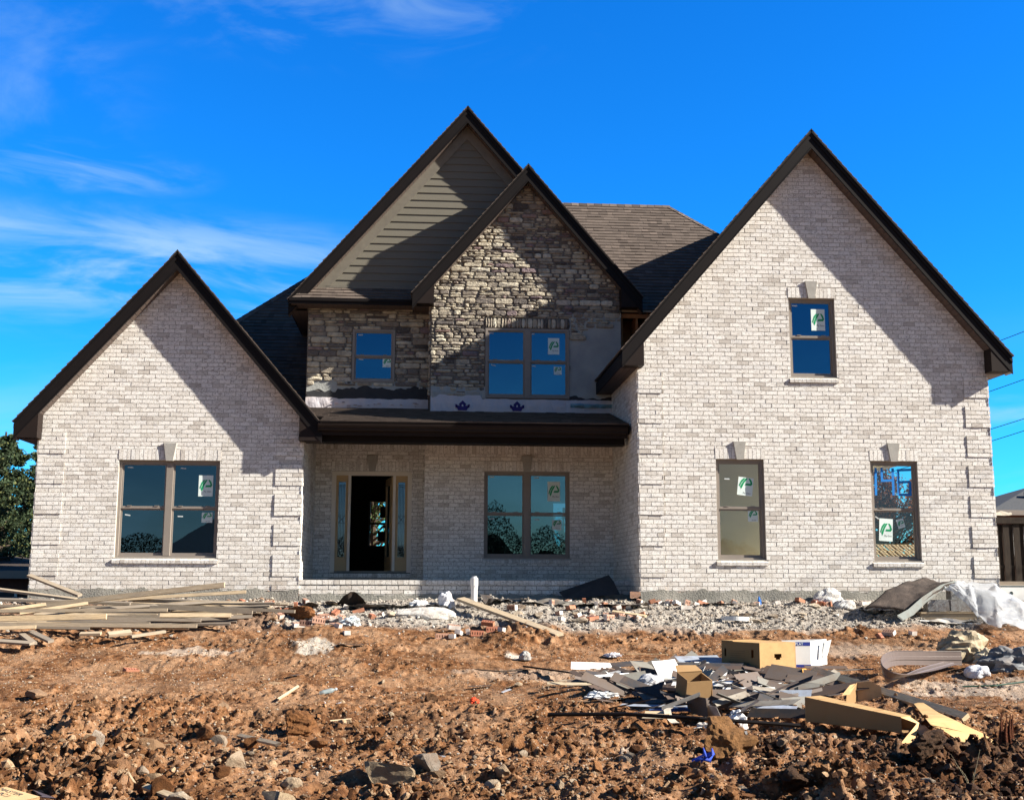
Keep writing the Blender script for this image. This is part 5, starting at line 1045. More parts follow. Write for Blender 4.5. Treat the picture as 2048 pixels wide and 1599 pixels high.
SC_ = [ # px, py, L, W, rz, col, ribs, tx, ty, lift, label
 (1335, 1342, .42, .34, .5, WH, 0, .50, 0, .20, 'bright white square panel tilted towards the viewer on the left of the rubbish heap'),
 (1262, 1362, .45, .22, .2, GY, 0, .6, -.1, .14, 'grey green panel facing the viewer left of the white square panel'),
 (1288, 1338, .40, .30, .6, GY, 0, .35, .1, .16, 'grey green panel behind the white square panel'),
 (1255, 1328, .55, .14, .3, DKG, 0, .2, 0, .12, 'dark board at the top left of the rubbish heap'),
 (1180, 1345, .35, .06, .1, BR, 0, .1, 0, .03, 'short dark strip lying left of the rubbish heap'),
 (1208, 1378, .60, .26, 1.0, BR, 3, .1, .05, .06, 'dark brown lapped siding at the left foot of the rubbish heap'),
 (1228, 1362, .40, .16, .9, BR, 2, .1, 0, .12, 'dark brown siding lying on the lapped siding at the left'),
 (1160, 1373, 1.0, .12, .25, (.42, .35, .24), 0, .05, 0, .03, 'tan plank at the left foot of the rubbish heap'),
 (1165, 1360, .75, .07, .3, (.30, .24, .17), 0, .05, 0, .06, 'narrower board behind the tan plank at the left'),
 (1375, 1330, 1.5, .10, -.12, DKG, 0, .3, 0, .18, 'long dark strip across the top of the rubbish heap'),
 (1380, 1338, 1.5, .08, -.10, BR, 0, .3, 0, .15, 'second long dark strip just under the first'),
 (1395, 1318, .7, .25, .2, WH_SHADE, 0, .1, 0, .16, 'white panel with painted blue shade left of the big carton'),
 (1428, 1322, .45, .22, .3, WH_SHADE, 0, .2, 0, .17, 'small white panel with painted blue shade at the foot of the big carton'),
 (1445, 1330, .9, .14, .15, WH, 0, .15, 0, .15, 'long white strip under the big carton'),
 (1500, 1338, .6, .20, .1, GY, 0, .2, 0, .13, 'grey panel under the right end of the white strip'),
 (1360, 1352, 1.3, .10, .08, WH, 0, .2, 0, .13, 'white strip running through the middle of the rubbish heap'),
 (1330, 1362, .9, .12, -.05, (.62, .62, .58), 0, .2, 0, .10, 'pale strip behind the open box'),
 (1400, 1372, .8, .18, -.35, WH, 0, .25, 0, .12, 'white panel right behind the open box'),
 (1455, 1388, .9, .14, -.35, WH, 0, .2, 0, .08, 'white torn panel in the centre of the heap'),
 (1505, 1365, .55, .34, .7, BRL, 4, .35, 0, .16, 'grey brown ribbed vent panel in the middle of the heap'),
 (1452, 1398, .55, .26, .1, BRL, 5, .5, 0, .10, 'ribbed vent panel piece below the middle one'),
 (1325, 1398, .7, .22, .5, BRL, 3, .2, 0, .06, 'ribbed siding piece left of the open box'),
 (1580, 1350, .65, .34, -.5, BRL, 4, .25, .1, .14, 'brown slatted panel below the white box'),
 (1545, 1342, .8, .22, -.4, BR, 3, .2, .1, .12, 'dark slatted panel beside the brown slatted one'),
 (1640, 1362, .95, .20, -.35, BRL, 2, .2, 0, .10, 'brown siding strip pointing right towards the long timber'),
 (1650, 1335, .7, .12, .2, BR, 0, .1, 0, .08, 'dark strip at the right shoulder of the heap'),
 (1560, 1375, 1.0, .18, -.15, GY, 0, .2, 0, .10, 'grey plank leaning across the right half of the heap'),
 (1530, 1395, 1.1, .30, -.3, WH_SHADE, 0, .25, 0, .07, 'white sheet with painted blue shade left of the long carton'),
 (1545, 1415, .55, .10, -.5, (.45, .50, .60), 0, .3, 0, .06, 'folded pale strip at the tip of the blue shaded white sheet'),
 (1500, 1412, .45, .10, -.2, WH, 0, .2, 0, .05, 'white strip in front of the vent panels'),
 (1560, 1398, .35, .18, .1, BRL, 4, .3, 0, .09, 'stack of small brown clapboards in the heap'),
 (1312, 1412, .9, .07, -.15, WH_SHADE, 0, .1, 0, .04, 'thin white strip with painted blue shade along the front of the heap'),
 (1345, 1420, .6, .12, -.1, (.05, .12, .30), 0, .1, 0, .03, 'deep blue scrap in the shade by the open box'),
 (1395, 1412, .45, .22, 1.9, BRL, 0, .9, 0, .10, 'brown panel standing against the right of the open box'),
 (1425, 1425, .5, .16, 1.7, (.45, .42, .38), 0, .7, 0, .06, 'pale panel leaning beside the brown one'),
 (1290, 1392, .5, .10, .7, DKG, 0, .3, .2, .08, 'black strip sloping down left of the ribbed siding'),
 (1340, 1378, .7, .08, -.6, BR, 0, .2, 0, .10, 'brown strip falling away under the white square'),
 (1610, 1345, .22, .10, 1.0, (.60, .30, .06), 0, .8, 0, .16, 'small orange card corner standing in the heap'),
 (1700, 1340, .8, .05, .25, (.10, .09, .08), 0, .1, 0, .04, 'thin dark strip under the right end of the heap'),
 (1480, 1352, 1.0, .16, -.05, DKG, 0, .15, 0, .10, 'black board in the dark middle of the heap'),
 (1600, 1412, .55, .22, .6, GY, 0, .3, 0, .05, 'grey offcut tucked behind the long carton'),
 (1430, 1345, .6, .3, .3, (.5, .5, .48), 0, .1, 0, .12, 'pale board lying below the big carton left corner'),
 (1350, 1436, .8, .06, .02, (.35, .30, .22), 0, .1, 0, .02, 'thin lath just in front of the open box'),
 (1230, 1345, .5, .18, -.5, BR, 0, .15, 0, .08, 'dark brown offcut at the upper left of the heap'),
 (1460, 1470, .36, .14, -.1, (.22, .21, .20), 2, .1, 0, .01, 'grey offcut lying alone in front of the heap')]
for (x, y, L, Wd, rz, col, rb2, tx, ty, lf, lab) in SC_: sheet(x, y, L*.9, Wd*.9, rz, col, lab, ribs=rb2, tx=tx*1.5+.14, ty=ty+R.uniform(-.06, .06), lift=lf+.06, group=HP, curl=R.uniform(-.006, .008))
for k in range(190):
    x = min(1660, max(1190, rk.gauss(1410, 125))); y = min(1428, max(1322, 1345+rk.gauss(28, 24))); sheet(x, y, rk.uniform(.2, .9), rk.uniform(.03, .15), rk.uniform(-.9, .9), rk.choice([BR, DKG, DKG, GY, BRL, BR, WH, (.3, .27, .22), (.10, .08, .07)]), 'narrow dull offcut jammed among the panels of the rubbish heap', ribs=rk.choice([0, 0, 2]), tx=rk.uniform(-.2, 1.0), ty=rk.uniform(-.42, .42), lift=rk.uniform(.0, .20), group='buried offcuts of the rubbish heap', curl=.003)
# cardboard
KR = (.46, .285, .125); KD = (.30, .185, .085)  # light card for lit faces, dark card puts shade into the others
def panel(mb, pts, off, col): mb.prism([Vector(p) for p in pts], Vector(off), 0, col)
c0 = gp(1500, 1336, .16); Z0 = c0.z-.02
A_, B_, C_ = at(1444, 1314, c0.y+.10), at(1520, 1328, c0.y-.30), at(1592, 1327, c0.y-.05)
for q in (A_, B_, C_): q.z = Z0
A_.z = Z0+.01
hh = .36; D_ = A_+(C_-B_); up = Vector((0, 0, hh)); t = .006
def wall_hole(mb, P, Q, hgt, holes, col, inward):
    L = (Q-P).length; u = (Q-P).normalized()
    for g in _holes([[(0, 0), (L, 0), (L, hgt), (0, hgt)]], holes): mb.prism([P+u*a+Vector((0, 0, c)) for a, c in g], inward*t, 0, col)
mb = MB(); L1, L2 = (B_-A_).length, (C_-B_).length; n1_ = Vector((0, 0, 1)).cross(B_-A_).normalized(); n1_ = n1_ if n1_.dot(C_-B_) > 0 else -n1_; n2_ = Vector((0, 0, 1)).cross(C_-B_).normalized(); n2_ = n2_ if n2_.dot(A_-B_) > 0 else -n2_
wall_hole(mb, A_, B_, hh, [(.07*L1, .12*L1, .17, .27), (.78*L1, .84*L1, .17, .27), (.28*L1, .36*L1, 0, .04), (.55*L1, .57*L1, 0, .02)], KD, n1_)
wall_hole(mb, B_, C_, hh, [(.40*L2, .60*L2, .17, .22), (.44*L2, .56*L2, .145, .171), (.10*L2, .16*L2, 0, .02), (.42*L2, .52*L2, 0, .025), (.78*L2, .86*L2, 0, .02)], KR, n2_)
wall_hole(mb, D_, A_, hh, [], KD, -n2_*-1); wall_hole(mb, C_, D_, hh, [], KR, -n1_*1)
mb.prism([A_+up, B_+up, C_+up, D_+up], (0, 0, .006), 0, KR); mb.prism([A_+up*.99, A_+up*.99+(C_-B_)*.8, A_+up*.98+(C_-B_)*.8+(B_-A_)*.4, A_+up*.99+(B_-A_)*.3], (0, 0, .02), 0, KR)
carton = mb.build('cardboard_carton', M['kraft'], loc=A_); tag(carton, 'large tan carton with heart shaped hand hole on top of the rubbish heap', 'carton')
mb = MB(); u_ = (B_-A_).normalized(); 
for k in range(5): mb.prism([A_+u_*(.22*L1)+Vector((0, 0, .13+.028*k))-n1_*.002, A_+u_*(.62*L1)+Vector((0, 0, .13+.028*k))-n1_*.002, A_+u_*(.62*L1)+Vector((0, 0, .135+.028*k))-n1_*.002, A_+u_*(.22*L1)+Vector((0, 0, .135+.028*k))-n1_*.002], -n1_*.001, 0, (.2, .12, .06))
mb.prism([A_+u_*(.18*L1)+Vector((0, 0, .085))-n1_*.002, A_+u_*(.72*L1)+Vector((0, 0, .085))-n1_*.002, A_+u_*(.72*L1)+Vector((0, 0, .11))-n1_*.002, A_+u_*(.18*L1)+Vector((0, 0, .11))-n1_*.002], -n1_*.001, 0, (.16, .10, .05))
o = mb.build('printed_stripes', M['paintobj'], carton); o.location = -Vector(A_)
# white box with blue bands, written PLATINUM
mb = MB(); y_w = c0.y+.22; P0, P1 = at(1578, 1324, y_w), at(1622, 1327, y_w); P0.z = P1.z = Z0+.02; hw = at(1600, 1282, y_w).z-P0.z; P2 = P1+Vector((.32, .28, .02))
mb.prism([P0, P1, P1+Vector((0, 0, hw)), P0+Vector((0, 0, hw))], (0, .008, 0), 0); mb.prism([P1, P2, P2+Vector((0, 0, hw)), P1+Vector((0, 0, hw))], (-.006, .008, 0), 0)
mb.prism([P0+Vector((0, .3, 0)), P2+Vector((0, .02, 0)), P2+Vector((0, .02, hw)), P0+Vector((0, .3, hw))], (0, .008, 0), 0)
u2 = (P1-P0).normalized(); nn = Vector((0, -.003, 0))
mb.prism([P0+nn, P1+nn, P1+nn+Vector((0, 0, .035)), P0+nn+Vector((0, 0, .035))], (0, .002, 0), 1); mb.prism([P0+nn+Vector((0, 0, hw-.055)), P1+nn+Vector((0, 0, hw-.055)), P1+nn+Vector((0, 0, hw-.008)), P0+nn+Vector((0, 0, hw-.008))], (0, .002, 0), 1)
put_text(mb, 'PLAT', P0+u2*.09+nn*1.8+Vector((0, 0, hw-.050)), u2, (0, 0, 1), .036, 2)
for k in range(3): q = P2+Vector((-.14+.05*k, -.2+.1*k, hw*.35)); mb.prism([q, q+Vector((.05, .01, 0)), q+Vector((.12, .03, hw*.62)), q+Vector((.06, .02, hw*.58))], (.01, .02, 0), 0)
o = mb.build('white_box', [M['white'], pm('deep_blue_print', (.02, .04, .28), .6), M['card']], loc=P0); tag(o, 'white box with blue printed bands and torn flaps behind the large tan carton', 'box')
# open topped box
def open_box(P, w, d, h, rz, col, label, flaps=True):
    t_ = empty('cardboard_box', (P.x, P.y, P.z)); t_.rotation_euler = (0.28, -.03, rz); tag(t_, label, 'box'); mb = MB(); e = .006
    mb.box(-w/2, w/2, -d/2, -d/2+e, 0, h, 0, col); mb.box(-w/2, w/2, d/2-e, d/2, 0, h*1.05, 0, col); mb.box(-w/2, -w/2+e, -d/2+e, d/2-e, 0, h*1.05, 0, col); mb.box(w/2-e, w/2, -d/2+e, d/2-e, 0, h, 0, col); mb.box(-w/2, w/2, -d/2, d/2, -.004, 0, 0, col)
    mb.build('box_body', M['kraft'], t_); mb = MB(); mb.prism([(w/2+.001, -d/2+.01, h), (w/2+.001, d/2-.01, h), (w/2+.05, d/2-.04, h*.12), (w/2+.05, -d/2+.03, h*.08)], (.006, 0, 0), 0, tuple(c*1.2 for c in col)); mb.build('flap', M['kraft'], t_)
    mb = MB(); mb.prism([(-w/2, d/2-.01, h*1.05), (w/2, d/2-.01, h*1.05), (w/2-.03, d/2+.10, h*1.12), (-w/2+.02, d/2+.10, h*1.15)], (0, 0, .006), 0, col); mb.build('flap', M['kraft'], t_)
    mb = MB()
    for k in range(3): mb.box(-.06, .05+.01*k, -d/2-.002, -d/2-.0005, h*.25+.03*k, h*.25+.008+.03*k, 0, (.22, .13, .07))
    mb.build('printed_mark', M['paintobj'], t_)
p = gp(1388, 1424, .02); open_box(p+Vector((0, .12, 0)), .31, .26, .40, .25, KD, 'open brown cardboard box standing in front of the rubbish heap')
# long carton lying down, with curled tongue
def ribbon(name, pts, w, wd, col, label, cat, mat='kraft', th=.005, group=None, stripes=None, edge=0.0):
    """flat strip along 3D points; wd = width direction per point or one vector"""
    n = len(pts); wd = wd if isinstance(wd, list) else [wd]*n; w = w if isinstance(w, list) else [w]*n; mb = MB(); V_ = []
    for p, d, ww in zip(pts, wd, w): p = Vector(p); d = Vector(d).normalized(); V_ += [p-d*ww/2, p, p+d*ww/2]
    fs = [(i*3+j, i*3+j+1, (i+1)*3+j+1, (i+1)*3+j) for i in range(n-1) for j in range(2)]
    mb.raw(V_, fs, 0, col); mb.raw([v+Vector((.0, .0, -th)) for v in V_], [f[::-1] for f in fs], 0, tuple(c*.9 for c in col)); o = mb.build(name, M[mat], smooth=True, recalc=False, loc=Vector(pts[0])); return tag(o, label, cat, group)
t_ = empty('long_carton', gp(1610, 1440, .0)); tag(t_, 'long narrow cardboard carton lying on its side at the right front of the heap', 'carton')
q0 = gp(1612, 1446, 0.05)+Vector((0, 0, .02)); q1 = gp(1812, 1474, .06)+Vector((0, .10, .03)); ax = q1-q0; n_ = Vector((-ax.y, ax.x, 0)).normalized(); base = Vector(t_.location)
hA, hB = at(1612, 1394, q0.y).z-q0.z, at(1812, 1434, q1.y).z-q1.z
mb = MB(); F0, F1 = q0, q1; T0, T1 = q0+Vector((0, 0, hA)), q1+Vector((0, 0, hB)); Bk = n_*.26
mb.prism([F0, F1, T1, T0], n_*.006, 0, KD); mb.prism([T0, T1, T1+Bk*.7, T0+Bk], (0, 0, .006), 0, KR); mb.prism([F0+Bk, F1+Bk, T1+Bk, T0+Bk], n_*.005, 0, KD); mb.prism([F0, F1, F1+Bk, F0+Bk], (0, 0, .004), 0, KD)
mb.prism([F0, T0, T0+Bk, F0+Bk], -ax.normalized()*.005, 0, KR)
o = mb.build('carton_body', M['kraft'], t_); o.location = -base
mb = MB(); tip = gp(1800, 1492, 0)+Vector((.0, 0, .02)); mb.raw([T1, T1+Bk*.6, T1.lerp(tip, .5)+Vector((.16, -.02, .07)), T1.lerp(tip, .5)+Vector((.24, .12, .06)), tip, tip+Vector((.17, .06, .01))], [(0, 1, 3, 2), (2, 3, 5, 4)], 0, (.60, .40, .19)); o = mb.build('tongue', M['kraft'], t_, smooth=True); o.location = -base
mb = MB(); sd = ax.normalized(); 
for f in (.14, .33, .52, .72): mb.prism([T0.lerp(T1, f)+Vector((0, 0, .007)), T0.lerp(T1, f)+sd*.008+Vector((0, 0, .007)), T0.lerp(T1, f)+sd*.008+Bk*.75+Vector((0, 0, .007)), T0.lerp(T1, f)+Bk*.75+Vector((0, 0, .007))], (0, 0, .001), 0, (.33, .20, .09))
o = mb.build('crease', M['paintobj'], t_); o.location = -base
# standing open carton behind it, and the torn flaps to the right
p = gp(1718, 1420, .0); t_ = empty('torn_carton', (p.x, p.y+.25, zt(p.y+.25))); tag(t_, 'torn upright carton with a peaked top behind the long carton', 'carton')
mb = MB(); W0 = lambda x, y, d: at(x, y, p.y+d)-Vector(t_.location)
mb.prism([W0(1716, 1408, .3), W0(1765, 1412, .2), W0(1762, 1372, .2), W0(1738, 1361, .25), W0(1714, 1364, .3)], (0, .008, 0), 0, (.60, .40, .20)); mb.prism([W0(1692, 1404, .15), W0(1716, 1408, .3), W0(1714, 1364, .3), W0(1694, 1384, .15)], (0, .008, 0), 0, KD)
mb.build('carton_panel', M['kraft'], t_); mb = MB(); mb.prism([W0(1684, 1390, .1), W0(1700, 1388, .12), W0(1714, 1366, .3), W0(1700, 1370, .25)], (0, .008, .004), 0, (.56, .36, .17)); mb.build('flap', M['kraft'], t_)
def G(x, y, l=0.02):
    p = gp(x, y, l); p.z = max(p.z, zg(p.x, p.y)+l*.5+.015); return p
ribbon('cardboard_flap', [G(1836, 1410, .10), G(1862, 1428, .16), G(1890, 1445, .20), G(1925, 1462, .12), G(1962, 1486, .03)], [.16, .30, .42, .44, .40], [(1, .7, .1), (1, .75, .05), (1, .5, -.02), (1, .15, -.1), (1, .0, -.1)], (.58, .38, .17), 'wide curling sheet of cardboard at the right end of the rubbish', 'cardboard')
ribbon('cardboard_flap', [G(1836, 1438, .10), G(1845, 1462, .08), G(1868, 1480, .03), G(1884, 1488, .02)], [.03, .12, .16, .10], [(1, .1, .15), (1, .1, .25), (1, .2, .2), (1, .2, .1)], (.55, .36, .17), 'narrow curled cardboard tongue left of the wide sheet', 'cardboard')
# timbers and rods
board(G(1626, 1340, .22), G(1932, 1438, .05), .10, .05, .95, 'long tan timber lying from the heap down to the cardboard sheet', None, .6, 'timber', 'timber')
mb = MB(); pts = [G(1096, 1428, .12), G(1250, 1427, .16), G(1400, 1436, .16), G(1500, 1443, .13), G(1600, 1450, .10)]; mb.tube(pts, .020, 8, 0, BR); tag(mb.build('metal_rod', M['trim'], loc=pts[0]), 'long thin dark rod lying across the soil in front of the heap', 'rod')
mb = MB(); pts = [G(1046, 1338, .02), G(1110, 1346, .03), G(1180, 1356, .02)]; mb.prism([pts[0]+Vector((0, -.05, 0)), pts[2]+Vector((0, -.05, 0)), pts[2]+Vector((0, .05, 0)), pts[0]+Vector((0, .05, 0))], (0, 0, .02), 0, DKG); tag(mb.build('dark_strip', M['trim'], loc=pts[0]), 'flat navy black strip lying left of the rubbish heap', 'strip')
mb = MB(); pts = [G(945, 1341, .02), G(1000, 1342, .03), G(1060, 1339, .02)]; mb.tube(pts, [.008, .012, .006], 6); tag(mb.build('dark_stick', M['bark'], loc=pts[0]), 'thin dark stick lying in the middle of the yard', 'stick')
# looped vinyl strip on the right
lp = [G(1925, 1332, .05), G(1860, 1330, .10), G(1800, 1330, .16), G(1775, 1336, .18), G(1766, 1350, .16), G(1775, 1366, .10), G(1800, 1372, .05), G(1850, 1358, .04), G(1905, 1338, .03)]
sm = []
for i in range(len(lp)-1):
    a = lp[max(i-1, 0)]; b_ = lp[i]; c = lp[i+1]; d = lp[min(i+2, len(lp)-1)]
    for k in range(5): s = k/5; sm.append(.5*((2*b_)+(c-a)*s+(2*a-5*b_+4*c-d)*s*s+(3*b_-a-3*c+d)*s**3))
sm.append(lp[-1]); mb = MB(); V_ = []
prof = [(-.095, 0), (-.09, .008), (-.03, .010), (-.025, 0), (.02, 0), (.025, .010), (.09, .008), (.095, 0)]
for i, q in enumerate(sm):
    d = (sm[min(i+1, len(sm)-1)]-sm[max(i-1, 0)]).normalized(); f = i/len(sm); up = Vector((.05, -.35, 1)).normalized(); sdv = d.cross(up).normalized(); sdv = (up*.95+sdv*.3).normalized() if f < .62 else (up*(.95-.8*min(1, (f-.62)*4))+sdv*(.3+.7*min(1, (f-.62)*4))*1).normalized(); nv = d.cross(sdv).normalized()
    V_ += [q+sdv*a+nv*b_+Vector((0, 0, .10)) for a, b_ in prof]
m_ = len(prof); mb.raw(V_, [(i*m_+j, i*m_+j+1, (i+1)*m_+j+1, (i+1)*m_+j) for i in range(len(sm)-1) for j in range(m_-1)], 0, (.14, .11, .10))
o = mb.build('siding_strip', tint_mat('vinyl_strip', .35, 8, .2, .1, .003, (.10, .08, .07)), smooth=False, recalc=False, loc=lp[0]); o.modifiers.new('thickness', 'SOLIDIFY').thickness = .004
tag(o, 'brown vinyl siding strip bent over into a loop on the right', 'siding strip')
# crumpled things
def crumple(name, P, sx, sy, sz, col, label, cat, seed=0, amp=.22, mat='paintobj', rz=0, freq=3.0, sub=4, flat=.25, folds=1.0, m=None):
    v, f = ico(sub); rg = random.Random(seed); v = v.copy(); off = rg.random()*20
    n1_ = vnoise(v[:, 0]*freq+off, v[:, 1]*freq+v[:, 2]*freq*1.3, 1, 80+seed % 9); n2_ = vnoise(v[:, 0]*freq*2.3-v[:, 2]*3+off, v[:, 1]*freq*2.1, 1, 90+seed % 7); rdg = 1-np.abs(2*vnoise(v[:, 0]*freq*1.6+v[:, 1]*2+off, v[:, 2]*freq*2+v[:, 1], 1, 99))
    v = v*(1+amp*(2*n1_+1.0*n2_+.6*folds*(rdg-.5)))[:, None]; v[:, 2] = np.where(v[:, 2] < -flat, -flat+(v[:, 2]+flat)*.15, v[:, 2]); v = v*np.array([sx, sy, sz]); c, s = math.cos(rz), math.sin(rz); v = np.stack([v[:, 0]*c-v[:, 1]*s, v[:, 0]*s+v[:, 1]*c, v[:, 2]], 1)
    o = npmesh(name, v, f, m or M[mat], np.tile(np.array(col), (len(v), 1)), smooth=False); o.location = (P.x, P.y, max(P.z, zg(P.x, P.y)-.02)+flat*sz*.9); return tag(o, label, cat)
p = gp(1940, 1322, 0); crumple('paper_sack', p+Vector((-.05, .1, .0)), .38, .26, .30, (.40, .33, .22), 'crumpled tan paper sack lying on the right of the yard', 'sack', 4, .20, freq=2.3, sub=5, folds=1.8)
p = gp(1975, 1328, 0); crumple('paper_sack', p, .22, .2, .16, (.55, .47, .33), 'smaller tan sack end spilling to the right of the crumpled tan sack', 'sack', 14, .25, freq=3)
p = gp(2035, 1350, 0); crumple('grey_tarp', p+Vector((.05, .1, 0)), .48, .30, .30, (.17, .18, .19), 'crumpled grey tarp at the right edge of the picture', 'tarp', 6, .17, freq=3.0, sub=5, folds=2.2)
p = gp(1956, 1356, 0); crumple('foam_lump', p, .16, .12, .14, (.62, .64, .68), 'white foam lump between the tan sack and the grey tarp', 'foam', 8, .15, freq=1.8)
p = gp(1410, 1562, 0); 
mb = MB(); 
for k, (dx, dy, dz, L_) in enumerate(((.0, 0, .02, .16), (.07, .03, .06, .12), (-.04, .01, .02, .14), (.05, -.02, .01, .1))): 
    a = Vector((dx-.1, dy, dz)); b2 = a+Vector((L_, R.uniform(-.03, .03), R.uniform(.02, .08))); c2 = b2+Vector((.02, .03, R.uniform(-.03, .06))); mb.raw([a, a+Vector((.01, .05, .015)), b2+Vector((.0, .05, .01)), b2, c2], [(0, 1, 2, 3), (3, 2, 4)], 0, (.015, .06, .42))
mb.tube([(-.10, 0, .03), (-.02, .02, .05), (.06, .0, .03), (.10, .02, .10), (.09, .03, .16)], [.012, .02, .026, .02, .008], 7, 0, (.015, .06, .42)); mb.tube([(.02, .02, .04), (.0, .0, .12), (-.01, .01, .17)], [.022, .016, .006], 7, 0, (.015, .06, .42))
o = mb.build('blue_rag', M['paintobj'], smooth=True); o.scale = (.72, .72, .72); o.location = (p.x, p.y, zg(p.x, p.y)); tag(o, 'twisted bright blue plastic rag in the foreground soil', 'rag')
p = gp(948, 1406, 0); crumple('red_plastic_piece', p, .055, .04, .05, (.80, .07, .02), 'small bright red plastic piece on the soil in the middle', 'plastic piece', 3, .25)
def bottle(px, py, rz, label):
    p = gp(px, py, .03); mb = MB(); prof = [(-.10, .004), (-.098, .028), (-.05, .031), (-.02, .027), (.02, .031), (.055, .031), (.085, .014), (.105, .013)]; mb.tube([(x, 0, 0) for x, r in prof], [r for x, r in prof], 14); o = mb.build('plastic_bottle', thin_mat('clear_plastic', (.35, .45, .47), .3, .15, .45), smooth=True); o.location = (p.x, p.y, zg(p.x, p.y)+.03); o.rotation_euler = (0, -.2, rz); tag(o, label, 'bottle'); mb = MB(); mb.tube([(.105, 0, 0), (.122, 0, 0)], .015, 12, 0, (.7, .75, .8)); mb.build('bottle_cap', M['paintobj'], o)
bottle(655, 1392, .5, 'empty clear plastic bottle lying on the soil')
sheet(665, 1414, .18, .05, .1, (.70, .74, .80), 'small white wrapper with blue print near the plastic bottle', 'wrapper', 'wrapper', lift=.01, curl=.02)
sheet(712, 1294, .55, .14, .12, (.05, .04, .04), 'dark strip of roof shingle lying on the soil', 'shingle', 'shingle_piece', lift=.01, curl=.02)
sheet(590, 1352, .20, .10, .9, (.06, .045, .04), 'small dark shingle chip in the middle left of the yard', 'shingle', 'shingle_piece', lift=.02)
sheet(960, 1372, .32, .07, .4, (.06, .05, .05), 'dark sliver of shingle right of the middle of the yard', 'shingle', 'shingle_piece', lift=.01)
sheet(672, 1352, .08, .05, .6, (.62, .42, .18), 'tiny yellow card scrap on the soil', 'card scrap', 'card_scrap', lift=.01)
sheet(1012, 1384, .12, .08, .3, (.75, .78, .82), 'small white card right of the red plastic piece', 'card scrap', 'card_scrap', lift=.02, ty=-.3)
sheet(1292, 1308, .6, .03, .0, (.55, .42, .24), 'thin tan lath above the rubbish heap', 'lath', 'lath', lift=.03)
# wood splinters
for k, (x0, y0, x1, y1, w_, lab) in enumerate(((478, 1470, 555, 1508, .045, 'pale split stick slanting in the lower middle of the yard'), (556, 1400, 596, 1380, .03, 'thin tan splinter in the middle left of the yard'), (290, 1572, 345, 1592, .05, 'broken tan splinter at the bottom left'), (238, 1548, 268, 1562, .015, 'fine straw coloured splinter at the lower left'), (660, 1445, 700, 1440, .012, 'fine splinter near the centre bottom'), (1225, 1225, 1290, 1232, .06, 'tan wood scrap in the rubble by the porch corner'), (1960, 1520, 2048, 1512, .012, 'thin green grey twig at the lower right edge'))):
    board(G(x0, y0, .05), G(x1, y1, .04), w_, w_*.5, .8, lab, None, .4, 'wood_splinter', 'splinter', cut=.03)
mb = MB(); p = gp(2015, 1500, 0)
for k in range(9): a = k*.7; mb.tube([(math.cos(a)*.07, math.sin(a)*.06, -.03), (math.cos(a)*.05, math.sin(a)*.05, .14), (math.cos(a)*.05+.02, math.sin(a)*.04, R.uniform(.14, .32))], [.020, .014, .004], 5, 0, (.17, .055, .025))
o = mb.build('splintered_stump', M['clod'], smooth=False); o.location = (p.x, p.y, zg(p.x, p.y)); tag(o, 'reddish splintered stump standing up at the right edge', 'stump')
mb = MB(); p = gp(1945, 1590, 0)
for k in range(4): a = R.uniform(-.6, .6); mb.tube([(0, 0, 0), (a*.15, .02, .12), (a*.4, .03, R.uniform(.18, .32))], [.003, .002, .001], 5, 0, (.42, .36, .22))
o = mb.build('dry_weed', M['paintobj']); o.location = (p.x, p.y, zg(p.x, p.y)); tag(o, 'thin dry weed stalks at the lower right', 'weed')
# carton at the bottom left corner, written MASTER
cz = at(40, 1590, 7.9); t_ = empty('printed_carton', (at(20, 1600, 7.9).x, 7.9, cz.z-.22)); tag(t_, 'printed tan carton cut off by the bottom left corner of the picture', 'carton')
base = Vector(t_.location); W1 = lambda x, y, Y: at(x, y, Y)-base
a, b_, c, d = W1(-70, 1590, 7.95), W1(12, 1572, 8.2), W1(80, 1592, 8.0), W1(40, 1640, 7.6)
d = a+(c-b_); mb = MB(); mb.prism([a, b_, c, d], (0, 0, -.006), 0, (.60, .40, .20)); dn_ = Vector((0, 0, -.25)); mb.prism([d, c, c+dn_, d+dn_], (0, .005, 0), 0, KD); mb.prism([c, b_, b_+dn_, c+dn_], (-.005, 0, 0), 0, KD); mb.prism([a, d, d+dn_, a+dn_], (.005, 0, 0), 0, KD); mb.build('carton_body', M['kraft'], t_)
uu = (c-b_).normalized(); vv = (b_-a).normalized(); mb = MB(); 
for k, (s_, off) in enumerate((('MASTER', .02), ('12 PC.)', .085))): put_text(mb, s_, b_+uu*.02-vv*(off+.06)+Vector((0, 0, .003)), uu, vv, .045, 0)
mb.build('printed_text', M['ink'], t_)
mb = MB(); mb.prism([c, c+uu*.14+Vector((0, .04, .01)), b_+uu*.24+Vector((.0, .06, .015)), c-vv*-.02], (0, 0, -.005), 0, (.10, .08, .09)); mb.build('flap', M['kraft'], t_)
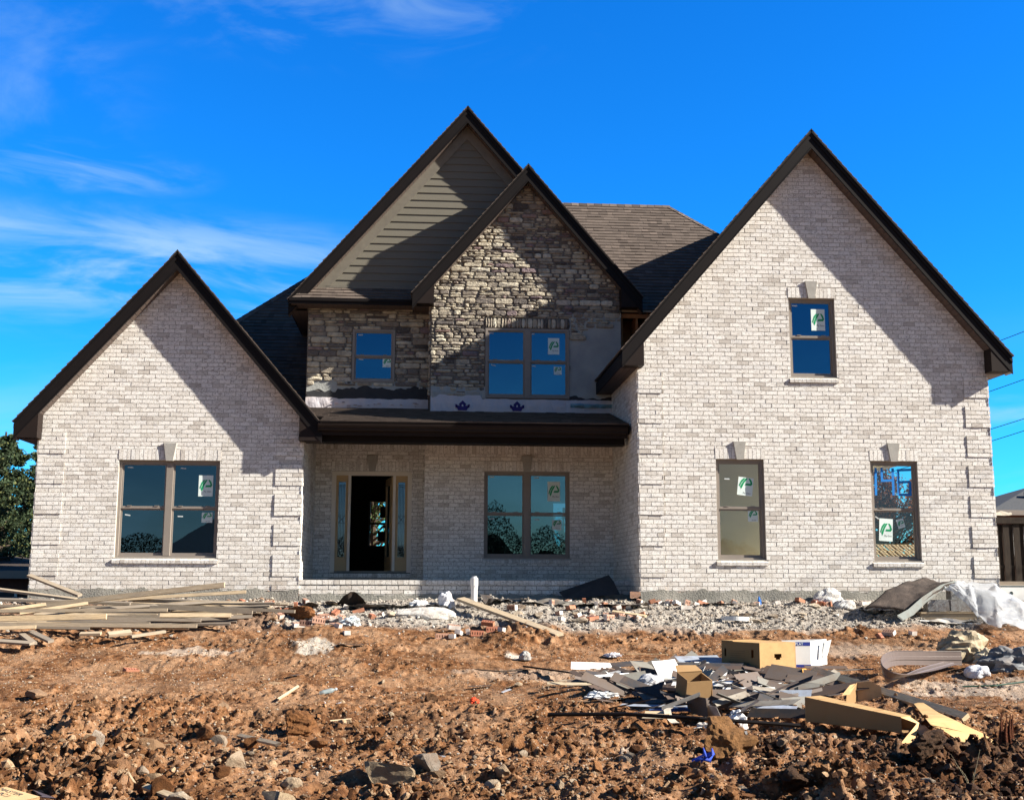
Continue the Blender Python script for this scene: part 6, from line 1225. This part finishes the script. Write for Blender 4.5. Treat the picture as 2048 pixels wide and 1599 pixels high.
# ---- scraps of roofing felt, bags and bits in the rubble by the porch
def felt_scrap(px, py, L, Wd, rz, label, seed, h=.12, col=(.06, .058, .055), lift=0, mat='paintobj', name='felt_scrap', cat='roofing felt'):
    rg = random.Random(seed); nu, nv = 22, 8; V_ = []
    for i in range(nu):
        for j in range(nv): x = (i/(nu-1)-.5)*L; y = (j/(nv-1)-.5)*Wd*(1-.25*math.sin(i*.9+seed)); V_.append((x+rg.uniform(-.01, .01), y, h*max(0, math.sin(x*5.1/L+seed))*math.sin(j*.7+seed*.5+1)*.9+rg.uniform(0, .012)))
    mb = MB(); mb.raw(V_, [(i*nv+j, i*nv+j+1, (i+1)*nv+j+1, (i+1)*nv+j) for i in range(nu-1) for j in range(nv-1)], 0, col); o = mb.build(name, M[mat], smooth=True, recalc=False); p = gp(px, py, lift); o.location = (p.x, p.y, zg(p.x, p.y)+.03); o.rotation_euler = (0, 0, rz); return tag(o, label, cat)
felt_scrap(692, 1207, .75, .5, .15, 'black felt arched into a small tent left of the white pipe', 1, .22, (.03, .03, .032))
felt_scrap(740, 1216, .9, .3, -.1, 'grey felt strip lying flat in the rubble before the door', 2, .05, (.16, .155, .145))
felt_scrap(800, 1214, 1.1, .4, .1, 'wide grey felt sheet in front of the door step', 3, .05, (.22, .215, .20))
felt_scrap(855, 1213, .8, .3, -.2, 'grey felt piece left of the white bag', 5, .07, (.15, .15, .14))
felt_scrap(1010, 1206, .8, .4, .3, 'dark felt piece right of the white pipe', 4, .10, (.06, .06, .062))
felt_scrap(1085, 1208, .9, .4, 0, 'grey felt sheet in the rubble in front of the porch window', 7, .07, (.17, .16, .145))
felt_scrap(1160, 1212, .7, .35, -.3, 'grey felt piece left of the big black sheet', 9, .05, (.2, .19, .17))
felt_scrap(1240, 1216, 1.0, .4, -.45, 'brown grey felt strip slanting before the right wing corner', 11, .05, (.20, .18, .16))
felt_scrap(600, 1216, .6, .35, .4, 'dark torn felt behind the brick heap', 13, .10, (.07, .065, .06))
felt_scrap(1440, 1212, .6, .2, .1, 'flat dark shingle scrap in the gravel before the right wing', 15, .02, (.10, .10, .10))
t_ = at(1140, 1190, 23.2); mb = MB(); 
pts = [at(1118, 1184, 22.3), at(1218, 1150, 22.3), at(1240, 1188, 22.0), at(1130, 1196, 22.0)]; mb.prism([pts[0], pts[1], pts[1].lerp(pts[2], .35)+Vector((.02, 0, 0)), pts[2], pts[3]], (0, .02, .01), 0, (.022, .022, .024)); tag(mb.build('black_sheet', M['felt'], loc=pts[0]), 'big black stiff sheet leaning in the corner beside the right wing', 'sheet')
p = gp(893, 1214, 0); crumple('white_bag', p, .14, .12, .22, (.74, .74, .76), 'crumpled white plastic bag left of the white pipe', 'bag', 5, .2, freq=1.8)
p = gp(838, 1214, 0); crumple('white_bag', p, .16, .1, .10, (.70, .70, .70), 'low white plastic bag in the rubble before the door', 'bag', 15, .3, freq=3)
p = gp(845, 1238, 0); crumple('mortar_mound', p, .60, .30, .15, (.66, .64, .60), 'broad pale mortar mound in the rubble before the door', 'mortar mound', 25, .12, mat='rock', freq=2.6, folds=0)
p = gp(702, 1252, 0); crumple('clear_bag', p, .15, .12, .12, (.55, .62, .64), 'greyish clear bag right of the brick heap', 'bag', 35, .3, freq=3)
p = gp(1050, 1318, 0); crumple('mortar_lump', p, .09, .08, .10, (.50, .50, .48), 'round pale mortar lump alone on the soil right of the slanting plank', 'mortar lump', 36, .12, mat='rock', freq=2.5, folds=0)
p = gp(1300, 1396, .05); crumple('clear_bag', p, .18, .12, .14, (.45, .46, .48), 'crumpled clear plastic bag in the left of the rubbish heap', 'bag', 37, .22, freq=2)
p = gp(1205, 1412, 0); crumple('white_bag', p, .17, .1, .06, (.78, .80, .80), 'torn white plastic at the left front of the rubbish heap', 'bag', 38, .35, freq=4)
p = gp(1225, 1312, 0); crumple('white_bag', p, .12, .1, .04, (.75, .75, .80), 'flattened white wrapper above the rubbish heap', 'bag', 40, .3, freq=4)
p = gp(1432, 1462, 0); crumple('white_card', p, .22, .08, .07, (.70, .65, .58), 'crumpled dirty white card in front of the heap', 'card', 41, .3, freq=3)
p = gp(1475, 1462, 0); crumple('white_card', p, .11, .07, .12, (.82, .82, .82), 'crumpled bright white card standing in front of the heap', 'card', 42, .3, freq=2.4)
p = gp(1345, 1447, 0); ribbon('paper_strip', [p+Vector((0, .1, .16)), p+Vector((-.05, .03, .15)), p+Vector((-.04, 0, .08)), p+Vector((.0, -.05, .03)), p+Vector((.02, -.1, .02))], .08, (1, .2, .1), (.55, .50, .42), 'curled dirty paper strip draped over the dark rod', 'paper strip', 'paintobj')
board(G(1290, 1438, .03), G(1340, 1440, .03), .12, .06, .9, 'short pale wood block under the dark rod', None, .2, 'wood_block', 'wood block')
# right rear: blocks on a pallet under a mat and plastic
def cmu(p, rz, label):
    t_ = empty('concrete_block', p, rz); tag(t_, label, 'concrete block', 'grey concrete blocks on the pallet'); mb = MB(); L, D, Hh = .39, .19, .19; col = (.42, .42, .41)
    for g in _holes([[(-L/2, -D/2), (L/2, -D/2), (L/2, D/2), (-L/2, D/2)]], [(-L/2+.03, -.015, -D/2+.03, D/2-.03), (.015, L/2-.03, -D/2+.03, D/2-.03)]): mb.prism([(a, b2, 0) for a, b2 in g], (0, 0, Hh), 0, col)
    mb.build('block_body', M['rock'], t_)
yb_ = 20.2; bz = at(1850, 1221, yb_).z
cmu((at(1872, 1200, yb_).x, yb_, bz), 0, 'grey concrete block at the left end of the stack'); cmu((at(1872, 1200, yb_).x+.41, yb_, bz), .03, 'grey concrete block in the middle of the stack'); cmu((at(1872, 1200, yb_).x+.82, yb_, bz), -.02, 'grey concrete block at the right of the stack under the plastic')
cmu((at(1872, 1200, yb_).x+.1, yb_+.22, bz+.0), 0.02, 'grey concrete block in the row behind, left'); cmu((at(1872, 1200, yb_).x+.52, yb_+.22, bz+.195), 0.02, 'topmost grey concrete block holding up the plastic'); cmu((at(1872, 1200, yb_).x+.62, yb_+.22, bz), -.02, 'grey concrete block in the row behind, right')
pl = empty('wooden_pallet', (at(1905, 1232, yb_).x, yb_-.1, bz-.15)); tag(pl, 'wooden pallet carrying the grey concrete blocks', 'pallet')
for y_ in (0, .3, .6): mb = MB(); mb.box(-.62, .62, y_-.02, y_+.02, .02, .11, 0, (.6, .5, .5)); mb.build('stringer', M['wood'], pl)
for z_ in (.0, .112):
    for k in range(5): mb = MB(); mb.box(-.62, .62, -.05+.155*k, .04+.155*k, z_+.0, z_+.02, 0, (.75, .5, .5)); mb.build('slat', M['wood'], pl)
# stiff brown mat thrown over the left end
mb = MB(); A1, A2, A3, A4 = at(1730, 1214, 20.0), at(1888, 1222, 19.7), at(1915, 1166, 20.3), at(1858, 1156, 21.0)
n_u, n_v = 30, 20; V_ = []
for i in range(n_u):
    for j in range(n_v):
        u, v = i/(n_u-1), j/(n_v-1); lo = A1.lerp(A2, v*.62); hi = A4.lerp(A3, v); q = lo.lerp(hi, u); q.z += .09*math.sin(u*math.pi)+.03*math.sin(v*5+u*3)+.05*vnoise(np.array([u*2.0]), np.array([v*1.5]), .3, 70)[0]+.02*vnoise(np.array([u*2.0]), np.array([v*1.5]), .09, 71)[0]; V_.append(tuple(q))
mb.raw(V_, [(i*n_v+j, i*n_v+j+1, (i+1)*n_v+j+1, (i+1)*n_v+j) for i in range(n_u-1) for j in range(n_v-1)], 0, (.060, .048, .042)); o = mb.build('brown_mat', tint_mat('weathered_mat', .95, 6, .7, .8, .02, (.13, .10, .082)), smooth=True, recalc=False, loc=A1); o.modifiers.new('thickness', 'SOLIDIFY').thickness = .03
tag(o, 'large stiff brown mat leaning over the concrete blocks', 'mat')
ribbon('foam_roll', [at(1800, 1234, 19.6), at(1822, 1222, 19.75), at(1850, 1196, 19.95), at(1885, 1172, 20.15), at(1912, 1162, 20.3)], [.13, .13, .11, .09, .06], (1, .25, -.7), (.17, .19, .18), 'pale folded foam edge hanging along the right rim of the brown mat', 'foam', th=.02, mat='paintobj')
# translucent plastic sheet
plm = thin_mat('milky_plastic', (.66, .69, .72), .38, .40, .34); n_u, n_v = 44, 26; V_ = []
L_ = [at(1855, 1194, 20.5), at(1905, 1168, 20.4), at(1940, 1161, 20.6), at(1990, 1168, 20.5), at(2030, 1196, 20.2), at(2075, 1228, 20.1)]
Lw = [at(1905, 1180, 20.0), at(1935, 1205, 19.75), at(1960, 1240, 19.4), at(1995, 1248, 19.1), at(2050, 1254, 19.2), at(2110, 1262, 19.3)]
def pl_(L, f): f *= len(L)-1; k = min(int(f), len(L)-2); s = f-k; s = s*s*(3-2*s)*.5+s*.5; return L[k].lerp(L[k+1], s)
for i in range(n_u):
    for j in range(n_v):
        u, v = i/(n_u-1), j/(n_v-1); q = pl_(L_, u).lerp(pl_(Lw, u), v); w1_ = vnoise(np.array([u*3.2]), np.array([v*2.0+u]), .22, 77)[0]; w2_ = vnoise(np.array([u*4+v]), np.array([v*3.0-u]), .10, 78)[0]; q.z += .12*math.sin(v*math.pi)+.012*math.sin(u*26+v*9)*v+.13*w1_+.05*w2_; q.y += .10*w2_+.06*w1_; V_.append(tuple(q))
mb = MB(); mb.raw(V_, [(i*n_v+j, i*n_v+j+1, (i+1)*n_v+j+1, (i+1)*n_v+j) for i in range(n_u-1) for j in range(n_v-1)], 0); o = mb.build('plastic_sheet', plm, smooth=True, recalc=False, loc=L_[0]); tag(o, 'billowing milky plastic sheet over the blocks at the right edge', 'plastic sheet')
felt_scrap(1905, 1246, 1.0, .45, .1, 'flat pale cement sack below the plastic sheet', 21, .05, (.50, .47, .42), name='cement_sack', cat='sack')
felt_scrap(1760, 1222, .7, .4, .0, 'pale foam sheet end sticking out left of the brown mat', 23, .02, (.55, .53, .48), name='foam_sheet', cat='foam')
p = gp(1662, 1212, 0); crumple('mortar_mound', p+Vector((0, .2, 0)), .30, .18, .24, (.72, .72, .70), 'white plaster lump against the wall left of the brown mat', 'plaster lump', 51, .14, mat='rock', freq=2.2, folds=.3)
p = gp(1690, 1216, 0); crumple('mortar_mound', p, .20, .15, .13, (.68, .68, .66), 'lower white plaster lump beside the taller one', 'plaster lump', 52, .14, mat='rock', freq=2.2, folds=.3)
mb = MB(); p = gp(1470, 1241, 0); n = 36; r0, r1 = .22, .24
vs = [(r*math.cos(a), r*.95*math.sin(a), z) for z in (0, .07) for r in (r0, r1) for a in [2*math.pi*i/n for i in range(n)]]
fs = []; 
for i in range(n): j = (i+1) % n; fs += [(i, j, 2*n+j, 2*n+i), (n+i, n+j, 3*n+j, 3*n+i), (2*n+i, 2*n+j, 3*n+j, 3*n+i)]
mb.raw(vs, fs, 0); o = mb.build('plastic_ring', M['white'], smooth=False); o.location = (p.x, p.y, zg(p.x, p.y)); o.rotation_euler = (-.05, .04, 0); tag(o, 'white plastic ring lying in the gravel before the right wing', 'ring')
p = gp(1518, 1208, 0); crumple('blue_scrap', Vector((p.x, 21.2, zt(21.2))), .03, .02, .10, (.03, .20, .62), 'small blue plastic scrap against the foundation of the right wing', 'plastic scrap', 3, .3)
# wrapped brick packs at the right edge
for k, (x, y, Y, dz, w_, lab) in enumerate(((2035, 1200, 22.6, 0, 1.0, 'white boxed pack with round hand hole at the right edge'),)):
    p = at(2000, 1200, Y); t_ = empty('boxed_pack', (p.x, Y, p.z)); tag(t_, lab, 'box'); mb = MB(); mb.box(0, .52, 0, .5, 0, .29, 0); mb.box(.55, 1.3, .02, .5, 0, .28, 0); mb.build('box_body', M['white'], t_)
    mb = MB(); mb.box(.0, .52, -.004, 0, .262, .285, 0); mb.build('blue_band', M['ink'], t_); mb = MB(); mb.tube([(.24, -.005, .14), (.24, .0, .14)], .035, 16); mb.build('hand_hole', M['ink'], t_)
    board((p.x-.05, Y+.2, p.z+.33), (p.x+1.3, Y+.2, p.z+.33), .35, .08, .35, 'grey board lying on top of the white boxed packs', None, 0, 'cover_board', 'board')
    board((p.x-.02, Y-.35, p.z-.09), (p.x+.7, Y-.4, p.z-.10), .30, .08, .30, 'dark board in front of the white boxed packs at the right edge', None, 0, 'cover_board', 'board')
mb = MB(); pts = [G(1840, 1248, .02), G(1900, 1247, .02), G(1960, 1252, .02), G(2048, 1256, .02)]; mb.tube(pts, .012, 6); tag(mb.build('white_hose', M['white'], loc=pts[0]), 'thin white hose on the soil below the plastic sheet', 'hose')
mb = MB(); pts = [G(1925, 1372, .02), G(1990, 1374, .02), G(2060, 1372, .02)]; mb.tube(pts, .012, 6); tag(mb.build('green_hose', pm('green_hose_skin', (.03, .08, .05), .5), loc=pts[0]), 'dark green hose piece at the right edge below the grey tarp', 'hose')
mb = MB(); mb.tube([(0, 0, 0), (.02, 0, .16), (.05, 0, .30), (.04, 0, .42), (0, 0, .50)], .006, 6); o = mb.build('wall_cable', M['white']); o.location = (XL1+.03, 24.4, 2.3); o.rotation_euler = (0, 0, 1.57); tag(o, 'thin white cable curling from the porch side wall', 'cable')
# ================================================================ BEYOND THE HOUSE
def foliage(P, S, cols, name, parent):
    n = len(P); a = NR.normal(0, 1, (n, 3)); a /= np.linalg.norm(a, axis=1)[:, None]; b = NR.normal(0, 1, (n, 3)); b -= a*(a*b).sum(1)[:, None]; b /= np.linalg.norm(b, axis=1)[:, None]
    a *= S[:, None]; b *= (S*NR.uniform(.35, .7, n))[:, None]
    V = np.stack([P-a*.5, P+b*.5, P+a*.5, P-b*.5], 1).reshape(-1, 3); F = np.arange(4*n).reshape(-1, 4)
    return npmesh(name, V, F, M['leaf'], np.repeat(cols, 4, axis=0), parent=parent)
def conifer(x, y, h, w, seed, label, n=9000, base=None, group=None, shape=1.0):
    rg = random.Random(seed); z0 = float(zt(y)) if base is None else base; t = empty('cedar_tree', (x, y, z0)); tag(t, label, 'tree', group)
    mb = MB(); pts = [Vector((math.sin(i*.8+seed)*.06, math.cos(i*1.1)*.06, h*.97*i/10)) for i in range(11)]; mb.tube(pts, [.17*(1-i/11)+.015 for i in range(11)], 8)
    cl = []
    for i in range(int(70*shape)):                              # limbs with tufts
        f = rg.random()**.85; zz = h*(.10+.86*f); L = w*(1-f)**.75*rg.uniform(.55, 1.1)+.12; a = rg.random()*6.28; d = Vector((math.cos(a), math.sin(a), rg.uniform(.15, .5))); e = Vector((0, 0, zz))+d*L
        mb.tube([Vector((0, 0, zz)), Vector((0, 0, zz))+d*L*.5-Vector((0, 0, .04*L)), e], [.035*(1-f)+.008, .02*(1-f)+.006, .004], 5)
        for k in range(5): q = .3+.7*(k+1)/5; cl.append((Vector((0, 0, zz))+d*L*q+Vector((rg.gauss(0, .10), rg.gauss(0, .10), rg.gauss(0, .08)))*L*.6, (.15+.115*L)*rg.uniform(.6, 1.15)))
    mb.build('trunk', M['bark'], t)
    per = n//len(cl); P = []; 
    for c, r in cl: q = NR.normal(0, 1, (per, 3)); q /= np.linalg.norm(q, axis=1)[:, None]; q *= (NR.random(per)**.45)[:, None]*r*np.array([1, 1, .62]); P.append(q+np.array(c))
    P = np.concatenate(P); tone = np.repeat(NR.uniform(.5, 1.35, len(cl)), per)[:, None]
    base_c = np.array([[.042, .064, .030]])*tone*NR.uniform(.6, 1.4, (len(P), 1)); base_c[NR.random(len(P)) < .10] = (.14, .15, .05)
    foliage(P, NR.uniform(.07, .15, len(P)), np.clip(base_c, 0, 1), 'crown', t)
p = at(2, 1165, 38); conifer(p.x-.1, 38, 5.3, 1.7, 3, 'dark green cedar whose top stands at the left edge of the picture', 20000)
p = at(72, 1165, 41); conifer(p.x, 41, 5.3, 1.2, 5, 'narrow cedar half hidden behind the left corner of the brick house', 15000)
p = at(36, 1165, 46); conifer(p.x, 46, 4.6, 1.6, 8, 'cedar with gaps showing sky, between the two nearer cedars on the left', 10000)
p = at(-45, 1165, 36); conifer(p.x, 36, 5.0, 1.6, 9, 'cedar just past the left edge of the picture', 9000)
def autumn(x, y, h, w, seed, label, col, n=9000, dens=1):
    rg = random.Random(seed); z0 = float(zt(y)); t = empty('autumn_tree', (x, y, z0)); tag(t, label, 'tree')
    mb = MB(); mb.tube([(0, 0, 0), (.05, .02, h*.25), (0, 0, h*.5), (.06, 0, h*.8)], [.16, .12, .08, .03], 8); cl = []
    for i in range(46):
        a = rg.random()*6.28; z1 = h*rg.uniform(.2, .55); L = w*rg.uniform(.5, 1.0); e = Vector((math.cos(a)*L, math.sin(a)*L, z1+h*rg.uniform(.1, .45))); m = Vector((0, 0, z1)).lerp(e, .5)+Vector((0, 0, -.1)); mb.tube([(0, 0, z1), m, e], [.05, .03, .008], 5)
        for k in range(4): cl.append((e.lerp(m, k/4)+Vector((rg.gauss(0, .2), rg.gauss(0, .2), rg.gauss(0, .2))), rg.uniform(.25, .5)))
    mb.build('trunk', M['bark'], t); per = n//len(cl); P = np.concatenate([NR.normal(0, .5, (per, 3))*r+np.array(c) for c, r in cl]); tone = np.repeat(NR.uniform(.5, 1.4, len(cl)), per)[:, None]
    foliage(P, NR.uniform(.07, .16, len(P)), np.clip(np.array([col])*tone*NR.uniform(.6, 1.4, (len(P), 1)), 0, 1), 'crown', t)
p = at(1790, 1100, 45); autumn(p.x, 45, 5.6, 2.9, 4, 'rust brown autumn tree seen through the window with the taped number', (.26, .10, .035), 30000)
p = at(745, 1060, 42); autumn(p.x, 42, 6.0, 2.4, 6, 'leafy green tree seen through the open front door', (.10, .15, .05), 8000)
p = at(1125, 1060, 50); autumn(p.x, 50, 4.4, 1.8, 7, 'thin bare tree seen through the rear window of the porch room', (.20, .13, .07), 700)
# pitched roof frame seen through the numbered window
t = empty('house_frame', (at(1780, 1100, 38).x, 38, float(zt(38)))); tag(t, 'unfinished timber roof frame seen low through the numbered window', 'roof frame')
mb = MB(); 
for k in range(48): mb.bar((-3.2+.14*k, 0, 1.32), (-3.2+.14*k+.16, 1.6, 1.78), .035, .05, 0, (.9, .5, .5))
for k in range(24): mb.bar((-3.2+.28*k+.16, 0, 1.33), (-3.2+.28*k, 1.6, 1.79), .03, .04, 0, (.8, .5, .5))
for z in (1.32, 1.55, 1.78): mb.bar((-3.3, (z-1.32)*3.5, z), (3.6, (z-1.32)*3.5, z), .05, .05, 0, (.95, .5, .5))
mb.build('rafters', M['wood'], t); mb = MB(); mb.box(-3.3, 3.6, .05, .15, -.1, 1.29, 0); mb.build('wall', M['siding_trim'], t)
# neighbours
def hip_house(loc, w, d, zw, zr, inset, wallc, roofc, label, windows=()):
    t = empty('neighbour_house', loc); tag(t, label, 'house'); mb = MB(); mb.box(-w/2, w/2, 0, d, -.5, zw, 0); mb.build('wall', wallc, t)
    mb = MB(); e = .4; A, B, C_, D = (-w/2-e, -e, zw), (w/2+e, -e, zw), (w/2+e, d+e, zw), (-w/2-e, d+e, zw); r0 = (-w/2+inset, d/2, zr); r1 = (w/2-inset, d/2, zr)
    mb.raw([A, B, C_, D, r0, r1], [(0, 1, 5, 4), (1, 2, 5), (2, 3, 4, 5), (3, 0, 4), (0, 3, 2, 1)], 0, (.3, .5, .5)); 
    ro = mb.build('roof', roofc, t); mb = MB(); mb.box(-w/2-e, w/2+e, -e-.06, -e, zw-.2, zw+.02, 0); f_ = mb.build('fascia', M['frame'], ro)
    for (x, z0, z1, ww) in windows:
        mb = MB(); F_ = Fr((0, -.01, 0), (1, 0, 0), (0, -1, 0)); 
        for a, b_, c, dd_ in ((x, x+.07, z0, z1), (x+ww-.07, x+ww, z0, z1), (x, x+ww, z1-.07, z1), (x, x+ww, z0, z0+.07), (x, x+ww, (z0+z1)/2-.03, (z0+z1)/2+.03), (x+ww/2-.02, x+ww/2+.02, z0, z1)): F_.box(mb, a, b_, c, dd_, 0, .05, 0)
        wo = mb.build('window', M['white'], t); mb = MB(); F_.box(mb, x, x+ww, z0, z1, 0, .02, 0); mb.build('pane', M['came'], wo)
    return t
dk = pm('dark_grey_shingles', (.085, .088, .09), .95, (.05, .052, .055), 12, .7, .5, 60); rb = pm('red_brown_brick', (.16, .07, .05), .9, (.10, .05, .04), 18, .8, .4, 60)
p = at(2065, 1022, 50); hp_ = hip_house((p.x+2.6, 50, p.z-3.0), 8.6, 8, 3.0, 3.0+at(2040, 971, 54).z-p.z, 3.9, rb, dk, 'neighbouring brick house with dark hip roof above the fence on the right', [(-3.6, 1.0, 2.4, 1.0)])
mb = MB(); mb.box(-1.9, -1.3, 1.6, 2.0, 3.2, 4.0, 0); mb.build('chimney', rb, [c for c in hp_.children if c.name.startswith('roof')][0])
p = at(20, 1142, 34); hip_house((p.x-3.0, 34, p.z-2.4), 9, 8, 2.4, 3.0, 3.5, rb, pm('brown_shingles', (.06, .045, .035), .95), 'low dark house under the cedars at the left edge', [(2.1, .85, 1.9, 1.15), (3.6, .85, 1.9, .5)])
# fence on the right
t = empty('wooden_fence', (10.95, 24.6, 1.3)); tag(t, 'tall dark stained wooden fence on the right beside the brick house', 'fence')
ft = at(2015, 1034, 24.6).z-1.3; ob = pm('dark_stained_boards', (.050, .037, .027), .9, (.022, .017, .014), 4, .7, .4, 40, .004, .2, (6, 6, 1))
mb = MB(); x = .02
while x < 6: 
    h_ = ft-.14+R.uniform(-.01, .01); mb.box(x, x+.135, 0, .02, .0, h_, 0); mb.box(x+.1175, x+.25, .055, .075, .0, h_, 0); x += .235
mb.build('fence_boards', ob, t); mb = MB(); mb.box(-.02, 6.1, -.04, .10, ft-.13, ft, 0); mb.build('top_rail', ob, t)
mb = MB(); mb.box(0, 6.1, .021, .054, ft*.42, ft*.42+.06, 0); mb.build('rail', ob, t)
for x in (2.4, 4.9): mb = MB(); mb.box(x, x+.1, .08, .18, -.1, ft-.02, 0); mb.build('post', ob, t)
def rag_strip(name, pts, w, col, label, cat, mat='paintobj', h=.06, seed=1):
    rg = random.Random(seed); n = 26; V_ = []; m_ = 7
    for i in range(n):
        f = i/(n-1)*(len(pts)-1); k = min(int(f), len(pts)-2); c = Vector(pts[k]).lerp(Vector(pts[k+1]), f-k)
        for j in range(m_): s = (j/(m_-1)-.5)*w; V_.append((c.x+rg.uniform(-.02, .02), c.y+s, c.z+h*(1-abs(j/(m_-1)-.5)*1.6)*(.5+.8*rg.random())))
    mb = MB(); mb.raw(V_, [(i*m_+j, i*m_+j+1, (i+1)*m_+j+1, (i+1)*m_+j) for i in range(n-1) for j in range(m_-1)], 0, col); o = mb.build(name, M[mat], smooth=True, recalc=True); return tag(o, label, cat)
rag_strip('wrapping_sheet', [(11.0, 24.7, 1.3+ft), (11.5, 24.7, 1.3+ft), (12.6, 24.7, 1.33+ft)], .25, (.50, .45, .36), 'crumpled cream wrapping sheet lying along the top of the dark fence', 'sheet', h=.11)
# power lines
for k, (a, b_, lab) in enumerate((((1990, 679), (2060, 651), 'highest thin black power line at the right edge'), ((1970, 780), (2060, 747), 'second power line, meeting the wall just under the right eave'), ((1978, 853), (2060, 826), 'upper one of the two close power lines right of the house'), ((1982, 876), (2060, 850), 'lowest power line right of the house'))):
    A = at(a[0]-30, a[1]+(a[1]-b_[1])*30/(b_[0]-a[0]), 44); B_ = at(b_[0], b_[1], 41); d = (B_-A); A2 = A-d*5; B2 = B_+d*9; mb = MB()
    mb.tube([A2.lerp(B2, i/16)-Vector((0, 0, .35*math.sin(i/16*math.pi)-.20)) for i in range(17)], .013, 6); o = mb.build('power_line', M['trim'], loc=A2); tag(o, lab, 'power line', 'power lines right of the house')
# street side behind the viewer (seen only in the window glass)
V = []; 
n = 170000; X = NR.uniform(-38, 46, n); top = 3.4+2.8*(vnoise(X, X*0, 6.0, 71)+.5)+1.6*(vnoise(X, X*0, 2.1, 72)+.5)+3.2*np.exp(-((X-6)/1.6)**2)
Z = NR.random(n)**1.3*top; P = np.stack([X, -56+NR.normal(0, 1.3, n), Z-.6], 1); o = foliage(P, NR.uniform(.10, .26, n), np.clip(np.array([[.016, .020, .012]])*NR.uniform(.6, 1.3, (n, 1)), 0, 1), 'tree_line', None); tag(o, 'far tree line across the street mirrored in the window panes', 'trees', None, 'stuff')
xs = np.linspace(-42, 50, 185); tp = (3.4+2.8*(vnoise(xs, xs*0, 6.0, 71)+.5)+1.6*(vnoise(xs, xs*0, 2.1, 72)+.5)+3.2*np.exp(-((xs-6)/1.6)**2))*.72
dk2 = pm('backing_dark', (.016, .020, .012), .95, (.008, .010, .007), 3, .8, 1.0, 2, .3); mb = MB()
for k in range(len(xs)-1): mb.raw([(xs[k], -57.2, -.8), (xs[k+1], -57.2, -.8), (xs[k+1], -57.2+.2*math.sin(xs[k+1]*3), tp[k+1]-.6), (xs[k], -57.2+.2*math.sin(xs[k]*3), tp[k]-.6), (xs[k+1], -59, tp[k+1]*.6-.6), (xs[k], -59, tp[k]*.6-.6)], [(0, 1, 2, 3), (3, 2, 4, 5)])
mb.build('tree_line_backing', dk2, o)  # solid strip added behind the leaves to block bright sky in the gaps
for x, w_, h_, lab in ((-14, 12, 7.2, 'street side house mirrored in the left windows'), (17, 13, 6.6, 'street side house mirrored in the right windows')):
    hip_house((x, -48, -.4), w_, 9, 3.2, h_, 4.5, rb, dk, lab)
